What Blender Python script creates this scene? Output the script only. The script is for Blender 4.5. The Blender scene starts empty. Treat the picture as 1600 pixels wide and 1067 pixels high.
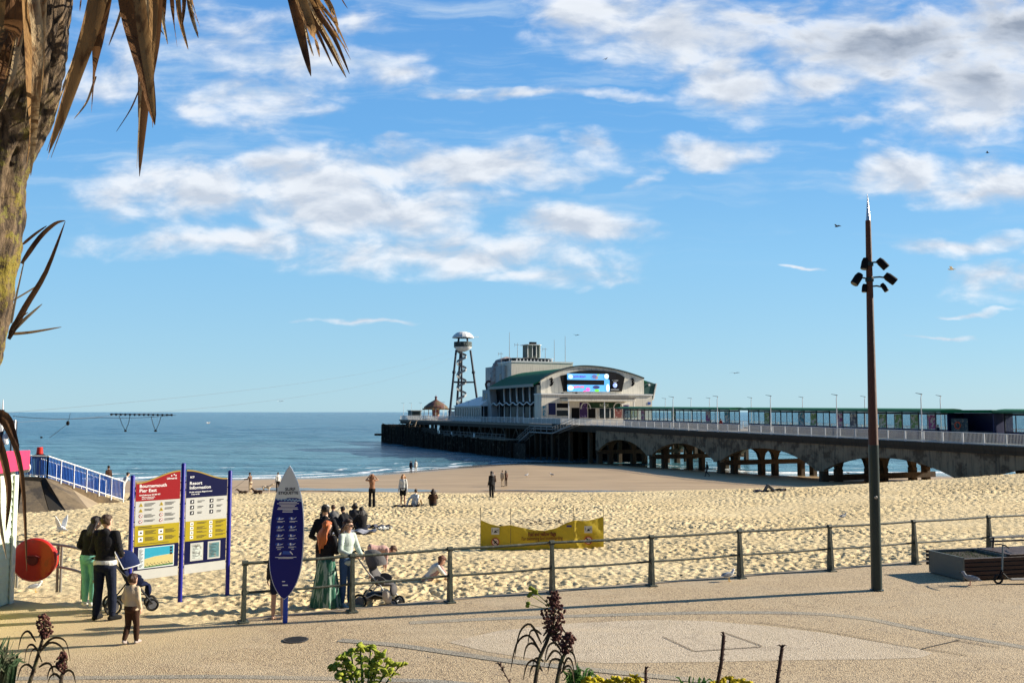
import bpy, bmesh, math, random
import numpy as np
from mathutils import Vector, Matrix
R = math.radians
rnd = random.Random(7)
scene = bpy.context.scene
COL = scene.collection
# ------------------------------------------------------------ camera
F = 1400.0                       # focal length in pixels of the 1600 px wide photograph
CAMH = 3.6
PITCH = math.atan(110/F)
cam_d = bpy.data.cameras.new("camera"); cam = bpy.data.objects.new("camera", cam_d); COL.objects.link(cam)
cam.location = (0, 0, CAMH); cam.rotation_euler = (R(90)+PITCH, 0, 0)
cam_d.sensor_width = 36; cam_d.lens = F/1600*36; cam_d.clip_start = 0.05; cam_d.clip_end = 90000
scene.camera = cam
# ------------------------------------------------------------ light
SUN_EL = 24.0; SUN_AZ = math.atan2(0.970, 0.243)      # clockwise from +Y, towards the sun
sd = Vector((math.sin(SUN_AZ)*math.cos(R(SUN_EL)), math.cos(SUN_AZ)*math.cos(R(SUN_EL)), math.sin(R(SUN_EL))))
sun_d = bpy.data.lights.new("sun", 'SUN'); sun_d.energy = 5.0; sun_d.angle = R(0.5); sun_d.color = (1.0, 0.91, 0.77)
sun = bpy.data.objects.new("sun", sun_d); COL.objects.link(sun)
sun.rotation_euler = (-sd).to_track_quat('-Z', 'Y').to_euler(); sun.location = (30, 10, 40)
vs = scene.view_settings; vs.view_transform = 'Standard'; vs.look = 'None'; vs.gamma = 1; vs.use_curve_mapping = False
vs.exposure = 1.0
scene.cycles.max_bounces = 6; scene.cycles.transparent_max_bounces = 12

class NT:
    """small helper to write node trees"""
    def __init__(s, nt): s.nt = nt
    def n(s, t, **kw):
        d = s.nt.nodes.new(t)
        for k, v in kw.items(): setattr(d, k, v)
        return d
    def l(s, a, b): s.nt.links.new(a, b)
    def put(s, sock, v):
        if hasattr(v, 'is_linked') or isinstance(v, bpy.types.NodeSocket): s.l(v, sock)
        else: sock.default_value = v
    def m(s, op, a, b=0.0, c=None, clamp=False):
        d = s.n('ShaderNodeMath', operation=op); d.use_clamp = clamp
        s.put(d.inputs[0], a); s.put(d.inputs[1], b)
        if c is not None: s.put(d.inputs[2], c)
        return d.outputs[0]
    def vm(s, op, a, b=(0, 0, 0)):
        d = s.n('ShaderNodeVectorMath', operation=op)
        s.put(d.inputs[0], a); s.put(d.inputs[1], b)
        return d
    def noise(s, vec, scale, detail=4, rough=.55, dist=0.0):
        d = s.n('ShaderNodeTexNoise'); s.l(vec, d.inputs['Vector']); d.inputs['Scale'].default_value = scale
        d.inputs['Detail'].default_value = detail; d.inputs['Roughness'].default_value = rough; d.inputs['Distortion'].default_value = dist
        return d.outputs['Fac']
    def ramp(s, fac, lo, hi):
        d = s.n('ShaderNodeMapRange'); d.interpolation_type = 'SMOOTHSTEP'
        s.put(d.inputs[0], fac); d.inputs[1].default_value = lo; d.inputs[2].default_value = hi
        return d.outputs[0]
    def mix(s, fac, a, b, bt='MIX'):
        d = s.n('ShaderNodeMix', data_type='RGBA', blend_type=bt)
        s.put(d.inputs[0], fac)
        for k, v in ((6, a), (7, b)):
            if isinstance(v, tuple): v = tuple(v)+((1,) if len(v) == 3 else ())
            s.put(d.inputs[k], v)
        return d.outputs[2]

# ------------------------------------------------------------ sky with clouds (directions in the world, any camera sees them)
W = bpy.data.worlds.new("World"); scene.world = W; W.use_nodes = True
k = NT(W.node_tree); W.node_tree.nodes.clear()
sky = k.n('ShaderNodeTexSky', sky_type='NISHITA'); sky.sun_disc = False
sky.sun_elevation = R(SUN_EL); sky.sun_rotation = SUN_AZ; sky.air_density = 1.0; sky.dust_density = 0.25; sky.ozone_density = 3.0
hs = k.n('ShaderNodeHueSaturation'); hs.inputs['Saturation'].default_value = 1.16; hs.inputs['Value'].default_value = 1.0
k.l(sky.outputs[0], hs.inputs['Color'])
tc = k.n('ShaderNodeTexCoord'); sep = k.n('ShaderNodeSeparateXYZ'); k.l(tc.outputs['Generated'], sep.inputs[0])
yy = k.m('MAXIMUM', sep.outputs[1], 0.05)
U = k.m('DIVIDE', sep.outputs[0], yy); V = k.m('DIVIDE', sep.outputs[2], yy)
cmb = k.n('ShaderNodeCombineXYZ'); k.l(U, cmb.inputs[0]); k.l(V, cmb.inputs[1])
uv = cmb.outputs[0]
# ragged edges
nz = k.n('ShaderNodeTexNoise'); nz.inputs['Scale'].default_value = 9; nz.inputs['Detail'].default_value = 5
st = k.vm('MULTIPLY', uv, (1, 2.0, 1)).outputs[0]; k.l(st, nz.inputs['Vector'])
dd = k.vm('MULTIPLY', k.vm('SUBTRACT', nz.outputs['Color'], (.5, .5, .5)).outputs[0], (.14, .06, 0)).outputs[0]
duv = k.vm('ADD', uv, dd).outputs[0]
CL = [(300,300,170,52,.8),(480,285,150,58,.95),(700,262,230,38,1),(560,330,260,50,.95),(900,355,130,34,1),(700,392,290,36,.8),(350,375,200,32,.75),(850,425,150,22,.65),(420,262,90,26,.8),
      (400,160,120,48,.85),(300,70,160,62,.6),(480,100,170,52,.6),(620,120,80,20,.5),(200,130,150,55,.45),
      (1050,55,190,66,1),(1150,125,110,55,1),(930,15,130,42,.8),(1400,70,210,82,1.1),(1520,150,150,72,1.1),(1590,55,160,72,1.1),(1290,130,100,40,.8),(1180,30,180,42,.7),
      (1400,265,75,42,.85),(1535,292,105,44,1),(1500,388,100,17,.7),(1560,440,110,24,.7),(1110,238,90,27,.9),(955,245,75,30,.7),(985,285,50,14,.5),
      (840,150,280,9,.5),(560,502,75,6,.7),(1250,414,36,5,.7),(1510,478,70,5,.5),(1450,525,60,4,.4),(1330,190,60,12,.4),(570,40,60,20,.5)]
def dens(vec):
    out = None
    for (px, py, rx, ry, w) in CL:
        dy = (533.5-py)/F; v = (math.sin(PITCH)+dy*math.cos(PITCH))/(math.cos(PITCH)-dy*math.sin(PITCH))
        u = (px-800)/F/(math.cos(PITCH)-dy*math.sin(PITCH))
        a = k.vm('SUBTRACT', vec, (u, v, 0)).outputs[0]
        a = k.vm('MULTIPLY', a, (F/rx/1.3, F/ry/1.4, 0)).outputs[0]
        ln = k.vm('LENGTH', a).outputs['Value']
        e = k.m('MULTIPLY_ADD', ln, -w, w, clamp=True)
        out = e if out is None else k.m('MAXIMUM', out, e)
    return out
D0 = dens(duv)
n1 = k.noise(k.vm('MULTIPLY', uv, (1, 2.1, 1)).outputs[0], 12, 8, .55, .25)
n1b = k.noise(k.vm('MULTIPLY', k.vm('ADD', uv, (.010, .013, 0)).outputs[0], (1, 2.1, 1)).outputs[0], 12, 8, .55, .25)
D1 = k.m('ADD', D0, k.m('MULTIPLY', k.m('SUBTRACT', n1, .5), 1.9))
cov = k.m('MULTIPLY', k.ramp(D1, .0, .78), k.ramp(D0, .0, .16))
core = k.ramp(D1, .45, 1.2)
relief = k.m('MULTIPLY_ADD', k.m('SUBTRACT', n1, n1b), 4.5, .5, clamp=True)  # cloud self-shading painted in, brighter on the side facing the sun
# big grey undersides in the upper right bank
dk = k.ramp(k.m('ADD', V, k.m('MULTIPLY', k.m('SUBTRACT', n1, .5), .25)), .33, .46)
dk = k.m('MULTIPLY', dk, k.ramp(U, .05, .45))
ccol = k.mix(relief, (4.9, 5.4, 6.2), (7.5, 7.8, 8.2))
ccol = k.mix(k.m('MULTIPLY', core, k.m('MULTIPLY_ADD', dk, .85, .12)), ccol, (2.3, 2.7, 3.4))
# thin cirrus veils
cir = k.noise(k.vm('MULTIPLY', k.vm('ADD', uv, k.vm('MULTIPLY', dd, (1.5, .6, 0)).outputs[0]).outputs[0], (1.6, 13, 1)).outputs[0], 2.6, 7, .6)
cirm = k.m('MULTIPLY', k.ramp(cir, .46, .78), k.ramp(V, .14, .3))
vr = k.n('ShaderNodeValToRGB'); k.l(k.m('MULTIPLY', V, 2.0), vr.inputs[0]); e = vr.color_ramp.elements
e[0].position = 0; e[0].color = (.40, .66, .80, 1); e[1].position = 1; e[1].color = (.115, .35, .78, 1)
for p_, c_ in ((.12, (.35, .63, .83)), (.35, (.27, .58, .88)), (.62, (.17, .46, .86))):
    x_ = e.new(p_); x_.color = c_+(1,)
grad = k.vm('SCALE', vr.outputs[0]); grad.inputs['Scale'].default_value = 8.6; grad = grad.outputs[0]
base = k.mix(.82, hs.outputs[0], grad)       # Nishita sky graded to the clear blue of the day
skyc = k.mix(k.m('MULTIPLY', cirm, .6), base, (5.2, 6.3, 7.4))
col = k.mix(k.m('MULTIPLY', cov, .93), skyc, ccol)
# clouds only in front; behind and overhead the sky is dimmed to cut fill
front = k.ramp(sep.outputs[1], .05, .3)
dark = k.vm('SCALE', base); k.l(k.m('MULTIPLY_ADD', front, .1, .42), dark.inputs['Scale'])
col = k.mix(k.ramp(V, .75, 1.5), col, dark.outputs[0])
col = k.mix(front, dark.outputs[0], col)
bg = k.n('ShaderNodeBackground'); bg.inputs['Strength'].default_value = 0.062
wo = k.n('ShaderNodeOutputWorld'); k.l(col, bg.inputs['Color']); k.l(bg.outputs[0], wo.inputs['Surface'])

# ------------------------------------------------------------ pixel of the photograph -> place in the world (used once, to survey positions)
cP, sP = math.cos(PITCH), math.sin(PITCH)
def ray(px, py):
    dx = (px-800)/F; dy = (533.5-py)/F
    d = Vector((dx, cP-dy*sP, sP+dy*cP)); return d/d.y        # y = 1
def at(px, py, Y): d = ray(px, py); return Vector((0, 0, CAMH))+d*Y
def onz(px, py, z=0.0):
    d = ray(px, py); return Vector((0, 0, CAMH))+d*((z-CAMH)/d.z)

# ------------------------------------------------------------ materials
MC = {}
def mat(name, c, rough=.6, metal=0, var=.18, vs_=6, bump=.15, bs=40, c2=None, c2s=2.0, c2lo=.5, c2hi=.62, emis=0, spec=.28, streak=0, coat=0, ovar=0, stretch=(1,1,1), alpha=1):
    if name in MC: return MC[name]
    m = bpy.data.materials.new(name); m.use_nodes = True; nt = m.node_tree; q = NT(nt)
    b = nt.nodes['Principled BSDF']
    t = q.n('ShaderNodeTexCoord'); oi = q.n('ShaderNodeObjectInfo')
    off = q.n('ShaderNodeCombineXYZ'); 
    for i in range(3): q.l(oi.outputs['Random'], off.inputs[i])
    v = q.vm('ADD', t.outputs['Object'], q.vm('MULTIPLY', off.outputs[0], (31, 17, 23)).outputs[0]).outputs[0]
    v = q.vm('MULTIPLY', v, stretch).outputs[0]
    n_ = q.noise(v, vs_, 5, .6)
    f = q.m('MULTIPLY_ADD', n_, 2*var, 1-var)
    if ovar: f = q.m('MULTIPLY', f, q.m('MULTIPLY_ADD', oi.outputs['Random'], 2*ovar, 1-ovar))
    cc = q.vm('SCALE', tuple(c)); cc.inputs[0].default_value = tuple(c); q.l(f, cc.inputs['Scale'])
    col = cc.outputs[0]
    if c2 is not None:
        n2 = q.noise(v, c2s, 6, .65)
        col = q.mix(q.ramp(n2, c2lo, c2hi), col, tuple(c2))
    if streak:
        n3 = q.noise(q.vm('MULTIPLY', v, (1, 1, .06)).outputs[0], 5, 4, .6)
        col = q.mix(q.m('MULTIPLY', q.ramp(n3, .45, .75), streak), col, (.03, .03, .025))
    q.l(col, b.inputs['Base Color'])
    b.inputs['Roughness'].default_value = rough; b.inputs['Metallic'].default_value = metal
    b.inputs['Specular IOR Level'].default_value = spec; b.inputs['Coat Weight'].default_value = coat
    if bump:
        bp = q.n('ShaderNodeBump'); bp.inputs['Strength'].default_value = bump; bp.inputs['Distance'].default_value = .02
        q.l(q.noise(v, bs, 4, .6), bp.inputs['Height']); q.l(bp.outputs[0], b.inputs['Normal'])
    if emis:
        q.l(col, b.inputs['Emission Color']); b.inputs['Emission Strength'].default_value = emis
    MC[name] = m; return m

def leafmat(name, c, tr=.35, c2=None):
    if name in MC: return MC[name]
    dry = name.startswith('dry')
    m = mat(name, c, rough=.7, var=.45, vs_=30 if dry else 14, bump=.5, bs=90, c2=c2, c2s=16 if dry else 5, spec=.12, stretch=(1,1,.07) if dry else (1,1,1))
    b = m.node_tree.nodes['Principled BSDF']; q = NT(m.node_tree)
    src = b.inputs['Base Color'].links[0].from_socket
    t = q.n('ShaderNodeBsdfTranslucent'); q.l(src, t.inputs[0])
    mx = q.n('ShaderNodeMixShader'); mx.inputs[0].default_value = tr
    q.l(b.outputs[0], mx.inputs[1]); q.l(t.outputs[0], mx.inputs[2])
    q.l(mx.outputs[0], m.node_tree.nodes['Material Output'].inputs['Surface']); return m

def glassmat():
    if 'glass' in MC: return MC['glass']
    m = bpy.data.materials.new('pane_glass'); m.use_nodes = True; q = NT(m.node_tree); m.node_tree.nodes.clear()
    o = q.n('ShaderNodeOutputMaterial'); t = q.n('ShaderNodeBsdfTransparent'); t.inputs[0].default_value = (.82, .88, .88, 1)
    g = q.n('ShaderNodeBsdfGlossy'); g.inputs['Roughness'].default_value = .05
    fr = q.n('ShaderNodeFresnel'); fr.inputs[0].default_value = 1.15
    tcg = q.n('ShaderNodeTexCoord'); dust = q.n('ShaderNodeBsdfDiffuse'); dust.inputs[0].default_value = (.45, .47, .45, 1)
    m1 = q.n('ShaderNodeMixShader'); q.l(fr.outputs[0], m1.inputs[0]); q.l(t.outputs[0], m1.inputs[1]); q.l(g.outputs[0], m1.inputs[2])
    m2 = q.n('ShaderNodeMixShader'); q.l(q.m('MULTIPLY', q.noise(tcg.outputs['Object'], 1.3, 5), .07), m2.inputs[0]); q.l(m1.outputs[0], m2.inputs[1]); q.l(dust.outputs[0], m2.inputs[2])
    q.l(m2.outputs[0], o.inputs[0]); MC['glass'] = m; return m

# ------------------------------------------------------------ mesh builder
class MB:
    def __init__(s): s.v = []; s.f = []; s.mi = []; s.cur = 0; s.M = None
    def add(s, vs, fs):
        o = len(s.v)
        if s.M is not None: vs = [s.M @ Vector(v) for v in vs]
        s.v += [tuple(v) for v in vs]; s.f += [tuple(i+o for i in f) for f in fs]; s.mi += [s.cur]*len(fs); return s
    def box(s, a, b):
        x0, y0, z0 = a; x1, y1, z1 = b
        return s.add([(x0,y0,z0),(x1,y0,z0),(x1,y1,z0),(x0,y1,z0),(x0,y0,z1),(x1,y0,z1),(x1,y1,z1),(x0,y1,z1)],
                     [(3,2,1,0),(4,5,6,7),(0,1,5,4),(1,2,6,5),(2,3,7,6),(3,0,4,7)])
    def bbox(s, a, b, e=.01):     # box with chamfered vertical and top edges
        x0, y0, z0 = a; x1, y1, z1 = b; e = min(e, (x1-x0)/3, (y1-y0)/3, (z1-z0)/3)
        def ring(i, z): return [(x0+i,y0+e,z),(x0+e,y0+i,z),(x1-e,y0+i,z),(x1-i,y0+e,z),(x1-i,y1-e,z),(x1-e,y1-i,z),(x0+e,y1-i,z),(x0+i,y1-e,z)]
        vs = ring(0, z0)+ring(0, z1-e)+[(x0+e,y0+e,z1)]*0
        top = [(x0+e,y0+e,z1),(x0+e,y0+e,z1)]
        r3 = [(x0+e, y0+2*e, z1),(x0+2*e,y0+e,z1),(x1-2*e,y0+e,z1),(x1-e,y0+2*e,z1),(x1-e,y1-2*e,z1),(x1-2*e,y1-e,z1),(x0+2*e,y1-e,z1),(x0+e,y1-2*e,z1)]
        vs += r3
        fs = [tuple(reversed(range(8))), tuple(range(16, 24))]
        for k_ in (0, 8):
            for i in range(8): j = (i+1) % 8; fs.append((k_+i, k_+j, k_+8+j, k_+8+i))
        return s.add(vs, fs)
    def tube(s, pts, rs, n=10, cap=True, flat=1.0):
        pts = [Vector(p) for p in pts]
        if not isinstance(rs, (list, tuple)): rs = [rs]*len(pts)
        vs = []; up = None
        for i, p in enumerate(pts):
            d = (pts[min(i+1, len(pts)-1)]-pts[max(i-1, 0)]); d = d.normalized() if d.length > 1e-9 else Vector((0,0,1))
            if up is None: up = Vector((0,0,1)) if abs(d.z) < .95 else Vector((0,1,0))
            a = d.cross(up).normalized(); b = a.cross(d).normalized(); up = b
            for j in range(n):
                t = 2*math.pi*j/n; vs.append(p+a*math.cos(t)*rs[i]+b*math.sin(t)*rs[i]*flat)
        fs = []
        for i in range(len(pts)-1):
            for j in range(n): k_ = (j+1) % n; fs.append((i*n+j, i*n+k_, (i+1)*n+k_, (i+1)*n+j))
        if cap: fs += [tuple(reversed(range(n))), tuple(range((len(pts)-1)*n, len(pts)*n))]
        return s.add(vs, fs)
    def ell(s, c, r, n=14, m=8, rot=None):
        c = Vector(c); vs = [Vector((0,0,-r[2]))]
        for i in range(1, m):
            ph = -math.pi/2+math.pi*i/m
            for j in range(n): t = 2*math.pi*j/n; vs.append(Vector((r[0]*math.cos(ph)*math.cos(t), r[1]*math.cos(ph)*math.sin(t), r[2]*math.sin(ph))))
        vs.append(Vector((0,0,r[2])))
        if rot is not None: vs = [rot @ v for v in vs]
        vs = [v+c for v in vs]; fs = []
        for j in range(n): fs.append((0, 1+(j+1) % n, 1+j)); fs.append((len(vs)-1, 1+(m-2)*n+j, 1+(m-2)*n+(j+1) % n))
        for i in range(m-2):
            for j in range(n): a = 1+i*n; fs.append((a+j, a+(j+1) % n, a+n+(j+1) % n, a+n+j))
        return s.add(vs, fs)
    def prism(s, poly, axis, t0, t1):   # poly in the 2 other axes (a,b); extruded on axis
        def P(a, b, t):
            return {'x': (t, a, b), 'y': (a, t, b), 'z': (a, b, t)}[axis]
        n = len(poly); vs = [P(a, b, t0) for a, b in poly]+[P(a, b, t1) for a, b in poly]
        fs = [tuple(reversed(range(n))), tuple(range(n, 2*n))]+[(i, (i+1) % n, n+(i+1) % n, n+i) for i in range(n)]
        return s.add(vs, fs)
    def lathe(s, prof, n=20, c=(0,0,0)):
        vs = []; fs = []
        for r, z in prof:
            for j in range(n): t = 2*math.pi*j/n; vs.append((c[0]+r*math.cos(t), c[1]+r*math.sin(t), c[2]+z))
        for i in range(len(prof)-1):
            for j in range(n): k_ = (j+1) % n; fs.append((i*n+j, i*n+k_, (i+1)*n+k_, (i+1)*n+j))
        fs += [tuple(reversed(range(n))), tuple(range((len(prof)-1)*n, len(prof)*n))]
        return s.add(vs, fs)
    def build(s, name, mats, parent=None, smooth=False, **kw):
        me = bpy.data.meshes.new(name); me.from_pydata(s.v, [], s.f)
        if not isinstance(mats, (list, tuple)): mats = [mats]
        for m in mats: me.materials.append(m)
        if len(mats) > 1: me.polygons.foreach_set('material_index', s.mi)
        bm = bmesh.new(); bm.from_mesh(me); bmesh.ops.recalc_face_normals(bm, faces=bm.faces); bm.to_mesh(me); bm.free()
        if smooth:
            for p in me.polygons: p.use_smooth = True
            if smooth != 'all': me.set_sharp_from_angle(angle=R(40))
        o = bpy.data.objects.new(name, me); COL.objects.link(o)
        if parent is not None: o.parent = parent
        return tag(o, **kw)

def tag(o, label=None, cat=None, group=None, kind=None):
    if label: o['label'] = label
    if cat: o['category'] = cat
    if group: o['group'] = group
    if kind: o['kind'] = kind
    return o
def thing(name, label, cat, loc=(0,0,0), rz=0, group=None):
    o = bpy.data.objects.new(name, None); COL.objects.link(o); o.location = loc; o.rotation_euler = (0, 0, rz)
    o.empty_display_size = .2
    return tag(o, label, cat, group)
def copy_tree(o, parent=None):
    c = o.copy(); COL.objects.link(c)
    if parent is not None: c.parent = parent
    for ch in [x for x in bpy.data.objects if x.parent == o]: copy_tree(ch, c)
    return c
def text(body, size, mat_, parent, M, name='lettering', ext=.002, align='LEFT', bold=0.0, sx=1.0):
    cu = bpy.data.curves.new('t', 'FONT'); cu.body = body; cu.size = size; cu.extrude = ext; cu.align_x = align; cu.offset = bold; cu.resolution_u = 3
    o = bpy.data.objects.new('t', cu); COL.objects.link(o); dg = bpy.context.evaluated_depsgraph_get()
    me = bpy.data.meshes.new_from_object(o.evaluated_get(dg)); bpy.data.objects.remove(o); bpy.data.curves.remove(cu)
    me.transform(M @ Matrix.Diagonal((sx, 1, 1, 1))); me.materials.clear(); me.materials.append(mat_); me.name = name
    ob = bpy.data.objects.new(name, me); COL.objects.link(ob); ob.parent = parent; return ob
# ------------------------------------------------------------ ground profile
YP = [10, 15.5, 22, 30, 45, 58, 66, 73, 80, 95, 127, 150, 220, 400]
ZP = [-.12, -.05, -.24, -.55, -1.2, -1.85, -2.35, -2.95, -3.42, -3.92, -5.16, -5.9, -8, -12]
def gz_np(X, Y):
    z = np.interp(Y, YP, ZP)
    z = z + .55*np.exp(-((X-30)/13)**2-((Y-60)/9)**2) + .55*np.clip((X-2)/30, 0, 1)*np.exp(-((Y-57)/12)**2)
    z = z + .35*np.exp(-((X-33)/4)**2-((Y-57)/3)**2)
    z = z - .12*np.exp(-((Y-83+.12*X)/5)**2)*np.clip((X+45)/20, 0, 1)
    z = z + np.clip((Y-95)/25,0,1)*(.95*np.clip((X+24)/26,0,1)*np.clip((38-X)/24,0,1) - .5*np.clip((-8-X)/45,0,1))
    z = z + .05*np.sin(X*.31+Y*.17)*np.clip((Y-20)/20, 0, 1)*np.clip((75-Y)/10, 0, 1)
    return z
def gz(x, y): return float(gz_np(np.array([x]), np.array([y]))[0])
def hit(px, py):
    d = ray(px, py); Y = 12.0
    while Y < 260:
        z = CAMH+d.z*Y
        if z <= gz(d.x*Y, Y): break
        Y += .05
    return Vector((d.x*Y, Y, gz(d.x*Y, Y)))

# trodden sand: footprints stamped on two periodic tiles, then laid on the beach
rs = np.random.RandomState(5)
def tile(n, size, count, rmin, rmax, depth):
    h = np.zeros((n, n), np.float32); px = size/n
    for i in range(count):
        cx, cy = rs.rand(2)*size; a = rs.rand()*np.pi; r = rmin+(rmax-rmin)*rs.rand(); el = 1.2+.8*rs.rand(); dp = depth*(.5+rs.rand())
        w = int(r*el*2.2/px)+2; ix = int(cx/px); iy = int(cy/px)
        gx, gy = np.meshgrid(np.arange(-w, w+1)*px, np.arange(-w, w+1)*px)
        u = (gx*np.cos(a)+gy*np.sin(a))/(r*el); v = (-gx*np.sin(a)+gy*np.cos(a))/r; d2 = u*u+v*v
        st = dp*(-np.exp(-d2*1.6)+.75*np.exp(-((np.sqrt(d2)-1.35)/.33)**2))
        I = (iy+np.arange(-w, w+1)) % n; J = (ix+np.arange(-w, w+1)) % n
        cur = h[np.ix_(I, J)]; h[np.ix_(I, J)] = cur*.55*(d2 < 1.2)+cur*(d2 >= 1.2)+st
    return h
t1 = tile(640, 16.0, 2100, .11, .2, .075); t2 = tile(512, 11.3, 700, .13, .28, .06)
def samp(t, size, x, y):
    n = t.shape[0]; u = (x/size % 1)*n; v = (y/size % 1)*n; i = np.floor(u).astype(int); j = np.floor(v).astype(int); fu = u-i; fv = v-j
    i %= n; j %= n; i2 = (i+1) % n; j2 = (j+1) % n
    return (t[j,i]*(1-fu)+t[j,i2]*fu)*(1-fv)+(t[j2,i]*(1-fu)+t[j2,i2]*fu)*fv
def edge_np(X, Y):      # rough sand ends at about Y = 71 with an uneven line
    return 70+1.8*np.sin(X*.12)+1.0*np.sin(X*.31+1)-.12*np.clip(X, 0, 60)
EDX = [-60, -20, -9.6, -7.2, -5.4, -4.6, -2.9, -1.2, .8, 2.9, 4.95, 7.2, 9.6, 11.8, 21, 60]
EDY = [19, 18.3, 17.6, 16.5, 15.45, 15.5, 16.3, 17.1, 18.0, 18.7, 19.55, 20.4, 21.4, 22.4, 26.5, 52]
def beach_mesh():
    rows = [10.0]
    while rows[-1] < 14.5: rows.append(rows[-1]+.4)
    while rows[-1] < 80: rows.append(rows[-1]*(1+1/360))
    while rows[-1] < 400: rows.append(rows[-1]*1.025)
    rows = np.array(rows); ncol = 1200
    tt = np.linspace(-1.0, 1.0, ncol); tt = np.sign(tt)*(np.abs(tt)*.62+.38*np.abs(tt)**3)*1.1
    Yg, Tg = np.meshgrid(rows, tt, indexing='ij'); Xg = Tg*Yg
    Z = gz_np(Xg, Yg)
    c, s_ = math.cos(.5), math.sin(.5)
    rel = samp(t1, 8.9, Xg, Yg)+.6*samp(t2, 6.3, Xg*c-Yg*s_, Xg*s_+Yg*c)
    ed = edge_np(Xg, Yg)
    amt = np.clip((Yg-15.2)/1.5, .12, 1)*np.clip((ed-Yg)/3.0, 0, 1)*(1.12+.95*np.clip((Yg-22)/34, 0, 1))
    rel = np.tanh(rel/.11)*.11*.50
    rel = rel*np.clip(.85+.45*np.sin(Xg*.35+2*np.sin(Yg*.21))*np.sin(Yg*.3+1.3*np.sin(Xg*.17)), .35, 1.3)
    ey = np.interp(Xg, EDX, EDY); amt = amt*np.clip((Yg-ey-.12)/.8, 0, 1); Z = np.where(Yg < ey-.5, Z-.25, Z)
    left = np.clip((-Xg-4.5)/2, 0, 1)*np.clip((19.5-Yg)/2.5, 0, 1); amt = amt*(1-.6*left)
    Z = Z+rel*amt
    far = np.clip((Yg-ed)/4, 0, 1)*np.clip((126-Yg)/10, 0, 1)
    Z = Z+far*.02*np.sin(Yg*1.3+np.sin(Xg*.2)*2)
    nr = len(rows); co = np.stack([Xg, Yg, Z], -1).reshape(-1, 3).astype(np.float32)
    a = (np.arange(nr-1)[:, None]*ncol+np.arange(ncol-1)[None]).ravel()
    q = np.stack([a, a+1, a+1+ncol, a+ncol], 1).astype(np.int32)
    me = bpy.data.meshes.new('beach'); me.vertices.add(len(co)); me.vertices.foreach_set('co', co.ravel())
    me.loops.add(q.size); me.loops.foreach_set('vertex_index', q.ravel()); me.polygons.add(len(q))
    me.polygons.foreach_set('loop_start', np.arange(0, q.size, 4, dtype=np.int32)); me.polygons.foreach_set('loop_total', np.full(len(q), 4, np.int32))
    me.update(calc_edges=True); me.polygons.foreach_set('use_smooth', np.ones(len(q), bool)); return me
# sand material: dry trodden above, wet and smooth towards the water
m = bpy.data.materials.new('sand'); m.use_nodes = True; q = NT(m.node_tree); b = m.node_tree.nodes['Principled BSDF']
g = q.n('ShaderNodeNewGeometry'); sp = q.n('ShaderNodeSeparateXYZ'); q.l(g.outputs['Position'], sp.inputs[0]); pos = g.outputs['Position']
big = q.noise(pos, .25, 5, .6); mid = q.noise(pos, 3.5, 6, .65); fine = q.noise(pos, 60, 3, .6)
X_, Y_, Z_ = sp.outputs
dry = q.mix(q.ramp(big, .35, .7), (.58, .45, .245), (.65, .52, .30)); dry = q.mix(q.ramp(mid, .56, .74), dry, (.36, .26, .13))
dry = q.mix(q.m('MULTIPLY', q.ramp(fine, .5, .8), .35), dry, (.32, .24, .14))
wet = q.mix(q.ramp(q.noise(q.vm('MULTIPLY', pos, (.35, 1.6, 1)).outputs[0], .35, 5, .6), .35, .7), (.43, .30, .165), (.33, .225, .12))
wl = q.m('ADD', Z_, q.m('MULTIPLY', q.m('SUBTRACT', big, .5), .5))
wf = q.ramp(wl, -2.65, -3.05)
col = q.mix(wf, dry, wet)
vw = q.ramp(wl, -4.6, -5.05); col = q.mix(vw, col, (.17, .125, .075))
q.l(col, b.inputs['Base Color'])
rg = q.m('MULTIPLY_ADD', wf, -.35, .92); rg = q.m('SUBTRACT', rg, q.m('MULTIPLY', vw, .45)); q.l(rg, b.inputs['Roughness'])
b.inputs['Specular IOR Level'].default_value = .25
bp = q.n('ShaderNodeBump'); bp.inputs['Distance'].default_value = .05
hh = q.m('ADD', q.m('MULTIPLY', mid, 1.6), q.m('MULTIPLY', fine, .25)); q.l(hh, bp.inputs['Height'])
q.l(q.m('MULTIPLY_ADD', wf, -.8, .85), bp.inputs['Strength']); q.l(bp.outputs[0], b.inputs['Normal'])
SAND = m
bo = bpy.data.objects.new('beach', beach_mesh()); bo.data.materials.append(SAND); COL.objects.link(bo); tag(bo, kind='structure')

# sheet under everything out to the horizon
sb = MB(); sb.add([(-60000,-3000,-14),(60000,-3000,-14),(60000,70000,-14),(-60000,70000,-14)], [(0,1,2,3)]); sb.build('seabed', mat('seabed_sand', (.2,.17,.12), .9), kind='structure')
# near-side land right and left of the beach fan
# ------------------------------------------------------------ sea
SEA = -5.2
m = bpy.data.materials.new('sea_water'); m.use_nodes = True; q = NT(m.node_tree); b = m.node_tree.nodes['Principled BSDF']
g = q.n('ShaderNodeNewGeometry'); sp = q.n('ShaderNodeSeparateXYZ'); q.l(g.outputs['Position'], sp.inputs[0]); pos = g.outputs['Position']; Y_ = sp.outputs[1]
depth = q.ramp(Y_, 125, 420)
patch = q.noise(q.vm('MULTIPLY', pos, (.25, 1, 1)).outputs[0], .012, 5, .6)
shal = q.mix(depth, (.09, .21, .24), (.015, .10, .17)); shal = q.mix(q.m('MULTIPLY', q.ramp(patch, .4, .7), .6), shal, (.02, .13, .20))
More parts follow.
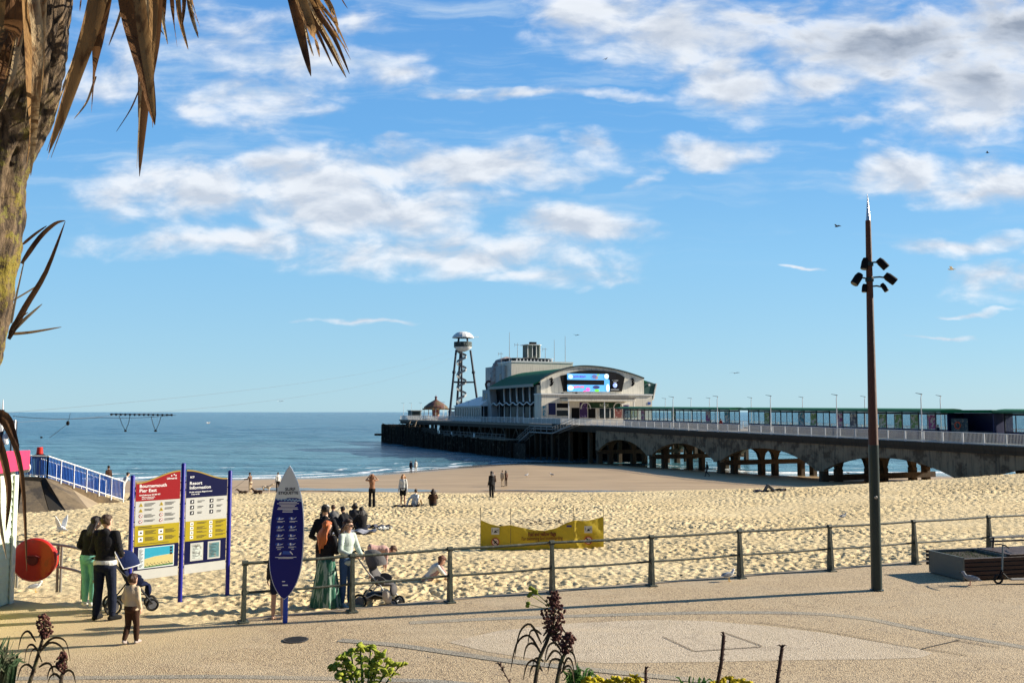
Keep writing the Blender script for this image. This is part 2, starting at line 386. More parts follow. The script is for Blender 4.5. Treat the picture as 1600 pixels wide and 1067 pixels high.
# surf: broken foam lines close to the shore
sw = q.noise(q.vm('MULTIPLY', pos, (.02, .12, 0)).outputs[0], 1, 4, .6)
rx = lambda lo, hi: (lambda d: (setattr(d.inputs[1], 'default_value', lo), setattr(d.inputs[2], 'default_value', hi), q.l(sp.outputs[0], d.inputs[0]), d.outputs[0])[-1])(q.n('ShaderNodeMapRange'))
shf = q.m('SUBTRACT', q.m('MULTIPLY', rx(-8, -53), 12.0), q.m('MULTIPLY', q.m('MULTIPLY', rx(-28, -2), rx(38, 14)), 21))
yw = q.m('ADD', q.m('ADD', Y_, shf), q.m('MULTIPLY', q.m('SUBTRACT', sw, .5), 9))
fo = None
for (yc, wd, am) in ((127.0, 1.7, .95), (132.5, 1.6, .9), (140.5, .9, .5), (152, .6, .3)):
    e = q.m('MULTIPLY', q.m('SUBTRACT', 1.0, q.m('DIVIDE', q.m('ABSOLUTE', q.m('SUBTRACT', yw, yc)), wd), clamp=True), am)
    fo = e if fo is None else q.m('MAXIMUM', fo, e)
fn = q.noise(q.vm('MULTIPLY', pos, (.35, 1.2, 1)).outputs[0], .9, 6, .7)
fm = q.ramp(q.m('ADD', fo, q.m('MULTIPLY', q.m('SUBTRACT', fn, .5), 1.7)), .22, .5); fm = q.m('MULTIPLY', fm, q.ramp(fo, .02, .15))
q.l(q.mix(fm, shal, (.82, .84, .84)), b.inputs['Base Color'])
q.l(q.m('MULTIPLY_ADD', fm, .6, .16), b.inputs['Roughness']); b.inputs['IOR'].default_value = 1.33
w1 = q.noise(q.vm('MULTIPLY', pos, (.35, 1, 1)).outputs[0], .30, 5, .65, .3); w2 = q.noise(q.vm('MULTIPLY', pos, (.4, 1, 1)).outputs[0], .06, 4, .6); w3 = q.noise(q.vm('MULTIPLY', pos, (.5, 1, 1)).outputs[0], 1.6, 4, .6)
bp = q.n('ShaderNodeBump'); bp.inputs['Strength'].default_value = 1.0; bp.inputs['Distance'].default_value = 1.0
hgt = q.m('ADD', q.m('ADD', q.m('MULTIPLY', w1, 2.0), q.m('MULTIPLY', w2, 6.0)), q.m('MULTIPLY', w3, .25)); q.l(hgt, bp.inputs['Height']); q.l(bp.outputs[0], b.inputs['Normal'])
# waves as geometry close in, flat beyond
rows = [104.0]
while rows[-1] < 900: rows.append(rows[-1]*1.006)
while rows[-1] < 70000: rows.append(rows[-1]*1.2)
rows = np.array(rows); tt = np.linspace(-1.3, 1.3, 420); Yg, Tg = np.meshgrid(rows, tt, indexing='ij'); Xg = Tg*Yg
am = np.clip((900-Yg)/500, 0, 1)*np.clip((Yg-106)/8, 0, 1)
Zg = SEA+am*(.05*np.sin(Yg*.9+1.2*np.sin(Xg*.05)+Xg*.03)+.06*np.sin(Yg*.37-Xg*.02+2*np.sin(Xg*.021))+.04*np.sin(Xg*.23+Yg*.5))
Zg += .2*np.clip((-Xg-8)/12, 0, 1)*np.exp(-((Yg-136+4*np.sin(Xg*.03))/1.2)**2)*(.5+.5*np.sin(Xg*.06+1)**2)
nc = len(tt); co = [tuple(p) for p in np.stack([Xg, Yg, Zg], -1).reshape(-1, 3)]; fs = [(i*nc+j, i*nc+j+1, (i+1)*nc+j+1, (i+1)*nc+j) for i in range(len(rows)-1) for j in range(nc-1)]
me = bpy.data.meshes.new('sea'); me.from_pydata(co, [], fs); me.materials.append(m); me.polygons.foreach_set('use_smooth', np.ones(len(fs), bool))
so = bpy.data.objects.new('sea', me); COL.objects.link(so); tag(so, kind='structure')
# tidal pool left on the flat sand
pw = mat('pool_water', (.16, .13, .09), .22, var=.1, bump=.3, bs=3, spec=.4)
def pool(name, pts, z): 
    c = Vector((sum(p[0] for p in pts)/len(pts), sum(p[1] for p in pts)/len(pts), 0)); b_ = MB(); b_.add([(x, y, z) for x, y in pts], [tuple(range(len(pts)))]); return b_.build(name, pw, kind='structure')
def blob(x0, x1, yc, w, seed, n=40):
    r_ = random.Random(seed); up = []; dn = []
    for i in range(n+1):
        t = i/n; x = x0+(x1-x0)*t; e = math.sin(math.pi*t)**.5
        up.append((x, yc-.12*x+e*w*(1+.35*math.sin(t*9+seed)+.15*r_.uniform(-1, 1)))); dn.append((x, yc-.12*x-e*w*(1+.35*math.sin(t*7+seed*2)+.15*r_.uniform(-1, 1))))
    return dn+up[::-1]
pool('tidal_pool', blob(-24, -6.5, 81.2, 1.7, 1), -3.50)
pool('tidal_pool', blob(-3, 17, 83.0, .75, 2), -3.545)

# ------------------------------------------------------------ promenade
FP = [(380,972),(550,956),(703,941),(863,927),(1018,915),(1157,903),(1298,892),(1430,881),(1547,871)]
FPW = [onz(x, y) for x, y in FP]
d_ = (FPW[-1]-FPW[-3])/2; FPW += [FPW[-1]+d_*(i+1) for i in range(5)]
edge = [(-60, 19), (-20, 18.3), (-9.6, 17.6), (-7.2, 16.5), (-5.4, 15.45)]+[(p.x+.02, p.y+.16) for p in FPW]+[(60, 52)]
poly = edge+[(60, -40), (-60, -40)]
m = bpy.data.materials.new('resin_paving'); m.use_nodes = True; q = NT(m.node_tree); b = m.node_tree.nodes['Principled BSDF']
def paving(mt, ca, cb, cc_, sandy=True):
    q = NT(mt.node_tree); b = mt.node_tree.nodes['Principled BSDF']
    g = q.n('ShaderNodeNewGeometry'); pos = g.outputs['Position']; sp = q.n('ShaderNodeSeparateXYZ'); q.l(pos, sp.inputs[0])
    vo = q.n('ShaderNodeTexVoronoi'); vo.inputs['Scale'].default_value = 58; q.l(pos, vo.inputs['Vector'])
    s1 = q.n('ShaderNodeSeparateColor'); q.l(vo.outputs['Color'], s1.inputs[0])
    nb = q.noise(pos, .45, 6, .65); nm = q.noise(pos, 2.3, 6, .7)
    c = q.mix(s1.outputs[0], ca, cb); c = q.mix(q.ramp(s1.outputs[1], .74, .8), c, cc_)
    c = q.mix(q.m('MULTIPLY', q.ramp(nb, .45, .66), .5), c, (.44, .35, .23)); c = q.mix(q.m('MULTIPLY', q.ramp(nm, .55, .75), .35), c, (.17, .12, .08))
    n5 = q.noise(pos, .9, 4, .6, 1.5); c = q.mix(q.m('MULTIPLY', q.ramp(n5, .58, .64), .22), c, (.20,.15,.11)); 
    v2 = q.n('ShaderNodeTexVoronoi'); v2.inputs['Scale'].default_value = 1.1; q.l(pos, v2.inputs['Vector']); c = q.mix(q.m('MULTIPLY', q.ramp(v2.outputs['Distance'], .045, .03), .8), c, (.09,.075,.06))
    n6 = q.noise(q.vm('MULTIPLY', pos, (.25, 1.1, 1)).outputs[0], 1.3, 5, .6); c = q.mix(q.m('MULTIPLY', q.ramp(n6, .55, .72), .5), c, (.55,.43,.28))
    if sandy:
        sx = q.m('ADD', q.m('MULTIPLY', sp.outputs[0], -1), q.m('MULTIPLY', q.m('SUBTRACT', nm, .5), 3.5))
        sm = q.m('MULTIPLY', q.ramp(sx, 3.2, 6.5), q.ramp(q.m('ADD', sp.outputs[1], q.m('MULTIPLY', q.m('SUBTRACT', nb, .5), 3)), 12.6, 15.2))
        c = q.mix(sm, c, (.50, .38, .21))
    q.l(c, b.inputs['Base Color']); b.inputs['Roughness'].default_value = .85; b.inputs['Specular IOR Level'].default_value = .3
    bp = q.n('ShaderNodeBump'); bp.inputs['Strength'].default_value = .7; bp.inputs['Distance'].default_value = .012
    q.l(q.m('ADD', vo.outputs['Distance'], q.noise(pos, 14, 4)), bp.inputs['Height']); q.l(bp.outputs[0], b.inputs['Normal'])
paving(m, (.41, .295, .165), (.53, .41, .255), (.17, .12, .075)); PAV = m
pb = MB(); pb.add([(x, y, 0) for x, y in poly]+[(x, y, -.35) for x, y in poly], [tuple(range(len(poly)))]+[(i, (i+1) % len(poly), len(poly)+(i+1) % len(poly), len(poly)+i) for i in range(len(poly))])
pb.build('promenade', PAV, kind='structure')
# concrete edge beam under the railing
eb = MB(); EP = [(p.x+.02, p.y+.16) for p in FPW]
for i in range(len(EP)-1):
    a, c_ = Vector(EP[i]+(0,)), Vector(EP[i+1]+(0,)); n_ = Vector((-(c_-a).y, (c_-a).x, 0)).normalized()
    P0 = [a-n_*.0, c_-n_*.0, c_+n_*.16, a+n_*.16]
    eb.add([(p.x, p.y, .012) for p in P0]+[(p.x, p.y, -.5) for p in P0], [(0,1,2,3),(0,1,5,4),(1,2,6,5),(2,3,7,6),(3,0,4,7)])
eb.build('kerb_strip', mat('edge_concrete', (.34,.27,.19), .85, var=.3, bump=.4), kind='structure')
def strip(pts, w, mt, z=.004, name='paving_band'):
    pw_ = [onz(x, y) for x, y in pts]; 
    # smooth through points
    out = []
    for i in range(len(pw_)-1):
        p0, p1, p2, p3 = pw_[max(i-1,0)], pw_[i], pw_[i+1], pw_[min(i+2,len(pw_)-1)]
        for j in range(8):
            t = j/8; out.append(.5*((2*p1)+(-p0+p2)*t+(2*p0-5*p1+4*p2-p3)*t*t+(-p0+3*p1-3*p2+p3)*t**3))
    out.append(pw_[-1]); vs = []
    for i, p in enumerate(out):
        d = out[min(i+1,len(out)-1)]-out[max(i-1,0)]; n_ = Vector((-d.y, d.x, 0)).normalized()*w/2; vs += [(p.x+n_.x, p.y+n_.y, z), (p.x-n_.x, p.y-n_.y, z)]
    b_ = MB(); b_.add(vs, [(2*i, 2*i+1, 2*i+3, 2*i+2) for i in range(len(out)-1)]); return b_.build(name, mt, kind='structure')
gm = bpy.data.materials.new('grey_paving'); gm.use_nodes = True; paving(gm, (.25,.225,.175), (.36,.32,.25), (.16,.14,.11), False)
strip([(-300,1062),(0,1060),(300,1057),(420,1058),(600,1062),(700,1066),(900,1085)], .17, gm, .004)
strip([(530,1000),(620,1008),(720,1022),(800,1033),(855,1039),(990,1053),(1120,1066),(1300,1085)], .20, gm, .008)
strip([(640,973),(780,966),(940,961),(1100,957),(1256,958),(1350,966),(1412,978),(1475,990),(1600,1011),(1720,1035)], .22, gm, .004)
lm = bpy.data.materials.new('pale_paving'); lm.use_nodes = True; paving(lm, (.48,.385,.27), (.58,.48,.35), (.32,.25,.17), False)
pp = [(700,1003),(780,985),(900,973),(1020,968),(1110,970),(1200,978),(1290,989),(1370,1003),(1430,1012),(1458,1021),(1440,1027),(1370,1030),(1250,1031),(1100,1034),(950,1036),(840,1030),(760,1018)]
b_ = MB(); b_.add([(p.x, p.y, .0035) for p in [onz(x, y) for x, y in pp]], [tuple(range(len(pp)))]); b_.build('paving_patch', lm, kind='structure')
jm = mat('joint_dark', (.10,.075,.05), .9)
for pts in ([(1036,995),(1085,1018)],[(1085,1018),(1190,1011)],[(1130,988),(1192,1010)],[(1412,1010),(1480,1019),(1510,1024)],[(1440,1014),(1500,1000)],[(1490,1000),(1562,1012)],[(1180,972),(1300,988),(1412,1010)]):
    strip(pts, .022, jm, .0125, 'paving_joint')
# ============================================================ PIER
AX = math.atan2(.378, .926)                     # the pier's own frame: x = across (q), y = out to sea (s)
L0 = Vector((44.0, 77.0, 0.0)); wv = Vector((.9258, .3779, 0)); av = Vector((-.3779, .9258, 0))
def dz(s): return .6+.0085*min(s, 100)
def PW(s, q_, z): return L0+av*s+wv*q_+Vector((0, 0, z))
def on_s(px, py, s):            # pixel on the plane s = const  -> (q, z)
    d = ray(px, py); # C + d*Y ; (p-L0).a = s
    t = (s+L0.dot(av))/d.dot(av) if abs(d.dot(av)) > 1e-6 else 0
    p = Vector((0, 0, CAMH))+d*t; return ((p-L0).dot(wv), p.z)
def on_q(px, py, q_):
    d = ray(px, py); t = (q_+L0.dot(wv))/d.dot(wv); p = Vector((0, 0, CAMH))+d*t; return ((p-L0).dot(av), p.z)
def pier_root(name, label, cat, s=0, q_=0, z=0, group=None): return thing(name, label, cat, PW(s, q_, z), AX, group)
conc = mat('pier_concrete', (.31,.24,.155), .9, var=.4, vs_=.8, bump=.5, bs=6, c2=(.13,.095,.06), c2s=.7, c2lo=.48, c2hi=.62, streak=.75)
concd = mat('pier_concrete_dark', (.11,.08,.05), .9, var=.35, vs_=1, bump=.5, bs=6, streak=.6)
deckm = mat('pier_deck_boards', (.28,.24,.19), .85, var=.25)
white = mat('white_paint', (.82,.82,.79), .5, var=.08, vs_=1.5, bump=.05, streak=.18)
cream = mat('cream_render', (.80,.745,.62), .8, var=.12, vs_=.5, bump=.1, bs=8, streak=.35)
navy = mat('navy_panel', (.012,.02,.09), .45, var=.2)
green = mat('green_roof', (.008,.13,.06), .7, spec=.1, var=.25, vs_=.6, streak=.3)
black = mat('black_panel', (.006,.006,.007), .6, var=.2, spec=.12)
steel = mat('painted_steel_dark', (.02,.03,.05), .45, metal=0, var=.2)
timber = mat('tarred_timber', (.03,.021,.013), .9, ovar=.6, var=.5, vs_=3, bump=.6, bs=20, c2=(.20,.15,.10), c2s=1.5, c2lo=.52, c2hi=.75)  # paler second tone paints highlights onto the piles
GL = glassmat(); glz = mat('dark_glazing', (.02,.03,.035), .08, var=.3, vs_=.5, bump=0)
# --- neck of the pier
PR = pier_root('pier', 'long weathered concrete pier on arched supports running out over the beach to the sea', 'pier')
mb = MB(); n = 30
ss = [-60+ (156)*i/n for i in range(n+1)]+[204]
vs = []
for s in ss:
    q1 = 16 if s <= 90 else 34
    z = dz(s); vs += [(-.25, s, z-.05), (q1+.25, s, z-.05), (q1+.25, s, z-.5), (-.25, s, z-.5)]
fs = []
for i in range(len(ss)-1): 
    for j in range(4): k_ = (j+1) % 4; fs.append((4*i+j, 4*i+k_, 4*i+4+k_, 4*i+4+j))
fs += [(0,1,2,3), tuple(4*len(ss)-4+j for j in range(4))]
mb.add(vs, fs); mb.build('deck', deckm, PR)
mb = MB()      # projecting string course along the near edge
for i in range(n):
    z0, z1 = dz(ss[i]), dz(ss[i+1]); 
    for (qa, qb, ta, tb) in ((-.42, -.26, .02, -.42), (-.34, -.26, -.42, -.75)):
        mb.add([(qa,ss[i],z0+ta),(qb,ss[i],z0+ta),(qb,ss[i+1],z1+ta),(qa,ss[i+1],z1+ta),(qa,ss[i],z0+tb),(qb,ss[i],z0+tb),(qb,ss[i+1],z1+tb),(qa,ss[i+1],z1+tb)], [(0,1,2,3),(4,5,6,7),(0,3,7,4),(1,2,6,5)]+([(0,1,5,4)] if i == 0 else [])+([(3,2,6,7)] if i == n-1 else []))
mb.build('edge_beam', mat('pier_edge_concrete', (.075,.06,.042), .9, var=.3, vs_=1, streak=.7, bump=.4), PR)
ROWS = [-52, -33, -13.5, 6, 25.5, 44.8, 62, 79]
def arch_wall(q0, q1, name):
    for i in range(len(ROWS)-1):
        a, b_ = ROWS[i]+.8, ROWS[i+1]-.8; pts = []; N = 16
        zs, zc = -2.75, -1.05+.25*(i > 3)
        low = [(a, zs-.2)]+[(a+(b_-a)*t/N, zs+(zc-zs)*(1-(abs(2*t/N-1))**2.3)) for t in range(N+1)]+[(b_, zs-.2)]
        top = [(s, dz(s)-.5) for s in (ROWS[i+1]+0, ROWS[i]-0)]
        poly = [(ROWS[i], zs-.2)]+low+[(ROWS[i+1], zs-.2)]+top
        m_ = MB(); 
        # quad strips so the concave outline stays valid
        xs = [ROWS[i]]+[p[0] for p in low]+[ROWS[i+1]]; zz = [zs-.2]+[p[1] for p in low]+[zs-.2]
        vv = []
        for x, z in zip(xs, zz): vv += [(q0,x,z),(q1,x,z),(q0,x,dz(x)-.5),(q1,x,dz(x)-.5)]
        ff = []
        for j in range(len(xs)-1):
            o = 4*j; ff += [(o,o+4,o+6,o+2),(o+1,o+5,o+7,o+3),(o,o+1,o+5,o+4)]
        m_.add(vv, ff); m_.build(name, conc, PR)
arch_wall(-.22, .35, 'arched_girder'); arch_wall(15.65, 16.22, 'arched_girder')
CQ = [.45, 2.5, 6.9, 9.1, 13.5, 15.55]
def row_frame(s, i):
    base = -5.5 if s > 20 else -4.5
    m_ = MB(); zs, zc = -2.8, -1.3
    for j in range(len(CQ)-1):       # transverse arches between the columns
        a, b_ = CQ[j]+.3, CQ[j+1]-.3; N = 12; xs = [CQ[j]]+[a+(b_-a)*t/N for t in range(N+1)]+[CQ[j+1]]
        h = zs+min(1.6, (b_-a)*.75)
        zz = [zs]+[zs+(h-zs)*math.sqrt(max(0, 1-(2*t/N-1)**2)) for t in range(N+1)]+[zs]; vv = []
        for x, z in zip(xs, zz): vv += [(x,s-.3,z),(x,s+.3,z),(x,s-.3,dz(s)-.5),(x,s+.3,dz(s)-.5)]
        ff = []
        for k_ in range(len(xs)-1): o = 4*k_; ff += [(o,o+4,o+6,o+2),(o+1,o+5,o+7,o+3),(o,o+1,o+5,o+4)]
        m_.add(vv, ff)
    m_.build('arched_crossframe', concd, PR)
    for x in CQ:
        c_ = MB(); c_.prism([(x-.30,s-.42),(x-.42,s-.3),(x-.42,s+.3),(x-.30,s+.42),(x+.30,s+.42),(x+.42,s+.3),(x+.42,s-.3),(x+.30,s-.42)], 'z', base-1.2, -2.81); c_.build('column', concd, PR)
    for (a, b_) in ((0,5),):
        t_ = MB(); t_.box((CQ[a]-.9, s-.62, -4.0 if s < 40 else -3.35), (CQ[b_]+.9, s-.43, -3.35 if s < 40 else -2.7)); t_.build('tie_beam', concd, PR)
for i, s in enumerate(ROWS): row_frame(s, i)

def railing(name, label, q_, s0, s1, step, root_lab=None, zf=dz, h=1.12, along='s', group=None, bars=True, midm=None, qa=None, barstep=.14):
    """white balustrade following the deck; along 's' at fixed q_, or along 'q' at fixed s0"""
    rt = pier_root(name, label, 'railing', 0, 0, 0, group)
    n_ = max(1, round(abs(s1-s0)/step)); pm = None
    P = (lambda t, z: Vector((q_, t, z))) if along == 's' else (lambda t, z: Vector((t, q_, z)))
    Z = (lambda t: zf(t)) if along == 's' else (lambda t: zf(q_))
    for i in range(n_+1):
        t = s0+(s1-s0)*i/n_; z = Z(t)
        if pm is None: b_ = MB(); b_.box((-.055,-.055,0),(.055,.055,h+.03)); po = b_.build('post', white, rt); po.location = P(t, z-.05); pm = po
        else: po = pm.copy(); COL.objects.link(po); po.parent = rt; po.location = P(t, z-.05)
    b_ = MB()
    for hh in (h, .16):
        pts = [P(s0+(s1-s0)*i/12, Z(s0+(s1-s0)*i/12)+hh-.05) for i in range(13)]; b_.tube(pts, .04 if hh == h else .03, 6)
    b_.build('rail', white, rt)
    if bars:
        b_ = MB(); nb = int(abs(s1-s0)/barstep)
        for i in range(nb):
            t = s0+(s1-s0)*(i+.5)/nb; z = Z(t); p = P(t, z); r_ = .0125
            b_.box((p.x-r_, p.y-r_, z+.12), (p.x+r_, p.y+r_, z+h-.06))
        b_.build('baluster_bars', white, rt)
    return rt
railing('pier_railing', 'white barred balustrade on the near edge of the pier from shore to steps', -.15, -50, 92, 2.25, zf=dz)
railing('pier_railing', 'white balustrade on the near edge of the pier head before the black wall', -.15, 110, 203, 2.3, barstep=.17)
railing('pier_railing', 'white balustrade along the far edge of the pier beyond the glazed shelter', 16.1, -50, 86, 2.8, barstep=.2)
railing('pier_railing', 'white railing across the seaward end of the pier head', 203.2, 0, 33, 2.3, along='q', barstep=.2)
# closed white panel rail by the head of the steps
rt = pier_root('panel_railing', 'low pale panelled rail in front of the theatre entrance at the top of the steps', 'railing', 92.6, -.15, dz(93))
b_ = MB(); b_.box((-.05,0,0),(.05,17,.95)); b_.build('panel', mat('pale_mesh_panel', (.5,.49,.45), .7, var=.3, vs_=4), rt)
for i in range(9):
    b_ = MB(); b_.box((-.08, i*2.1, 0), (.08, i*2.1+.1, 1.1)); b_.build('post', white, rt)
b_ = MB(); b_.box((-.09, 0, .96), (.09, 17, 1.04)); b_.build('handrail', white, rt)

# --- lamps along the pier
def pier_lamp(flip):
    r_ = thing('street_lamp', 'x', 'street lamp'); f = -1 if flip else 1
    b_ = MB(); b_.tube([(0,0,0),(0,0,1.2),(0,0,4.35)], [.075,.06,.04], 8); b_.build('pole', white, r_)
    b_ = MB(); b_.tube([(0,0,4.3),(.10*f,0,4.62),(.02*f,0,4.72)], .035, 6); b_.build('bracket', white, r_)
    b_ = MB(); b_.tube([(.12*f,0,4.70),(-.75*f,0,4.80)], [.11,.06], 8, flat=.35); b_.build('lamp_head', steel, r_)
    b_ = MB(); b_.lathe([(.12,0),(.12,.25),(.075,.3)], 8); b_.build('base_collar', white, r_)
    return r_
near_px = [(1051,'second nearest the theatre'),(1120,''),(1203,''),(1306,''),(1438,'')]
def s_at(px, q_): return on_q(px, 600, q_)[0]
lp = None
labs_n = ['white hook-topped lamp on the near side of the pier, closest to the theatre', 'white hook-topped near-side pier lamp, second one out from the theatre', 'white hook-topped near-side pier lamp about midway along the glazed shelter',
          'white hook-topped near-side pier lamp just left of the tall rusty mast', 'white hook-topped near-side pier lamp just right of the tall rusty mast']
labs_f = ['white lamp on the far side of the pier, nearest the theatre', 'far-side pier lamp, second one out from the theatre', 'far-side pier lamp, third from the theatre beside a near-side one', 'far-side pier lamp behind the gap in the glazed shelter',
          'far-side pier lamp midway along the shelter roof, fifth from the theatre', 'far-side pier lamp seen just left of the tall rusty mast', 'far-side pier lamp nearest the right edge of the picture']
for side, pxs, labs in ((.35, [1051,1120,1203,1306,1438], labs_n), (15.6, [1039,1079,1108,1173,1253,1350,1468], labs_f)):
    for px, lb in zip(pxs, labs):
        s = s_at(px, side); o = pier_lamp(False) if lp is None else copy_tree(lp); lp = lp or o
        o.location = PW(s, side, dz(s)-.06); o.rotation_euler = (0, 0, AX+R(8)); tag(o, lb, 'street lamp', 'lamps along the neck of the pier')
hl = [(631,-.0,'slim lamp at the far seaward corner of the pier'),(643,2,'slim lamp beside the small kiosk near the seaward end of the pier'),(658,2,'slim lamp just left of the carousel'),(694,1,'slim lamp on the pier at the right edge of the carousel'),
      (732,.6,'slim lamp on the pier in front of the white pitched roof'),(756,.6,'slim lamp at the left end of the black theatre wall'),(780,.6,'slim lamp against the black theatre wall, left of centre'),(809,.6,'slim lamp against the black theatre wall, right of centre')]
for px, q_, lb in hl:
    s = s_at(px, q_); o = copy_tree(lp); o.location = PW(min(s, 202.5), q_, dz(s)-.06); o.rotation_euler = (0, 0, AX+R(5)); tag(o, lb, 'street lamp', 'lamps round the pier head')

# --- glazed shelter down the middle of the neck
poster_cols = [(.35,.08,.25),(.05,.25,.35),(.55,.5,.4),(.12,.12,.15),(.2,.35,.12)]
def shelter(name, label, s0, s1):
    rt = pier_root(name, label, 'shelter', 0, 8, 0)
    n_ = max(2, round((s1-s0)/2.3)); st = (s1-s0)/n_; W0 = -1.5; W1 = 1.5
    b_ = MB(); N = n_
    for i in range(N):
        a, c_ = s0+st*i, s0+st*(i+1); za, zb = dz(a)+2.82, dz(c_)+2.82
        prof = [(-1.75,.0),(-1.75,.17),(-.9,.34),(0,.40),(.9,.34),(1.75,.17),(1.75,.0)]
        vv = [(x, a, za+h) for x, h in prof]+[(x, c_, zb+h) for x, h in prof]; k_ = len(prof)
        ff = [(j, (j+1) % k_, k_+(j+1) % k_, k_+j) for j in range(k_)]
        if i == 0: ff.append(tuple(range(k_)))
        if i == N-1: ff.append(tuple(range(k_, 2*k_)))
        b_.add(vv, ff)
    b_.build('roof', green, rt)
    b_ = MB()
    for sx in (-1.79, 1.77):
        b_.add([(sx,s0,dz(s0)+2.86),(sx+.02,s0,dz(s0)+2.86),(sx+.02,s1,dz(s1)+2.86),(sx,s1,dz(s1)+2.86),(sx,s0,dz(s0)+3.05),(sx+.02,s0,dz(s0)+3.05),(sx+.02,s1,dz(s1)+3.05),(sx,s1,dz(s1)+3.05)], [(3,2,1,0),(4,5,6,7),(0,1,5,4),(1,2,6,5),(2,3,7,6),(3,0,4,7)])
    b_.build('fascia', mat('fascia_green', (.03,.14,.09), .5), rt)
    pane0 = None; post0 = None
    for i in range(n_+1):
        s = s0+st*i
        if post0 is None:
            b_ = MB()
            for x in (-.05,): b_.box((x-.05,-.06,0),(x+.05,.06,2.85))
            post0 = po = b_.build('post', steel, rt)
        else: po = post0.copy(); COL.objects.link(po); po.parent = rt
        po.location = (0, s, dz(s)-.04)
    kick = MB()
    for i in range(n_):
        s = s0+st*i; 
        kind = rnd.random()
        if pane0 is None:
            b_ = MB(); b_.box((-.012,.08,1.08),(.012,st-.08,2.62)); pane0 = pn = b_.build('pane', GL, rt)
        elif kind < .16:
            cc = rnd.choice(poster_cols); b_ = MB(); b_.box((-.04,.12,1.1),(.03,st*.5-.04,2.6)); pn = b_.build('poster', mat('poster_%d' % poster_cols.index(cc), cc, .5, var=.8, vs_=3, c2=(.6,.6,.55), c2s=2.5, c2lo=.5, c2hi=.55, bump=0), rt)
            pn.location = (0, s, dz(s)-.04)
            p2 = pane0.copy(); COL.objects.link(p2); p2.parent = rt; p2.location = (0.03, s, dz(s)-.04); continue_ = 1
        else: pn = pane0.copy(); COL.objects.link(pn); pn.parent = rt
        pn.location = (0, s, dz(s)-.04)
        z = dz(s)-.04
        kick.box((-.06, s+.07, z), (.04, s+st-.07, z+1.02))
    kick.build('lower_panel', navy, rt)
    b_ = MB()
    for i in range(n_):
        s = s0+st*i; z = dz(s)-.04
        b_.box((-.05, s+.07, z+1.025), (.05, s+st-.07, z+1.075)); b_.box((-.05, s+.07, z+2.625), (.05, s+st-.07, z+2.84)); b_.box((-.035, s+st/2-.035, z+1.08), (.035, s+st/2+.035, z+2.62))
    b_.build('window_frame', steel, rt)
    b_ = MB()     # bench along the panel
    b_.add([(-.60,s0+.3,dz(s0)+.42),(-.08,s0+.3,dz(s0)+.42),(-.08,s1-.3,dz(s1)+.42),(-.60,s1-.3,dz(s1)+.42),(-.60,s0+.3,dz(s0)+.36),(-.08,s0+.3,dz(s0)+.36),(-.08,s1-.3,dz(s1)+.36),(-.60,s1-.3,dz(s1)+.36)], [(3,2,1,0),(4,5,6,7),(0,1,5,4),(1,2,6,5),(2,3,7,6),(3,0,4,7)])
    b_.build('bench', navy, rt)
    return rt
sg0 = s_at(1169, 8); sg1 = s_at(1155, 8)
shelter('glazed_shelter', 'long green-roofed glazed shelter on the pier behind the tall rusty mast', 14.5, sg0)
shelter('glazed_shelter', 'green-roofed glazed shelter on the pier between the gap and the theatre', sg1, 84)
shelter('glazed_shelter', 'green-roofed glazed shelter on the pier at the right edge, beyond the kiosk', -45, 8.5)
rt = pier_root('pier_kiosk', 'dark open-fronted kiosk in the shelter line on the pier with an orange lifebuoy beside it', 'kiosk', 8.7, 8, dz(10)-.04)
b_ = MB(); b_.box((-1.3,0,0),(1.3,.12,2.85)); b_.box((-1.3,5.4,0),(1.3,5.52,2.85)); b_.box((.9,.12,0),(1.02,5.4,2.85)); b_.build('wall', navy, rt)
b_ = MB(); b_.bbox((-1.9,-.3,2.86),(1.9,5.8,3.15), .05); b_.build('roof', green, rt)
b_ = MB(); b_.box((-1.2,.14,0),(-1.0,3.0,1.05)); b_.build('counter', steel, rt)
b_ = MB(); b_.box((-1.1,3.2,.2),(-1.02,5.2,2.3)); b_.build('menu_panel', mat('menu_dark', (.03,.07,.09), .6, c2=(.2,.2,.17), c2s=3), rt)
b_ = MB(); b_.tube([(-1.34, 4.2+.33*math.cos(t*math.pi/8), 1.6+.33*math.sin(t*math.pi/8)) for t in range(17)], .06, 8); b_.build('lifebuoy', mat('lifebuoy_orange', (.6,.09,.03), .5), rt)
# lattice screens seen through the arches behind the piles: far beach huts and groyne bits
# ============================================================ PIER HEAD UNDERSIDE
HR = pier_root('pier_head_structure', 'dark mass of piles and braces carrying the pier head under the theatre', 'pier substructure')
pj = None
for i, s in enumerate([83+7.6*k_ for k_ in range(16)]):
    for j, q_ in enumerate([.8, 6.5, 13, 20, 27, 33]):
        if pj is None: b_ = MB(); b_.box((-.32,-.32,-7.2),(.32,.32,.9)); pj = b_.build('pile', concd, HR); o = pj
        else: o = pj.copy(); COL.objects.link(o); o.parent = HR
        o.location = (q_, s, 0)
b_ = MB(); b_.box((-.2, 79.2, .2), (.25, 203, .93)); b_.box((-.1,203,.35),(34,203.3,.95)); b_.build('fascia_beam', mat('rusty_dark_steel', (.055,.045,.032), .8, var=.4, streak=.5), HR)
b_ = MB()
for k_ in range(13):                 # pale A-frame braces
    s = 112+7.2*k_
    b_.tube([(-.15,s,-1.9),(-.15,s+1.9,.3)], .10, 5); b_.tube([(-.15,s+3.8,-1.9),(-.15,s+1.9,.3)], .10, 5); b_.tube([(-.15,s+5.5,-2.2),(-.15,s+5.5,.3)], .08, 5)
b_.build('timber_bracing', mat('weathered_timber', (.16,.125,.085), .9, var=.4), HR)
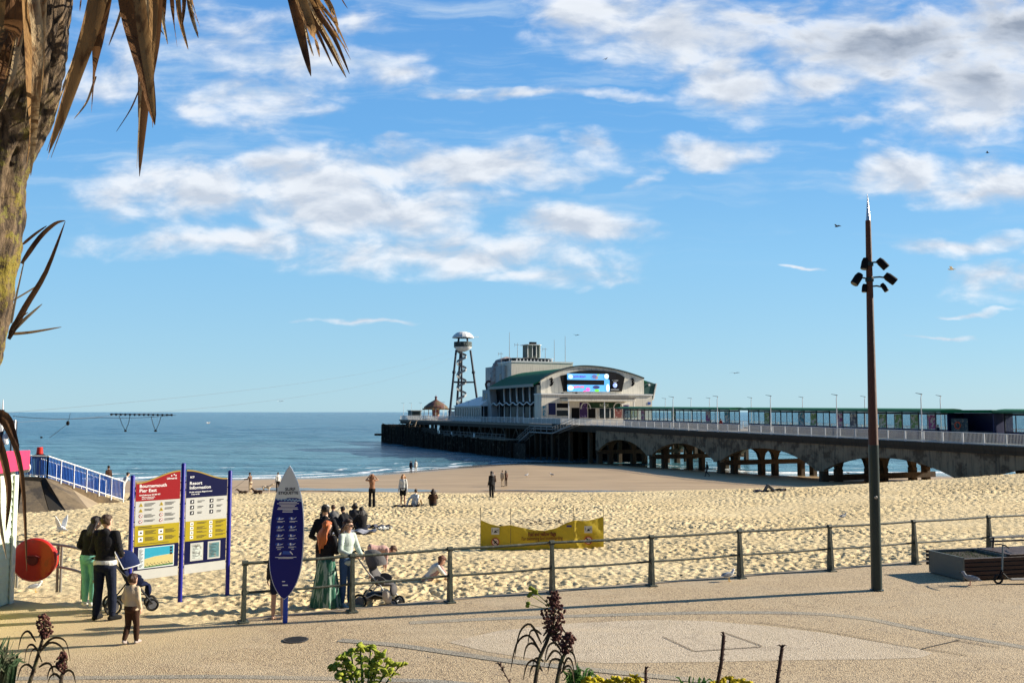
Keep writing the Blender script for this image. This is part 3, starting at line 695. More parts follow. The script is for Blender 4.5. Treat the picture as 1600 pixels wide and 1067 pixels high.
b_ = MB(); b_.box((4, 98, -6), (4.4, 150, .3)); b_.box((0.4, 150, -6),(33,150.5,.3)); b_.box((12,84,-7),(12.4,200,.3)); b_.build('blackout_screen', timber, HR)  # added dark sheets that black out the gaps under the pier head

# timber breakwater: close-set piles standing in front of the head
BR = pier_root('timber_breakwater', 'long dark breakwater of upright tarred timber piles curving round the pier head in the sea', 'breakwater')
b_ = MB(); b_.tube([(0,0,-3.3),(.02,0,0),(.03,.02,3.4)], [.31,.28,.25], 7); bp0 = b_.build('pile', timber, BR); first = True
for i in range(92):
    s = 106+(201-106)*i/91; q_ = -6.0 if s > 150 else -6+ (150-s)*.035
    top = .05 if s > 163 else -1.45-.012*(163-s)
    o = bp0 if first else bp0.copy()
    if not first: COL.objects.link(o); o.parent = BR
    first = False
    o.location = (q_+rnd.uniform(-.07,.07), s, top-3.4+rnd.uniform(-.34,.3)); o.rotation_euler = (R(rnd.uniform(-1.5,1.5)), R(rnd.uniform(-1.5,1.5)), rnd.random()*6)
b_ = MB(); b_.box((-5.62,150,-6.8),(-5.45,201,-.25)); b_.prism([(-4.0,100),(-5.65,149),(-5.5,149),(-3.85,100)],'z',-6.8,-2.3); b_.build('sheeting', timber, BR)
b_ = MB(); b_.box((-5.72,163,-3.1),(-5.66,201.2,-2.7)); b_.box((-6.2,201.3,-6.8),(8,201.7,.0)); b_.build('waling', timber, BR)
for (a, b__) in ((203.0, -6.5),):
    b_ = MB(); b_.box((-8.4, 200.4, -3.2), (-6.0, 200.9, -2.6)); b_.build('fender_beam', timber, BR)
# lower landing stage walkway
LS = pier_root('landing_stage', 'low timber walkway with rails between the breakwater and the pier head', 'landing stage')
b_ = MB(); b_.box((-5.0,108,-2.0),(-.5,170,-1.8)); b_.build('walkway', mat('weathered_timber', (.16,.125,.085), .9), LS)
b_ = MB()
for k_ in range(26): b_.box((-5.0,108+2.4*k_,-1.8),(-4.9,108.1+2.4*k_,-.8))
b_.tube([(-4.95,108,-.8),(-4.95,170,-.8)], .05, 5); b_.tube([(-4.95,108,-1.3),(-4.95,170,-1.3)], .04, 5); b_.build('rail', mat('grey_steel', (.22,.21,.19), .6), LS)
for k_, s in enumerate((125, 140, 152)):
    b_ = MB(); b_.box((-5.1,s,-1.7),(-5.03,s+.7,-.9)); b_.build('notice', white, LS)
b_ = MB()   # timber dolphin legs rising beside the deck
for s in (176, 182): b_.tube([(-5,s-3.5,-1.5),(-3,s,1.3)], .18, 6); b_.tube([(-5,s+3.5,-1.5),(-3,s,1.3)], .18, 6)
b_.build('raking_strut', mat('weathered_timber', (.16,.125,.085), .9), LS)
# steps down from the deck
SR = pier_root('access_steps', 'grey railed steps leading down from the pier deck beside the theatre entrance', 'steps')
gs = mat('grey_steel', (.22,.21,.19), .6)
sA = on_q(898, 655, -1.5)[0]; sB = on_q(868, 676, -1.5)[0]; sC = on_q(832, 676, -1.5)[0]; sD = on_q(812, 690, -1.5)[0]
z1 = on_q(868, 676, -1.5)[1]; z2 = on_q(812, 692, -1.5)[1]
def flight(a, za, b__, zb, n_, nm='tread'):
    b_ = MB()
    for i in range(n_):
        t = i/n_; s = a+(b__-a)*t; z = za+(zb-za)*t; w_ = (b__-a)/n_; b_.box((-2.1, s, z-.06), (-.9, s+w_*.95, z))
    b_.build(nm, gs, SR)
    b_ = MB()
    for q_ in (-2.1, -.85):
        b_.tube([(q_,a,za+1.05),(q_,b__,zb+1.05)], .045, 6); b_.tube([(q_,a,za+.6),(q_,b__,zb+.6)], .035, 6); b_.tube([(q_,a,za-.1),(q_,b__,zb-.1)], .09, 6)
        for i in range(n_//2+1): t = 2*i/n_; b_.tube([(q_,a+(b__-a)*t,za+(zb-za)*t-.1),(q_,a+(b__-a)*t,za+(zb-za)*t+1.05)], .035, 5)
    b_.build('handrail', mat('light_grey_steel', (.42,.40,.36), .6), SR)
flight(sA, dz(95), sB, z1, 14); flight(sB, z1, sC, z1+.01, 8, 'landing'); flight(sC, z1, sD, z2, 12)
b_ = MB()
for s in (sB, (sB+sC)/2, sC): b_ = MB(); b_.box((-2.2,s-.1,-6.5),(-2.0,s+.1,z1-.12)); b_.box((-.95,s-.1,-6.5),(-.75,s+.1,z1-.12)); b_.box((-2.2,s-.09,z1-.115),(-.75,s+.09,z1-.065)); b_.build('support_trestle', concd, SR)

# ============================================================ THEATRE
TS = 113.0
TH = pier_root('pier_theatre', 'cream pier theatre with curved gable, big video screen and black wall of white fins', 'theatre')
qL = on_s(845, 600, TS)[0]; qR = on_s(1006, 600, TS)[0]; qC = (qL+qR)/2-.6
zL = on_s(845, 594, TS)[1]; zRt = on_s(1006, 592, TS)[1]; zT = on_s(905, 572.5, TS)[1]
base = dz(113)-.04; SD = on_q(752, 620, qL)[0]; 
N = 24; arc = []
for i in range(N+1):
    t = i/N; x = qL+(qR-qL)*t; zz = zT-(zT-zL)*(abs((x-(qL+(qR-qL)*.42))/((qR-qL)*(.42 if x < qL+(qR-qL)*.42 else .58)))**2.0)*(1.0 if x < qL+(qR-qL)*.42 else (zT-zRt)/(zT-zL))
    arc.append((x, zz))
vv = []
for x, z in arc: vv += [(x, TS, base), (x, TS, z), (x, TS+.4, base), (x, TS+.4, z)]
ff = [(0,1,3,2), tuple(4*N+j for j in (0,1,3,2))]
for i in range(N): o = 4*i; ff += [(o,o+4,o+5,o+1),(o+2,o+6,o+7,o+3),(o+1,o+5,o+7,o+3)]
b_ = MB(); b_.add(vv, ff); b_.build('gable_wall', cream, TH)
# dark coping along the curved gable, and barrel roof behind
b_ = MB(); vv = []
for x, z in arc: vv += [(x, TS-.25, z+.02), (x, TS-.25, z+.28), (x, TS+.45, z+.28), (x, TS+.45, z+.02)]
ff = [(0,1,2,3)]+[tuple(4*N+j for j in range(4))]
for i in range(N):
    for j in range(4): k_ = (j+1) % 4; ff.append((4*i+j, 4*i+4+j, 4*i+4+k_, 4*i+k_))
b_.add(vv, ff); b_.build('coping', mat('dark_coping', (.03,.05,.05), .6), TH)
SE = on_q(764, 600, qL-1.2)[0]
b_ = MB(); vv = []
ext = [(qL-1.5, zL-.75)]+arc+[(qR+1.0, zRt-.6)]
for x, z in ext: vv += [(x, TS+.46, z-.03), (x, TS+.46, z-.3), (x, SE, z-.33), (x, SE, z-.03)]
n_ = len(ext)-1; ff = [(0,1,2,3), tuple(4*n_+j for j in range(4))]
for i in range(n_):
    for j in range(4): k_ = (j+1) % 4; ff.append((4*i+j, 4*i+4+j, 4*i+4+k_, 4*i+k_))
b_.add(vv, ff); b_.build('roof', green, TH, smooth=True)
b_ = MB(); b_.box((qL-1.56, TS+.5, zL-1.3), (qL-1.42, SE, zL-.72)); b_.build('gutter', mat('gutter_cream', (.45,.43,.36), .7), TH)
# side wall
b_ = MB(); b_.box((qL+.4, TS+.41, base), (qL+.8, SD-2, zL-.4)); b_.build('side_wall', black, TH)
b_ = MB(); b_.box((qL-.9, TS+.0, base), (qL-.05, TS+.9, zL-1.0)); b_.build('corner_pier', mat('grey_green_render', (.10,.12,.115), .8), TH)
for px in (782.5, 792, 802, 812, 822, 831.5):
    s = on_q(px, 620, qL-.6)[0]
    b_ = MB(); z0, z1_ = base+4.3, zL-1.15
    b_.add([(qL+.0,s-.05,z1_),(qL+.38,s-.05,z1_),(qL+.38,s+.05,z1_),(qL+.0,s+.05,z1_),(qL+.25,s-.36,z0),(qL+.38,s-.36,z0),(qL+.38,s+.36,z0),(qL+.25,s+.36,z0)], [(3,2,1,0),(4,5,6,7),(0,1,5,4),(1,2,6,5),(2,3,7,6),(3,0,4,7)])
    b_.build('fin', white, TH)
    b_ = MB(); b_.add([(qL+.25,s-.1,base+3.6),(qL+.38,s-.1,base+3.6),(qL+.38,s+.1,base+3.6),(qL+.25,s+.1,base+3.6),(qL+.25,s-.3,base),(qL+.38,s-.3,base),(qL+.38,s+.3,base),(qL+.25,s+.3,base)], [(3,2,1,0),(4,5,6,7),(0,1,5,4),(1,2,6,5),(2,3,7,6),(3,0,4,7)]); b_.build('lower_fin', white, TH)
for i in range(6):
    s0_ = TS+1.5+i*4.2; b_ = MB(); b_.box((qL+.30, s0_, base+.4), (qL+.38, s0_+3.2, base+3.3)); b_.build('window', mat('deep_glazing', (.01,.013,.016), .4), TH)
b_ = MB(); b_.tube([(qL-1.0, TS+1+(SD-4-TS)*i/48, base+3.95+.28*math.cos(i*math.pi/3)) for i in range(49)], .14, 6); b_.build('zigzag_band', white, TH)
b_ = MB(); b_.box((qL-.8, TS+.95, base+3.62), (qL+.38, SD-2.2, base+3.72)); b_.build('balcony', black, TH)
# pale end block of the side wall
s1_, zt_ = on_q(767, 603, qL-1)
b_ = MB(); b_.prism([(SE-2.2, base), (SE+4.4, base), (SE+4.4, zL-1.3), (SE-.4, zL-1.3)], 'x', qL-1.2, qL+8); b_.build('end_block', mat('pale_grey_render', (.46,.48,.47), .8, var=.1, streak=.3), TH)
for k_ in range(2): b_ = MB(); b_.box((qL-1.24, SE+1.2+1.6*k_, base+5.2), (qL-1.19, SE+1.8+1.6*k_, base+6.6)); b_.build('slit_window', glz, TH)
# right-hand green wing
q2 = on_s(1016, 600, TS+3)[0]
b_ = MB(); b_.prism([(qR+.02, base+5), (q2-.8, base+5), (q2, zRt-1.0), (qR+.02, zRt-.1)], 'y', TS+.8, TS+9); b_.build('side_wing', mat('teal_cladding', (.02,.07,.065), .6), TH)
b_ = MB(); b_.prism([(q2-.8, base+4.7), (q2-.6, base+4.7), (q2+.3, zRt-.9), (q2+.08, zRt-.9)], 'y', TS+.6, TS+9); b_.build('wing_trim', white, TH)
b_ = MB(); b_.lathe([(.02,0),(.22,.02),(.22,.3)], 12); o = b_.build('vent_disc', white, TH); o.rotation_euler = (R(90), 0, 0); o.location = ((qR+q2)/2, TS+.8, on_s(1011, 601, TS)[1])
# lower front extension
FS = 109.5
def fq(px, py, s=FS): return on_s(px, py, s)
qa = fq(846, 640)[0]; qb = fq(1019, 640)[0]; zt = fq(900, 617)[1]; zt2 = fq(900, 620)[1]
def fbox(px0, py0, px1, py1, m_, name, th=.1, s=FS, front=0.0, lab=None):
    a, z1__ = on_s(px0, py0, s); c_, z0__ = on_s(px1, py1, s)
    b_ = MB(); b_.box((a, s-front-th, max(z0__, base)), (c_, s-front, z1__)); return b_.build(name, m_, TH)
b_ = MB(); b_.box((qa, FS, base), (qb, TS-.02, zt)); b_.build('front_block', cream, TH)
b_ = MB(); b_.box((qa-.15, FS-.2, zt+.003), (qb+.15, TS-.05, zt+.28)); b_.build('parapet', white, TH)
fbox(857, 629.5, 868, 648, navy, 'notice_board', .1); fbox(870, 630, 887.5, 637, black, 'window', .06); fbox(870, 641, 887.5, 649.5, glz, 'window', .06); fbox(848, 634, 853, 650, mat('poster_1',(.05,.25,.35),.5), 'poster', .06)
# canopy and recessed entrance
CS = FS-3.4
a0, zc1 = on_s(887, 622, CS); c0, zc0 = on_s(993, 627, CS)
b_ = MB(); b_.bbox((a0, CS, zc0), (c0, FS-.02, zc1), .08); b_.build('canopy', cream, TH)
b_ = MB(); b_.box((a0-.1, CS-.08, zc1+.003), (c0+.1, FS-.03, zc1+.16)); b_.build('canopy_edge', mat('canopy_brown', (.2,.16,.11), .8), TH)
for px in (888.5, 944.5, 990.5):
    x = on_s(px, 640, CS+.4)[0]; b_ = MB(); b_.tube([(x, CS+.4, base), (x, CS+.4, zc0)], .11, 8); b_.build('canopy_column', white, TH)
fbox(893, 637, 905, 656, black, 'side_door', .07); fbox(905.5, 628.6, 917.5, 652, mat('violet_poster', (.06,.025,.12), .5, c2=(.4,.3,.5), c2s=1.5, c2lo=.55, c2hi=.6), 'poster', .09)
fbox(918.5, 628.6, 969, 637.3, mat('dark_green_fascia', (.012,.05,.02), .6, c2=(.10,.16,.08), c2s=1.2, c2lo=.55, c2hi=.65), 'shop_fascia', .12)
fbox(919, 638, 930, 653, black, 'window', .07)
for px in (936.2, 944.6): fbox(px, 638, px+7.6, 653, glz, 'door', .06)
for px in (931, 935.3, 943.8, 952.2, 959): fbox(px, 638, px+1, 653, white, 'door_frame', .10)
fbox(954, 638, 958.5, 653, glz, 'window', .06)
fbox(960.5, 637.5, 971.5, 652.5, mat('rust_poster', (.22,.07,.06), .5, c2=(.5,.4,.35), c2s=1.6, c2lo=.55, c2hi=.6), 'poster', .07)
fbox(973.5, 633, 983, 652.5, mat('violet_poster', (.06,.025,.12), .5), 'poster', .07)
fbox(984, 639, 996, 652, mat('yellow_poster', (.42,.40,.12), .5, c2=(.1,.12,.15), c2s=1.6, c2lo=.55, c2hi=.6), 'poster', .07)
fbox(970, 629.5, 984, 632.5, white, 'sign_oval', .08); fbox(1012, 628, 1016.5, 632, mat('blue_sign', (.03,.09,.35), .5), 'notice', .06)
T_ = lambda px, py, s: Matrix.Translation((on_s(px, py, s)[0], s, on_s(px, py, s)[1])) @ Matrix.Rotation(R(90), 4, 'X')
text('ROCK', .78, mat('pale_lettering', (.6,.65,.5), .6), TH, T_(937, 635.2, FS-.125), bold=.02)
# arched pale surrounds on the fascia
for px in (915, 966):
    x, z = on_s(px, 634, FS-.14); b_ = MB(); b_.tube([(x+1.1*math.cos(t), FS-.16, z-.6+1.3*math.sin(t)) for t in [math.pi*i/10 for i in range(11)]], .12, 6); b_.build('arch_trim', white, TH)
# video screen
b_ = MB(); pts = [(875,587),(889,584),(892,581.5),(905,579.3),(925,578.6),(945,579.8),(961,582.2),(968,585),(975,589.5),(970.5,611.5),(880,611.5)]
pq = [on_s(x, y, TS) for x, y in pts]; b_.prism(pq, 'y', TS-.35, TS-.02); b_.build('screen_surround', black, TH)
def lit(name, c, e=1.3): return mat(name, c, .4, var=.05, bump=0, emis=e)
def sbox(px0, py0, px1, py1, m_, name, d0, par=None):
    a, z1__ = on_s(px0, py0, TS); c_, z0__ = on_s(px1, py1, TS); b_ = MB(); b_.box((a, TS-d0, z0__), (c_, TS-.36, z1__)); return b_.build(name, m_, par or TH)
scr = sbox(885, 583.5, 951, 612, lit('screen_sky', (.10,.36,.72), .5), 'video_screen', .46)
sbox(885, 593.2, 942.5, 601.5, mat('screen_dark', (.006,.006,.008), .4), 'dark_strip', .475, scr)
sbox(949, 583.3, 961, 593.6, mat('screen_dark', (.006,.006,.008), .4), 'dark_corner', .475, scr)
def sblob(px, py, rx, ry, m_, d=.50):
    x, z = on_s(px, py, TS); b_ = MB(); n2 = 14; b_.prism([(x+rx*.135*math.cos(i*6.283/n2), z+ry*.135*math.sin(i*6.283/n2)) for i in range(n2)], 'y', TS-d, TS-.455); return b_.build('picture_shape', m_, scr)
for (px, py, rx, ry, c) in ((890,588.5,4,3.6,(.5,.75,.95)),(915,598,0,0,None),(946,588,4,4,(.65,.85,.95)),(948,606,3,6,(.7,.9,.98)),(890,606,5,4,(.6,.85,.98)),(931,610,4.5,2,(.15,.62,.06)),(917,608.5,3.6,3,(.85,.12,.45)),(912,611,2.5,1,(.8,.1,.3)),(930,605,6,2.6,(.04,.04,.14)),(930,590,3.2,2.6,(.35,.2,.15)),(927,588.5,4,3,(.12,.12,.3)),(933,586,2.5,1.4,(.2,.45,.2)),(938,597.5,0,0,None)):
    if c: sblob(px, py, rx, ry, lit('screen_%d_%d' % (px, py), c, .5), .50+.005*(px % 5))
for (x0, y, col_, n2) in ((893, 588.6, (.12,.08,.5), 9), (895, 604.8, (.85,.12,.2), 7)):
    for i in range(n2):
        x = x0+i*2.35; sbox(x, y-1.7+.4*math.sin(i*2), x+1.5, y+1.2+.4*math.cos(i), lit('screen_letters_%d' % x0, col_, .5), 'blurred_letter', .49+.001*i, scr)
x, z = on_s(959.5, 602, TS); b_ = MB(); b_.ell((x, TS-.4, z), (.5,.12,.5)); b_.build('emblem', lit('emblem_blue', (.3,.4,.85), .6), TH)
for (y, w_) in ((594.5,10),(597,5),(608.7,13),(611,0)):
    if w_: sbox(959.5-w_/2, y-.5, 959.5+w_/2, y+.35, white, 'small_caption', .37)
# seahorse emblems
def seahorse(px, py):
    x, z = on_s(px, py, TS); k2 = .16; P = [(-1.2,4.2),(.6,5.0),(1.4,3.2),(.4,1.4),(1.2,-.6),(1.0,-2.6),(-.2,-4.2),(-1.2,-4.6),(-1.6,-3.6),(-.9,-3.2)]
    b_ = MB(); b_.tube([(x+a*k2, TS-.12, z+c_*k2) for a, c_ in P], [.12,.2,.22,.26,.30,.24,.15,.1,.08,.05], 8); b_.tube([(x-1.0*k2, TS-.12, z+4.3*k2),(x-2.7*k2, TS-.12, z+3.4*k2)], [.13,.06], 6); b_.tube([(x+1.4*k2,TS-.12,z+.6*k2),(x+2.8*k2,TS-.12,z-.4*k2)],[.1,.2],6)
    b_.build('seahorse_emblem', black, TH)
seahorse(861, 597); seahorse(988, 597.5)
for px, py in ((878.5,615),(900,614.5)): fbox(px-1.4, py-1.2, px+1.4, py+1.2, black, 'floodlight', .25, TS, .02)
x, z = on_s(895, 614, TS); 
# upper cream block, deck house and lookout
US = 143.0
a, zt = on_s(783.5, 566.5, US+6); a2, ztr = on_s(895, 568, US); zlow = zL
b_ = MB(); b_.box((on_s(799,580,US)[0], US, zL-.5), (a2, US+12, ztr)); b_.build('upper_block', cream, TH)
b_ = MB(); b_.box((on_s(799,580,US)[0]-.1, US-.1, ztr+.003), (a2+.1, US+12.1, ztr+.35)); b_.build('upper_parapet', white, TH)
b_ = MB(); sx, zz = on_q(800, 570, on_s(799,580,US)[0]); b_.box((on_s(799,580,US)[0]-.6, US+3, zL-.5), (on_s(799,580,US)[0]-.02, US+16, ztr-.6)); b_.build('annexe_wall', mat('pale_grey_render', (.46,.48,.47), .8), TH)
b_ = MB(); b_.box((on_s(799,580,US)[0]-.66, US+5, ztr-4.5), (on_s(799,580,US)[0]-.61, US+6, ztr-2.5)); b_.build('window', glz, TH)
US2 = US+3
def ubox(px0, py0, px1, py1, dep, m_, name, s=US2, par=None):
    a, z1__ = on_s(px0, py0, s); c_, z0__ = on_s(px1, py1, s); b_ = MB(); e = min(1.2, (c_-a)*.12)
    b_.prism([(a, s+e), (a+e, s), (c_-e, s), (c_, s+e), (c_, s+dep-e), (c_-e, s+dep), (a+e, s+dep), (a, s+dep-e)], 'z', z0__, z1__); return b_.build(name, m_, par or TH)
lk = ubox(803, 560.5, 866.5, 567.5, 8, glz, 'lookout_glazing'); ubox(800, 558.8, 869, 560.4, 9, white, 'lookout_roof', US2-.4, lk)
a, z1__ = on_s(803, 560.5, US2); c_, z0__ = on_s(866.5, 567.5, US2)
b_ = MB(); n2 = 11
for i in range(n2): x = a+.7+(c_-a-1.4)*i/(n2-1); b_.box((x-.14, US2-.08, z0__), (x+.14, US2-.01, z1__))
b_.box((a, US2-.1, z0__-.2), (c_, US2-.01, z0__+.15)); b_.build('mullion', white, lk)
tw = ubox(823.5, 538.8, 845.5, 559, 3.2, mat('tower_grey_green', (.13,.155,.13), .8, var=.2), 'clock_turret', US2+1.2); ubox(821.8, 537.6, 847.2, 539.2, 4.2, white, 'turret_roof', US2+.8, tw); ubox(829, 534.2, 839, 537.5, 1.2, black, 'turret_cap', US2+2, tw)
for px in (824.3, 831.5, 837.5, 843.8): ubox(px, 540, px+1, 558.5, .1, white, 'turret_trim', US2+1.08, tw)
ubox(832.8, 541.5, 837.2, 556, .08, glz, 'turret_window', US2+1.09, tw)
# helter-skelter chute curl at the left shoulder
x0_, z0_ = on_s(785, 590, US+10)
b_ = MB(); b_.tube([(x0_-2.4, US+10, zL-1), (x0_-2.2, US+10, z0_+1.8), (x0_-1.2, US+10, z0_+3.4), (x0_+1.2, US+10, z0_+4.2), (x0_+3, US+10, z0_+4)], [1.0,1.1,1.1,1.1,.9], 10); b_.build('slide_tube', mat('slide_faded_pink', (.38,.27,.24), .6, var=.3, vs_=1, c2=(.5,.5,.47), c2s=1, c2lo=.45, c2hi=.55), TH, smooth=True)
b_ = MB(); b_.tube([(x0_-3.5+.9*math.cos(t), US+10, z0_-1.8+.9*math.sin(t)) for t in [i*.6 for i in range(12)]], .3, 6); b_.build('slide_curl', mat('slide_brown', (.12,.07,.06), .6), TH, smooth=True)
# roof masts
for px, pt, pb_ in ((796,519,567),(808.5,536,566),(783,550,590),(866,531,567),(883,525,567),(852,543,560),(768.5,581,603)):
    s = US+2; x, z1__ = on_s(px, pt, s); z0__ = on_s(px, pb_, s)[1]; b_ = MB(); b_.tube([(x, s, z0__-1), (x, s, z1__)], [.09, .045], 5)
    if px in (783, 852, 808.5): b_.tube([(x-.7, s, z1__-.4), (x+.5, s, z1__-.4)], .05, 4); b_.tube([(x-.7, s, z1__-.1),(x-.7, s, z1__-.9)], .05, 4)
    b_.build('antenna_mast', mat('pole_grey', (.25,.27,.28), .5), TH)

# ============================================================ low pavilion, carousel, kiosk at the end
PV = pier_root('pavilion', 'low white glazed pavilion with a pale pitched roof between carousel and theatre', 'pavilion')
sa = on_q(752, 640, 2.2)[0]; sb_ = on_q(711, 640, 2.2)[0]; zr = on_q(735, 634.5, 2.2)[1]
b_ = MB(); b_.box((2.2, sa, base), (9, sb_, zr)); b_.build('wall', glz, PV)
b_ = MB()
for i in range(16): s = sa+(sb_-sa)*i/15; b_.box((2.1, s-.12, base), (2.19, s+.12, zr))
b_.box((2.08, sa, zr-.35), (2.19, sb_, zr)); b_.box((2.1, sa, base), (2.18, sb_, base+.7)); b_.build('frame', white, PV)
zk = on_q(748, 620, 6)[1]
b_ = MB(); b_.add([(1.6,sa-.4,zr+.004),(9.6,sa-.4,zr+.004),(9.6,sb_+.4,zr+.004),(1.6,sb_+.4,zr+.004),(5.5,sa+1,zk),(5.5,sb_-9,zk)], [(0,3,2,1),(0,1,4),(1,2,5,4),(2,3,5),(3,0,4,5)]); b_.build('roof', white, PV)
b_ = MB(); b_.box((3,sb_+.1,base),(8.5,sb_+6,zr-1.2)); b_.build('side_annexe', mat('pale_grey_render', (.46,.48,.47), .8), PV)
cs = on_q(681, 640, 9)[0]
CA = pier_root('carousel', 'small carousel with striped brown and pink conical canopy and a finial on the pier head', 'carousel', cs, 9, base)
cz = lambda py: on_q(681, py, 9)[1]-base; rr = 3.5
b_ = MB(); b_.lathe([(rr, cz(637.5)), (rr, cz(635.5)), (rr*.62, cz(630)), (.35, cz(624.5)), (.3, cz(621))], 18); co_ = b_.build('canopy', mat('carousel_canopy', (.15,.105,.055), .6, var=.3, c2=(.14,.06,.05), c2s=.5, c2lo=.5, c2hi=.55), CA)
b_ = MB(); b_.lathe([(.35, cz(621)), (.5, cz(620.2)), (.1, cz(619)), (.04, cz(616.8))], 8); b_.build('finial', mat('finial_dark', (.12,.03,.06), .5), co_)
b_ = MB(); 
for i in range(18): t = 6.283*i/18; b_.box((rr*math.cos(t)-.35, rr*math.sin(t)-.35, cz(640)), (rr*math.cos(t)+.35, rr*math.sin(t)+.35, cz(637.6)))
b_.build('rounding_board', mat('carousel_boards', (.26,.17,.08), .5, c2=(.12,.07,.05), c2s=1), CA)
b_ = MB(); b_.lathe([(1.0, .3), (1.2, cz(640))], 10); b_.build('centre_drum', mat('carousel_drum', (.3,.1,.12), .5, c2=(.5,.45,.2), c2s=2), CA)
b_ = MB(); b_.lathe([(4.0, 0), (4.0, .3)], 18); b_.build('platform', mat('carousel_boards', (.28,.16,.05)), CA)
for i in range(10):
    t = 6.283*i/10; b_ = MB(); b_.tube([(3.6*math.cos(t), 3.6*math.sin(t), .3), (3.6*math.cos(t), 3.6*math.sin(t), cz(640))], .07, 6); b_.build('pole', white, CA)
ks = on_q(645, 640, 5)[0]
KI = pier_root('kiosk', 'small grey-green kiosk at the seaward end of the pier, left of the carousel', 'kiosk', ks-2, 5, base)
b_ = MB(); b_.box((-1.5,-2,0),(1.5,2,2.5)); b_.build('body', mat('kiosk_teal', (.07,.13,.13), .6), KI)
b_ = MB(); b_.bbox((-1.8,-2.3,2.503),(1.8,2.3,2.72)); b_.build('roof', mat('pale_grey_render', (.46,.48,.47), .8), KI)
b_ = MB(); b_.box((-1.0,-2.06,1.0),(1.0,-2.01,2.1)); b_.build('hatch', glz, KI)
b_ = MB(); b_.box((-1.56,-1.2,0),(-1.51,-.2,2.1)); b_.build('door', steel, KI)

# ============================================================ zip-wire tower with spiral stair
ts_, _ = on_q(723, 600, 10)
TW = pier_root('zip_wire_tower', 'tall three-legged steel tower with white dome roof and spiral stair on the pier head', 'tower', ts_, 10, base)
tz = lambda py: on_q(723, py, 10)[1]-base; mpx = (on_q(723, 600, 10)[1]-on_q(723, 601, 10)[1])
H1 = tz(547)
legs = []
for i, (dx, dy, tx, ty) in enumerate(((-23*mpx, -.5, -11*mpx, 0), (25.5*mpx, -1.5, 11.5*mpx, -.5), (-2*mpx, 4.5, 0, 2.0))):
    b_ = MB(); b_.tube([(dx, dy, 0), (tx, ty, H1)], [.34, .30], 8); t = .37; 
    for t in (.12, .68): p = Vector((dx, dy, 0)).lerp(Vector((tx, ty, H1)), t); b_.tube([p-Vector((0,0,.35)), p+Vector((0,0,.35))], .48, 8)
    b_.build('leg', steel, TW); legs.append((Vector((dx,dy,0)), Vector((tx,ty,H1))))
for t in (.16, .54, ):
    b_ = MB()
    for a, c_ in ((0,1),(1,2),(2,0)): b_.tube([legs[a][0].lerp(legs[a][1], t), legs[c_][0].lerp(legs[c_][1], t)], .22, 6)
    b_.build('ring_brace', steel, TW)
b_ = MB(); b_.tube([(0,1,0),(0,1,H1)], .28, 8); b_.build('stair_column', steel, TW)
b_ = MB(); nt = 120; rt_ = 1.35
for i in range(nt):
    t0, t1_ = i/nt*2*math.pi*5.5, (i+1.0)/nt*2*math.pi*5.5; z = H1*i/nt
    b_.add([(0,1,z),(rt_*math.cos(t0),1+rt_*math.sin(t0),z),(rt_*math.cos(t1_),1+rt_*math.sin(t1_),z),(0,1,z-.06),(rt_*math.cos(t0),1+rt_*math.sin(t0),z-.06),(rt_*math.cos(t1_),1+rt_*math.sin(t1_),z-.06)], [(0,1,2),(3,5,4),(1,2,5,4),(0,1,4,3),(0,2,5,3)])
b_.build('spiral_steps', mat('light_grey_steel', (.42,.40,.36), .6), TW)
b_ = MB(); vv = []
for i in range(nt+1):
    t0 = i/nt*2*math.pi*5.5; z = H1*i/nt; c_, s_ = math.cos(t0), math.sin(t0)
    vv += [((rt_)*c_, 1+(rt_)*s_, z), ((rt_)*c_, 1+rt_*s_, z+.6), ((rt_+.04)*c_, 1+(rt_+.04)*s_, z+.6), ((rt_+.04)*c_, 1+(rt_+.04)*s_, z)]
ff = []
for i in range(nt):
    for j in range(4): k_ = (j+1) % 4; ff.append((4*i+j, 4*i+4+j, 4*i+4+k_, 4*i+k_))
b_.add(vv, ff); b_.build('stair_balustrade', mat('stair_mesh_white', (.30,.32,.33), .5, var=.3, vs_=3), TW)
rb = 14.2*mpx
b_ = MB(); b_.lathe([(.6, tz(549.5)), (rb*.7, tz(546.5)), (rb*.98, tz(543.2)), (rb, tz(542.4)), (rb*.3, tz(542.3))], 20); b_.build('basket_bowl', white, TW, smooth=True)
b_ = MB(); b_.lathe([(rb, tz(542.3)), (rb, tz(534.5)), (rb-.12, tz(534.5)), (rb-.12, tz(542.3))], 14); b_.build('basket_rail', mat('basket_mesh', (.04,.055,.05), .6, c2=(.3,.32,.3), c2s=2, c2lo=.55, c2hi=.6), TW)
for t in (.3, 2.2, 3.6, 5.2):
    b_ = MB(); b_.tube([(rb*.72*math.cos(t), rb*.72*math.sin(t), tz(542)), (rb*.6*math.cos(t), rb*.6*math.sin(t), tz(527.5))], .2, 7); b_.build('roof_post', steel, TW)
rd = 17*mpx
b_ = MB(); b_.lathe([(rd, tz(528.2)), (rd*1.0, tz(527)), (rd*.86, tz(523.6)), (rd*.6, tz(520.2)), (rd*.3, tz(518.6)), (.05, tz(518.2))], 16); b_.build('dome_roof', white, TW)
b_ = MB(); b_.tube([(rd*.95, 0, tz(526.5)), (rd+1.6, 0, tz(526))], .07, 5); b_.build('zip_arm', white, TW)
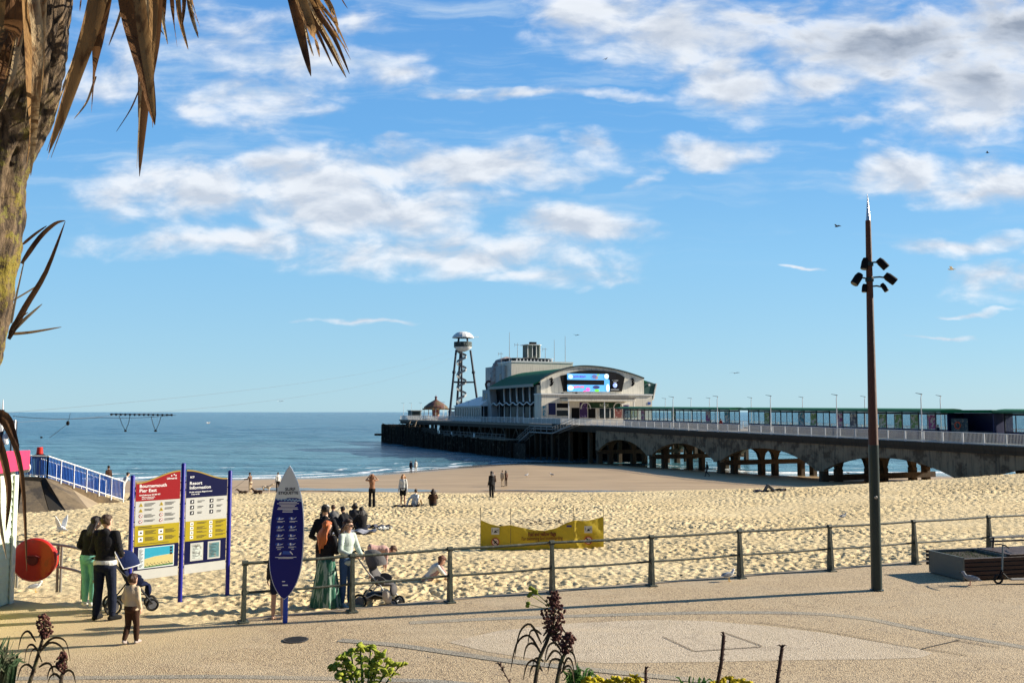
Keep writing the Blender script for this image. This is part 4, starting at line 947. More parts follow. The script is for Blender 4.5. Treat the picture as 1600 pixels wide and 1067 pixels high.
# the wires running to the beach
top = PW(ts_, 10, base)+Vector((0, 0, tz(541)))
def cable(name, a, c_, sag, r, label, cat='cable', group=None, m_=None):
    pts = [a.lerp(c_, i/30)-Vector((0, 0, sag*4*(i/30)*(1-i/30))) for i in range(31)]; b_ = MB(); b_.tube(pts, r, 4)
    o = b_.build(name, m_ or mat('wire_dark', (.14,.16,.18), .5, metal=0), None); tag(o, label, cat, group); return o
cable('zip_wire', top, at(-120, 655, 52), 2.2, .010, 'thin zip wire from the tower down to the left edge, upper of the two', group='zip wires to the beach')
cable('zip_wire', top-Vector((0,0,1.5)), at(-120, 668, 52), 3.2, .010, 'thin zip wire from the tower down to the left edge, lower of the two', group='zip wires to the beach')
# ============================================================ PROMENADE RAILING
railm = mat('railing_green_black', (.045,.055,.042), .6, var=.45, vs_=9, bump=.5, bs=60, c2=(.16,.15,.11), c2s=7, c2lo=.5, c2hi=.72)
RL = thing('promenade_railing', 'dark two-bar railing on tapered posts along the edge of the promenade and sand', 'railing', (FPW[0].x, FPW[0].y, 0))
o0 = RL.location.copy(); H = 1.0; dirs = []
for i, p in enumerate(FPW):
    d = (FPW[min(i+1, len(FPW)-1)]-FPW[max(i-1, 0)]).normalized(); dirs.append(d)
pp0 = None
for i, p in enumerate(FPW):
    if pp0 is None:
        b_ = MB(); b_.add([(-.035,-.09,0),(.035,-.09,0),(.035,.09,0),(-.035,.09,0),(-.028,-.035,H-.03),(.028,-.035,H-.03),(.028,.035,H-.03),(-.028,.035,H-.03)], [(3,2,1,0),(4,5,6,7),(0,1,5,4),(1,2,6,5),(2,3,7,6),(3,0,4,7)])
        b_.tube([(-.05,0,H),(.05,0,H)], .048, 10); b_.tube([(-.045,-.01,.5),(.045,-.01,.5)], .045, 10); b_.bbox((-.09,-.12,.0),(.09,.12,.03), .008)
        pp0 = o = b_.build('post', railm, RL)
    else: o = pp0.copy(); COL.objects.link(o); o.parent = RL
    o.location = p-o0; o.rotation_euler = (0, R(rnd.uniform(-.6,.6)), math.atan2(dirs[i].y, dirs[i].x))
for zz, r_ in ((H, .026), (.5, .022)):
    b_ = MB(); pts = []
    for i in range(len(FPW)-1):
        for j in range(6): pts.append(FPW[i].lerp(FPW[i+1], j/6)-o0+Vector((0, 0, zz-.012*math.sin(math.pi*j/6))))
    pts.append(FPW[-1]-o0+Vector((0,0,zz))); b_.tube(pts, r_, 10); b_.build('top_rail' if zz == H else 'middle_rail', railm, RL, smooth=True)
# curved railing with the lifebuoy cabinet by the hut
P2 = [onz(-60, 912), onz(20, 914), onz(88, 921), onz(127, 932), onz(150, 952)]
R2 = thing('curved_railing', 'short curved grey railing beside the beach hut holding the red lifebuoy cabinet', 'railing', (P2[2].x, P2[2].y, 0)); o0 = R2.location.copy()
gm2 = mat('galvanised_grey', (.20,.19,.165), .5, var=.3, vs_=8)
for i, p in enumerate(P2):
    for dx in (0, .07):
        b_ = MB(); b_.tube([(0,0,0),(0,0,.93)], .027, 8); o = b_.build('post', gm2, R2); o.location = p-o0+Vector((dx,.02,-.05))
for zz in (.90, .46):
    b_ = MB(); pts = []
    for i in range(len(P2)-1):
        a0, a1, a2, a3 = P2[max(i-1,0)], P2[i], P2[i+1], P2[min(i+2,len(P2)-1)]
        for j in range(6): t = j/6; pts.append(.5*((2*a1)+(-a0+a2)*t+(2*a0-5*a1+4*a2-a3)*t*t+(-a0+3*a1-3*a2+a3)*t**3)-o0+Vector((0,0,zz)))
    b_.tube(pts, .026, 8); b_.build('rail', gm2, R2, smooth=True)
redm = mat('red_gloss', (.50,.022,.012), .35, var=.12, vs_=3, bump=.05, coat=.3, c2=(.34,.02,.015), c2s=1.5)
def drum(name, label, loc, r, rz, th, group):
    rt = thing(name, label, 'lifebuoy cabinet', loc, rz, group)
    prof = [(.02,-th/2),(r*.8,-th/2-.01),(r*.95,-th/2+.01),(r,-th/2+.05),(r,th/2-.03),(r*.93,th/2),(r*.55,th/2+.005),(.02,th/2+.008)]
    b_ = MB(); b_.M = Matrix.Rotation(R(90), 4, 'X'); b_.lathe(prof, 32); b_.build('shell', redm, rt, smooth=True)
    b_ = MB(); b_.M = Matrix.Rotation(R(90), 4, 'X'); b_.lathe([(.10,th/2+.021),(.10,th/2+.04),(.07,th/2+.05),(.02,th/2+.05)], 16); b_.build('hub', mat('dark_red', (.12,.01,.01), .5), rt)
    b_ = MB(); b_.tube([(-.13,-th/2-.03,.05),(-.06,-th/2-.06,.09),(.06,-th/2-.06,.09),(.13,-th/2-.03,.05)], .014, 6); b_.build('handle', mat('dark_red', (.12,.01,.01), .5), rt)
    return rt
p = at(54, 874, 17.75); drum('lifebuoy_cabinet', 'round red lifebuoy cabinet with dark hub on the curved railing, the front one', p, .42, R(6), .12, 'red lifebuoy cabinets'); 
p = at(67, 873, 18.2); drum('lifebuoy_cabinet', 'red lifebuoy cabinet half hidden behind the front one, back of the pair', p, .33, R(-8), .12, 'red lifebuoy cabinets')

# ============================================================ BEACH HUT
HT = thing('beach_hut', 'pale green clapboard beach hut with a pink fascia at the left edge', 'hut', (-9.50, 17.3, 0))
hm = mat('pale_green_clapboard', (.58,.66,.50), .55, var=.1, bump=.05, streak=.12); pink = mat('pink_fascia', (.60,.035,.11), .5, var=.12, streak=.1); yg = mat('yellow_green_trim', (.42,.45,.05), .55, var=.15)
b_ = MB(); 
for i in range(17):
    z = .02+i*.14; b_.add([(0,-4,z),(.028,-4,z),(.028,0,z),(0,0,z),(0,-4,z+.14),(.006,-4,z+.14),(.006,0,z+.14),(0,0,z+.14)], [(3,2,1,0),(4,5,6,7),(0,1,5,4),(1,2,6,5),(2,3,7,6),(3,0,4,7)])
b_.box((-3,-4,0),(-.01,-.0,2.555)); b_.M = None; b_.build('wall', hm, HT)
b_ = MB(); b_.box((.03,-.11,0),(.055,.015,2.4)); b_.build('corner_board', mat('pale_trim', (.68,.72,.6), .5), HT)
b_ = MB(); b_.box((.031,-4,0),(.06,-.66,2.3)); b_.build('door', yg, HT)
b_ = MB(); b_.add([(.10,-4.3,2.42),(.16,-4.3,2.42),(.16,.18,2.50),(.10,.18,2.50),(.10,-4.3,2.95),(.16,-4.3,2.95),(.16,.18,2.86),(.10,.18,2.86)], [(3,2,1,0),(4,5,6,7),(0,1,5,4),(1,2,6,5),(2,3,7,6),(3,0,4,7)]); b_.build('fascia', pink, HT)
b_ = MB(); b_.box((-3.3,-4.2,2.56),(.095,.16,2.70)); b_.build('roof', mat('felt_roof', (.05,.05,.05), .9), HT)
FL = thing('floodlight', 'white framed floodlight fixed above the hut roof at the left edge', 'floodlight', at(18, 668, 17.6))
b_ = MB(); b_.box((-.085,-.03,-.15),(.085,-.0,-.13)); b_.box((-.085,-.03,.13),(.085,0,.15)); b_.box((-.085,-.03,-.13),(-.066,0,.13)); b_.box((.066,-.03,-.13),(.085,0,.13)); b_.box((-.066,-.03,-.012),(.066,0,.012)); b_.build('frame', white, FL)
b_ = MB(); b_.box((-.066,-.018,-.13),(.066,-.008,-.012)); b_.box((-.066,-.018,.012),(.066,-.008,.13)); b_.build('lens', mat('lamp_glass', (.25,.3,.32), .15), FL)
b_ = MB(); b_.bbox((-.075,.002,-.14),(.075,.09,.14), .02); b_.build('housing', steel, FL)
b_ = MB(); b_.tube([(-.02,.05,-.15),(-.03,.05,-.62)], .02, 6); b_.tube([(-.12,.04,-.16),(.05,.04,-.16)], .02, 6); b_.build('bracket', steel, FL)
CM = thing('camera_cluster', 'cluster of white camera and speaker heads on a short mast on the hut roof', 'camera mast', at(2, 690, 17.5))
b_ = MB(); b_.tube([(0,0,-.3),(0,0,.62)], .035, 8); b_.build('mast', steel, CM)
for (x, y, z, r_, l) in ((-.05,0,.32,.07,.25),(.10,.02,.18,.055,.22),(.05,0,.05,.05,.2)):
    b_ = MB(); b_.tube([(x,y,z+l/2),(x+.02,y,z),(x+.05,y,z-l/2)], [r_*.5, r_, r_*.8], 8); b_.build('camera_head', white, CM, smooth=True)
b_ = MB(); b_.lathe([(.01,.62),(.02,.63),(.005,.82)], 6); b_.build('spike', white, CM)

# ============================================================ INFORMATION BOARD
bl = mat('blue_post', (.012,.012,.22), .4, var=.12, vs_=4, coat=.05)
pc = onz(281, 936, -.06); pr = onz(355, 928, -.10); pl = pc*2-pr; pl.z = -.05; u_ = (pr-pc); u_.z = 0; SP = u_.length; u_.normalize()
BD = thing('information_board', 'tall two-panel beach information board on three blue posts, red heading left and navy heading right', 'sign', (pc.x, pc.y, 0), math.atan2(u_.y, u_.x))
for x, h in ((-SP, 2.38), (0, 2.57), (SP, 2.38)):
    b_ = MB(); b_.tube([(x,0,-.5),(x,0,h),(x,0,h+.02)], [.042,.042,.03], 14); b_.build('post', bl, BD, smooth=True)
wpx = lambda v: v
A = .065; B_ = SP-.065      # panel extents between posts (right-hand panel), mirrored for the left
def ztop(x):                 # x measured from centre post, wave-shaped top
    t = (abs(x)-A)/(B_-A); return 2.45-.20*(.5-.5*math.cos(math.pi*min(max(t,0),1)))
Z0, Zn, Zy, Zw = .42, .60, 1.05, 1.44; Zh = 1.90
NV = mat('sign_navy', (.004,.006,.045), .45, spec=.15, var=.1, bump=0); RD = mat('sign_red', (.27,.006,.010), .45, var=.08, bump=0); YL = mat('sign_yellow', (.40,.31,.012), .45, var=.08, bump=0); WH = mat('sign_white', (.52,.52,.48), .45, var=.04, bump=0, streak=.05)
TXW = mat('sign_text_white', (.8,.8,.78), .5, var=0, bump=0); TXK = mat('sign_text_black', (.02,.02,.025), .5, var=0, bump=0)
Rx = Matrix.Rotation(R(90), 4, 'X')
for sgn, hm_, nm in ((-1, RD, 'left_panel'), (1, NV, 'right_panel')):
    P = lambda x: sgn*x
    x0, x1 = sorted((P(A), P(B_)))
    b_ = MB(); xs = [x0+(x1-x0)*i/20 for i in range(21)]
    poly = [(x0, Z0)]+[(x1, Z0)]+[(x, ztop(x)) for x in xs[::-1]]
    b_.prism(poly, 'y', -.012, .012); pn = b_.build('panel', WH, BD)
    pn['label'] = 'panel with red heading' if sgn < 0 else 'panel with navy heading'
    b_ = MB(); b_.prism([(x0, Zh), (x1, Zh)]+[(x, ztop(x)-.022) for x in xs[::-1]], 'y', -.016, -.0121); b_.build('heading_band', hm_, pn)
    b_ = MB(); b_.prism([(x, ztop(x)-.021) for x in xs]+[(x, ztop(x)+.004) for x in xs[::-1]], 'y', -.018, .014)
    b_.build('gold_edge', mat('gold_trim', (.35,.24,.05), .4), pn)
    b_ = MB(); b_.box((x0,-.016,Zy),(x1,-.0121,Zw)); b_.build('yellow_band', YL, pn)
    b_ = MB(); b_.box((x0,-.016,Zn),(x1,-.0121,Zy-.003)); b_.build('navy_band', NV, pn)
    W_ = x1-x0; L = lambda fx, fz: Matrix.Translation((x0+W_*fx, -.0165, fz)) @ Rx
    TS_ = .105
    if sgn < 0:
        text('Bournemouth\nPier East', .088, TXW, pn, L(.07, 2.155), bold=.0012, sx=1.08); text('Grid Reference: SZ 089 907', .036, TXW, pn, L(.07, 2.0), bold=.0008)
        text('999 in an Emergency,\nask for Coastguard', .030, TXW, pn, L(.13, 1.962), bold=.0006); text('Lifeguards', .05, TXW, pn, L(.92, 2.29), align='RIGHT', bold=.001)
        b_ = MB(); 
        for kx, kz in ((.78,2.345),(.84,2.365),(.88,2.345)): b_.box((x0+W_*kx,-.0175,kz),(x0+W_*kx+.022,-.0162,kz+.022))
        b_.build('heading_logo', TXW, pn)
    else:
        text('Resort\nInformation', .088, TXW, pn, L(.07, 2.155), bold=.0012, sx=1.08); text('At pier entrance, lifeguard tower', .036, TXW, pn, L(.07, 2.0), bold=.0008)
        text('01202 451781', .030, TXW, pn, L(.12, 1.955), bold=.0006); text('BCP', .05, TXW, pn, L(.08, 2.29), bold=.001)
    bk = MB(); wt = MB(); ic = MB(); rd_ = MB()
    def line(fx, z, w, m_=bk, h=.011): m_.box((x0+W_*fx, -.0178, z), (x0+W_*(fx+w), -.0168, z+h))
    def icon(fx, z, kind, s=.033):
        x = x0+W_*fx
        if kind == 'tri': ic.prism([(x-s*1.1,z-s),(x+s*1.1,z-s),(x,z+s)], 'y', -.0178, -.0168); bk.prism([(x-s*.35,z-s*.6),(x+s*.35,z-s*.6),(x,z+s*.3)], 'y', -.0185, -.0179)
        elif kind == 'no':
            rd_.prism([(x+s*math.cos(t*.4488),z+s*math.sin(t*.4488)) for t in range(14)], 'y', -.0178, -.0168); wt.prism([(x+s*.75*math.cos(t*.4488),z+s*.75*math.sin(t*.4488)) for t in range(14)], 'y', -.0184, -.0179); bk.prism([(x-s*.6,z+s*.35),(x-s*.35,z+s*.6),(x+s*.6,z-s*.35),(x+s*.35,z-s*.6)], 'y', -.0189, -.0185)
        elif kind == 'blk': bk.box((x-s,-.0178,z-s),(x+s,-.0168,z+s)); wt.prism([(x-s*.5,z-s*.5),(x+s*.1,z-s*.6),(x+s*.5,z+s*.3),(x-s*.1,z+s*.6)], 'y', -.0186, -.0179)
        else: wt.box((x-s,-.0178,z-s),(x+s,-.0168,z+s)); bk.prism([(x-s*.6,z-s*.3),(x+s*.6,z-s*.4),(x+s*.5,z+s*.2),(x,z+s*.5)], 'y', -.0186, -.0179)
    if sgn < 0:
        for r_ in range(4):
            z = 1.83-r_*.105
            for c_ in range(2):
                icon(.12+.46*c_, z, ('tri','tri','no','no')[r_] if not (r_ == 3 and c_ == 1) else 'no'); 
                for t in range(3-(r_ % 2)): line(.20+.46*c_, z+.014-t*.022, .24-.05*((t+r_) % 3)*.8, h=.009)
        line(.07, 1.40, .30, h=.013); line(.07, 1.372, .58, h=.011)
        for r_ in range(2):
            for c_ in range(2):
                icon(.13+.45*c_, 1.30-r_*.125, 'wht', .045)
                for t in range(4): line(.23+.45*c_, 1.325-r_*.125-t*.019, .24-.06*((t*7+r_+c_) % 3)*.6, h=.009)
        line(.07, 1.08, .70, h=.009)
    else:
        for r_ in range(3):
            z = 1.82-r_*.11
            for c_ in range(2): icon(.15+.47*c_, z, 'blk', .036); line(.28+.47*c_, z+.005, .17-.03*r_, h=.010); line(.28+.47*c_, z-.018, .10, h=.009)
        for r_ in range(4):
            z = 1.385-r_*.087
            for c_ in range(2):
                icon(.15+.46*c_, z, 'wht', .033)
                for t in range(2+((r_+c_) % 2)): line(.27+.46*c_, z+.012-t*.02, .24-.05*((t+r_) % 3), h=.009)
    bk.build('pictogram_lines', TXK, pn); wt.build('pictogram_tiles', TXW, pn)
    if ic.v: ic.build('warning_triangles', mat('warn_amber', (.5,.36,.03), .4, var=0), pn); rd_.build('prohibition_rings', mat('ring_red', (.4,.02,.02), .4, var=0), pn)
    # map / posters
    if sgn < 0:
        b_ = MB(); b_.box((x0+W_*.09,-.0178,Zn+.02),(x0+W_*.90,-.0168,Zy-.03)); mp = b_.build('beach_map', mat('map_paper', (.6,.66,.66), .4, var=.05), pn)
        X0, X1 = x0+W_*.23, x0+W_*.88
        b_ = MB(); b_.prism([(X0,Zn+.20),(X0+.35*(X1-X0),Zn+.235),(X1,Zn+.255),(X1,Zy-.045),(X0,Zy-.045)], 'y', -.0186, -.0179); b_.build('map_sea', mat('map_blue', (.03,.32,.46), .4, var=.06), mp)
        b_ = MB(); b_.prism([(X0,Zn+.06),(X1,Zn+.08),(X1,Zn+.252),(X0+.35*(X1-X0),Zn+.232),(X0,Zn+.197)], 'y', -.0186, -.0179); b_.build('map_sand', mat('map_sand', (.55,.47,.2), .4, var=.06), mp)
        b_ = MB(); b_.prism([(X0,Zn+.035),(X1,Zn+.045),(X1,Zn+.077),(X0,Zn+.057)], 'y', -.0186, -.0179); b_.build('map_green', mat('map_green', (.06,.16,.03), .4, var=.06), mp)
        b_ = MB(); 
        for t in range(16): b_.box((x0+W_*.105, -.0186, Zn+.05+t*.022), (x0+W_*(.16+.03*(t % 3)*.7), -.0179, Zn+.06+t*.022))
        for t in range(22): xx = X0+.02+(X1-X0-.05)*t/22; zz = Zn+.06+.02*((t*5) % 3); b_.box((xx, -.0192, zz), (xx+.012+.01*(t % 2), -.0187, zz+.014))
        for t in range(3): b_.box((X1-.07,-.0192,Zy-.10-t*.055),(X1-.02,-.0187,Zy-.06-t*.055))
        b_.build('map_marks', TXK, mp)
    else:
        for kx, c_ in ((.13,(.55,.6,.55)),(.55,(.10,.22,.24))):
            b_ = MB(); b_.box((x0+W_*kx,-.0178,Zn+.055),(x0+W_*(kx+.31),-.0168,Zy-.045)); po = b_.build('poster_frame', WH, pn)
            b_ = MB(); b_.box((x0+W_*(kx+.03),-.0186,Zn+.085),(x0+W_*(kx+.28),-.0179,Zy-.075)); b_.build('poster', mat('poster_%s' % kx, c_, .4, var=.3, vs_=9, c2=(.25,.25,.22), c2s=10), po)
            b_ = MB()
            for t in range(9): b_.box((x0+W_*(kx+.05), -.0191, Zn+.11+t*.028), (x0+W_*(kx+.12+.12*((t*3) % 5)/5), -.0187, Zn+.12+t*.028))
            b_.build('poster_lines', TXK, po)
    b_ = MB()   # fixing brackets to the posts
    for z in (.55, .8, 1.15, 1.5, 1.78, 2.05, 2.2): 
        b_.box((P(A)-.025,-.012+.013,z),(P(A)+.025,.03,z+.02)); b_.box((P(B_)-.02,.001,z),(P(B_)+.025,.03,z+.02)) if z < 2.1 else None
    b_.build('fixings', steel, BD)

# ============================================================ SURFBOARD SIGN
pS = onz(445, 973)
SF = thing('surfboard_sign', 'upright blue surfboard-shaped sign headed SURF ETIQUETTE on a blue post at the railing end', 'sign', (pS.x, pS.y, 0), R(4))
b_ = MB(); b_.tube([(0,.03,0),(.0,.03,.75)], .043, 14); b_.build('post', mat('surf_post_blue', (.012,.06,.42), .35, var=.08), SF, smooth=True)
zb, ztp = .40, 2.67; n_ = 40; prof = []
for i in range(n_+1):
    t = i/n_; w_ = .285*(math.sin(math.pi*min(1, t*1.0)**.80))**.62 if 0 < t < 1 else 0
    w_ = .288*(1-abs((t-.44)/.56)**2.5)**.88 if t > .44 else .288*(1-abs((t-.44)/.44)**3.2)**.8
    prof.append((max(w_, .004), zb+(ztp-zb)*t))
lean = lambda z: (z-zb)/(ztp-zb)*.05-.015
poly = [(w_+lean(z), z) for w_, z in prof]+[(-w_+lean(z), z) for w_, z in prof[::-1]]
def slab(zlo, zhi, y0, y1, ins, m_, name, par, wave=0):
    b_ = MB(); pr = [(w_-ins, z) for w_, z in prof if zlo <= z <= zhi and w_ > ins+.002]
    pr = [(np.interp(zlo, [p[1] for p in prof], [p[0] for p in prof])-ins, zlo)]+pr
    if zhi < ztp-.01: pr.append((np.interp(zhi, [p[1] for p in prof], [p[0] for p in prof])-ins, zhi))
    vv = []
    for w_, z in pr:
        for k_ in range(9): f = -1+2*k_/8; vv.append((f*w_+lean(z), y0, z+wave*math.sin(f*3.5+.5)*(1 if abs(z-zlo) < 1e-6 else 0))); 
    for w_, z in pr:
        for k_ in range(9): f = -1+2*k_/8; vv.append((f*w_+lean(z), y1, z+wave*math.sin(f*3.5+.5)*(1 if abs(z-zlo) < 1e-6 else 0)))
    n2 = len(pr); o2 = n2*9; ff = []
    for i in range(n2-1):
        for k_ in range(8): a = i*9+k_; ff += [(a,a+1,a+10,a+9),(a+o2,a+9+o2,a+10+o2,a+1+o2)]
        ff += [(i*9,(i+1)*9,(i+1)*9+o2,i*9+o2),(i*9+8,i*9+8+o2,(i+1)*9+8+o2,(i+1)*9+8)]
    for k_ in range(8): ff += [(k_,k_+o2,k_+1+o2,k_+1),((n2-1)*9+k_,(n2-1)*9+k_+1,(n2-1)*9+k_+1+o2,(n2-1)*9+k_+o2)]
    b_.add(vv, ff); return b_.build(name, m_, par)
bdm = mat('surf_navy', (.003,.008,.15), .35, var=.12, vs_=2, spec=.2, coat=.05, bump=0)
bo_ = slab(zb+.001, ztp, -.03, .02, .0, mat('surf_edge_white', (.55,.6,.66), .3), 'board', SF)
slab(zb+.02, 2.12, -.034, -.0301, .012, bdm, 'blue_face', bo_)
slab(2.115, ztp-.02, -.037, -.0345, .012, mat('surf_grey_tip', (.60,.64,.62), .35, var=.08), 'grey_tip', bo_, .022)
b_ = MB()
for i in range(26):
    x = -.21+.42*i/25+lean(2.08); b_.ell((x, -.036, 2.105+.012*math.sin(i*1.9)-.03*(i/25)), (.016,.0015,.008+.006*abs(math.sin(i*2.3))), 8, 4)
b_.build('wave_band', mat('surf_wave', (.16,.32,.52), .4, var=.3, vs_=20, c2=(.5,.6,.65), c2s=30), bo_)
LS_ = lambda x, z: Matrix.Translation((x+lean(z), -.0378, z)) @ Rx
text('SURF', .078, TXK, bo_, LS_(.03, 2.245), align='CENTER', bold=.002, sx=1.0); text('ETIQUETTE', .066, TXK, bo_, LS_(0.0, 2.185), align='CENTER', bold=.002, sx=1.0)
wtb = MB(); wb2 = MB()
def sline(x, z, w_, h=.009): wtb.box((x-w_/2+lean(z), -.0368, z), (x+w_/2+lean(z), -.0342, z+h))
for i in range(8): sline(0, 2.045-i*.024, .30+.07*math.sin(i*1.7)-(.08 if i > 5 else 0), .010)
for r_ in range(4):
    z = 1.77-r_*.145
    for sx in (-1, 1):
        cx = sx*.105+lean(z); b2 = wb2; b2.prism([(cx-.03+.045*math.cos(t*.523)*(1.2), z+.026*math.sin(t*.523)) for t in range(12)], 'y', -.0362, -.0342)
        a = (r_*1.7+sx)
        wtb.prism([(cx+.0*math.cos(a)-.02,z-.014),(cx+.03,z-.006),(cx+.055,z+.02+.01*math.sin(a)),(cx+.02,z+.004)], 'y', -.0375, -.0363)
        wtb.prism([(cx-.05,z+.012*sx),(cx-.03,z+.025),(cx-.012,z-.012),(cx-.04,z-.02)], 'y', -.0375, -.0363)
        sline(sx*.105, z-.048, .13, .007); sline(sx*.105-.02, z-.062, .09, .007)
        wb2.box((cx-.085, -.0350, z-.072), (cx+.085, -.0342, z-.069))
cx = lean(1.19); wb2.prism([(cx-.06,1.165),(cx+.08,1.16),(cx+.085,1.215),(cx-.05,1.22)], 'y', -.0362, -.0342)
wtb.prism([(cx-.12,1.15),(cx-.085,1.16),(cx-.075,1.20),(cx-.10,1.19)], 'y', -.0375, -.0363); wtb.prism([(cx+.06,1.21),(cx+.11,1.155),(cx+.12,1.165),(cx+.08,1.215)], 'y', -.0375, -.0363)
sline(0, 1.11, .36, .009); sline(0, 1.092, .25, .008); sline(-.12, 1.245, .06, .008); sline(.11, 1.245, .05, .008)
sline(-.02, .70, .05, .014); sline(.01, .635, .09, .018)
wtb.build('white_marks', TXW, bo_); wb2.build('blue_waves', mat('surf_midblue', (.03,.09,.40), .35, var=.4, vs_=20), bo_)

# ============================================================ TALL MAST
pm_ = onz(1370, 922); MS = thing('tall_mast', 'tall tapering rust-brown mast, dark green at the foot, with a silver spike', 'mast', (pm_.x, pm_.y, 0))
hgt = lambda py: CAMH+ray(1362, py).z*pm_.y
rust = mat('mast_rust', (.08,.034,.02), .65, var=.3, vs_=2, bump=.25, bs=30, c2=(.045,.03,.025), c2s=1.2, c2lo=.45, c2hi=.65, stretch=(1,1,.35)); dg = mat('mast_dark_green', (.012,.028,.028), .4, var=.3, vs_=3, coat=.2)
zj = hgt(695); zt_ = hgt(345)
b_ = MB(); b_.lathe([(.135,0),(.135,.02),(.108,.03),(.100,zj)], 28); b_.build('lower_shaft', dg, MS, smooth=True)
b_ = MB(); b_.lathe([(.100,zj+.002),(.097,zj+.01),(.054,zt_)], 28); b_.build('upper_shaft', rust, MS, smooth=True)
b_ = MB(); b_.lathe([(.05,zt_+.002),(.045,zt_+.02),(.004,hgt(303))], 16); b_.build('spike', mat('silver', (.7,.7,.68), .25, metal=.8, var=.05), MS, smooth=True)
b_ = MB(); b_.M = Matrix.Translation((-.02,-.104,hgt(776))) @ Rx; b_.lathe([(.03,0),(.03,.02),(.02,.03)], 10); b_.build('cover_plate', mat('plate_grey', (.4,.36,.3), .5), MS)
for zc in (hgt(437), hgt(413)): b_ = MB(); b_.lathe([(.085,zc-.04),(.085,zc+.04)], 18); b_.build('collar', dg, MS)
MS.rotation_euler = (0, R(.45), 0)
def flood(px, py, ang, el, l, r_, label, dy=-.0):
    z = hgt(py); x = (ray(px, py).x*pm_.y)-pm_.x+.02
    rt = thing('floodlight', label, 'floodlight', (pm_.x+x, pm_.y+dy, z), 0, 'floodlights on the tall mast')
    d = Vector((math.cos(el)*math.cos(ang), math.cos(el)*math.sin(ang), math.sin(el)))
    b_ = MB(); b_.tube([-d*l/2, -d*l*.2, d*l/2], [r_*.75, r_, r_], 14); b_.build('housing', black, rt, smooth=True)
    b_ = MB(); b_.tube([d*(l/2-.001), d*(l/2+.012)], [r_*.9, r_*.88], 14); b_.build('lens', glz, rt)
    b_ = MB(); b_.tube([(0,0,0), (-x*.45, -dy*.4, .03), (-x*.93, -dy*.9, .01)], .018, 6); b_.build('bracket', dg, rt)
flood(1350, 412, R(200), R(-75), .23, .075, 'black floodlight on the tall mast, upper left one')
flood(1377, 412, R(-20), R(-50), .24, .08, 'black floodlight on the tall mast, upper right one')
flood(1338, 436, R(190), R(-55), .25, .085, 'black floodlight on the tall mast, outer left one')
flood(1389, 435, R(-15), R(-40), .25, .085, 'black floodlight on the tall mast, outer right one')
flood(1349, 450, R(210), R(-80), .16, .05, 'small black floodlight low on the mast, left one')
flood(1380, 449, R(-30), R(-60), .18, .05, 'small black floodlight low on the mast, right one')

# ============================================================ YELLOW BANNER WINDBREAK
bp_ = [hit(751, 859), hit(798, 860), hit(897, 858), hit(943, 856)]
BN = thing('banner_windbreak', 'long yellow cloth windbreak banner on four thin poles standing in the sand', 'banner', tuple(bp_[0])); o0 = bp_[0]
for p, py in zip(bp_, (793, 793, 789, 796)):
    px_ = p.x; b_ = MB(); zt_ = CAMH+ray(800, py).z*p.y; b_.tube([p-o0-Vector((0,0,.3)), Vector((p.x,p.y,zt_))-o0], .010, 6); b_.build('pole', mat('pole_grey_dark', (.07,.065,.05), .5), BN)
tops = [(751,812),(765,818),(780,822),(798,820),(815,824),(835,828),(850,829),(868,825),(885,817),(897,812.5),(915,813.5),(930,811),(943,807)]
Npx = 96; vv = []; ff = []
for i in range(Npx+1):
    t = i/Npx; px = 751+(943-751)*t; Yb = np.interp(px, [751,798,897,943], [p.y for p in bp_]); pt = np.interp(px, [a for a, b__ in tops], [b__ for a, b__ in tops]); pb_ = np.interp(px, [751,797,867,943], [863,862.5,858.5,857.5])
    zt1 = CAMH+ray(px, pt).z*Yb; zb1 = CAMH+ray(px, pb_).z*Yb; X = ray(px, 840).x*Yb
    for j in range(13):
        f = j/12; z = zb1+(zt1-zb1)*f; yo = .022*math.sin(t*23+f*4)*(1-abs(2*f-1)*.4)+.014*abs(math.sin(f*9+t*31))+.012*abs(math.sin(t*57-f*14))+.008*math.sin(t*130+f*30)
        if min(abs(px-q_) for q_ in (751,798,897,943)) < 3: yo *= .2
        vv.append((X-o0.x, Yb-o0.y+yo-.015, z-o0.z))
for i in range(Npx):
    for j in range(12): a = i*13+j; ff.append((a, a+13, a+14, a+1))
nn = len(vv); vv += [(x, y+.004, z) for x, y, z in vv]; ff += [tuple(reversed([v_+nn for v_ in f])) for f in ff]
b_ = MB(); b_.add(vv, ff); cl_ = b_.build('cloth', mat('banner_yellow', (.50,.37,.025), .7, var=.12, vs_=3, bump=.2, bs=12), BN, smooth='all')
def bpos(px, py, off=.055): Yb = np.interp(px, [751,798,897,943], [p.y for p in bp_]); d = ray(px, py); return Vector((d.x*Yb-o0.x, Yb-o0.y-off, CAMH+d.z*Yb-o0.z))
slope = math.atan2(bp_[2].y-bp_[1].y, bp_[2].x-bp_[1].x); Rb = Matrix.Rotation(slope, 4, 'Z') @ Rx
BT = mat('banner_text', (.12,.03,.01), .6, var=0, bump=0)
text('Red and yellow flags', .165, BT, cl_, Matrix.Translation(bpos(847, 836.5)) @ Rb, align='CENTER', bold=.006, sx=.62); text('For swimming and bodyboarding', .15, BT, cl_, Matrix.Translation(bpos(847, 843)) @ Rb, align='CENTER', bold=.002, sx=.62); text('No surfing', .14, BT, cl_, Matrix.Translation(bpos(848, 850)) @ Rb, align='CENTER', bold=.002, sx=.7)
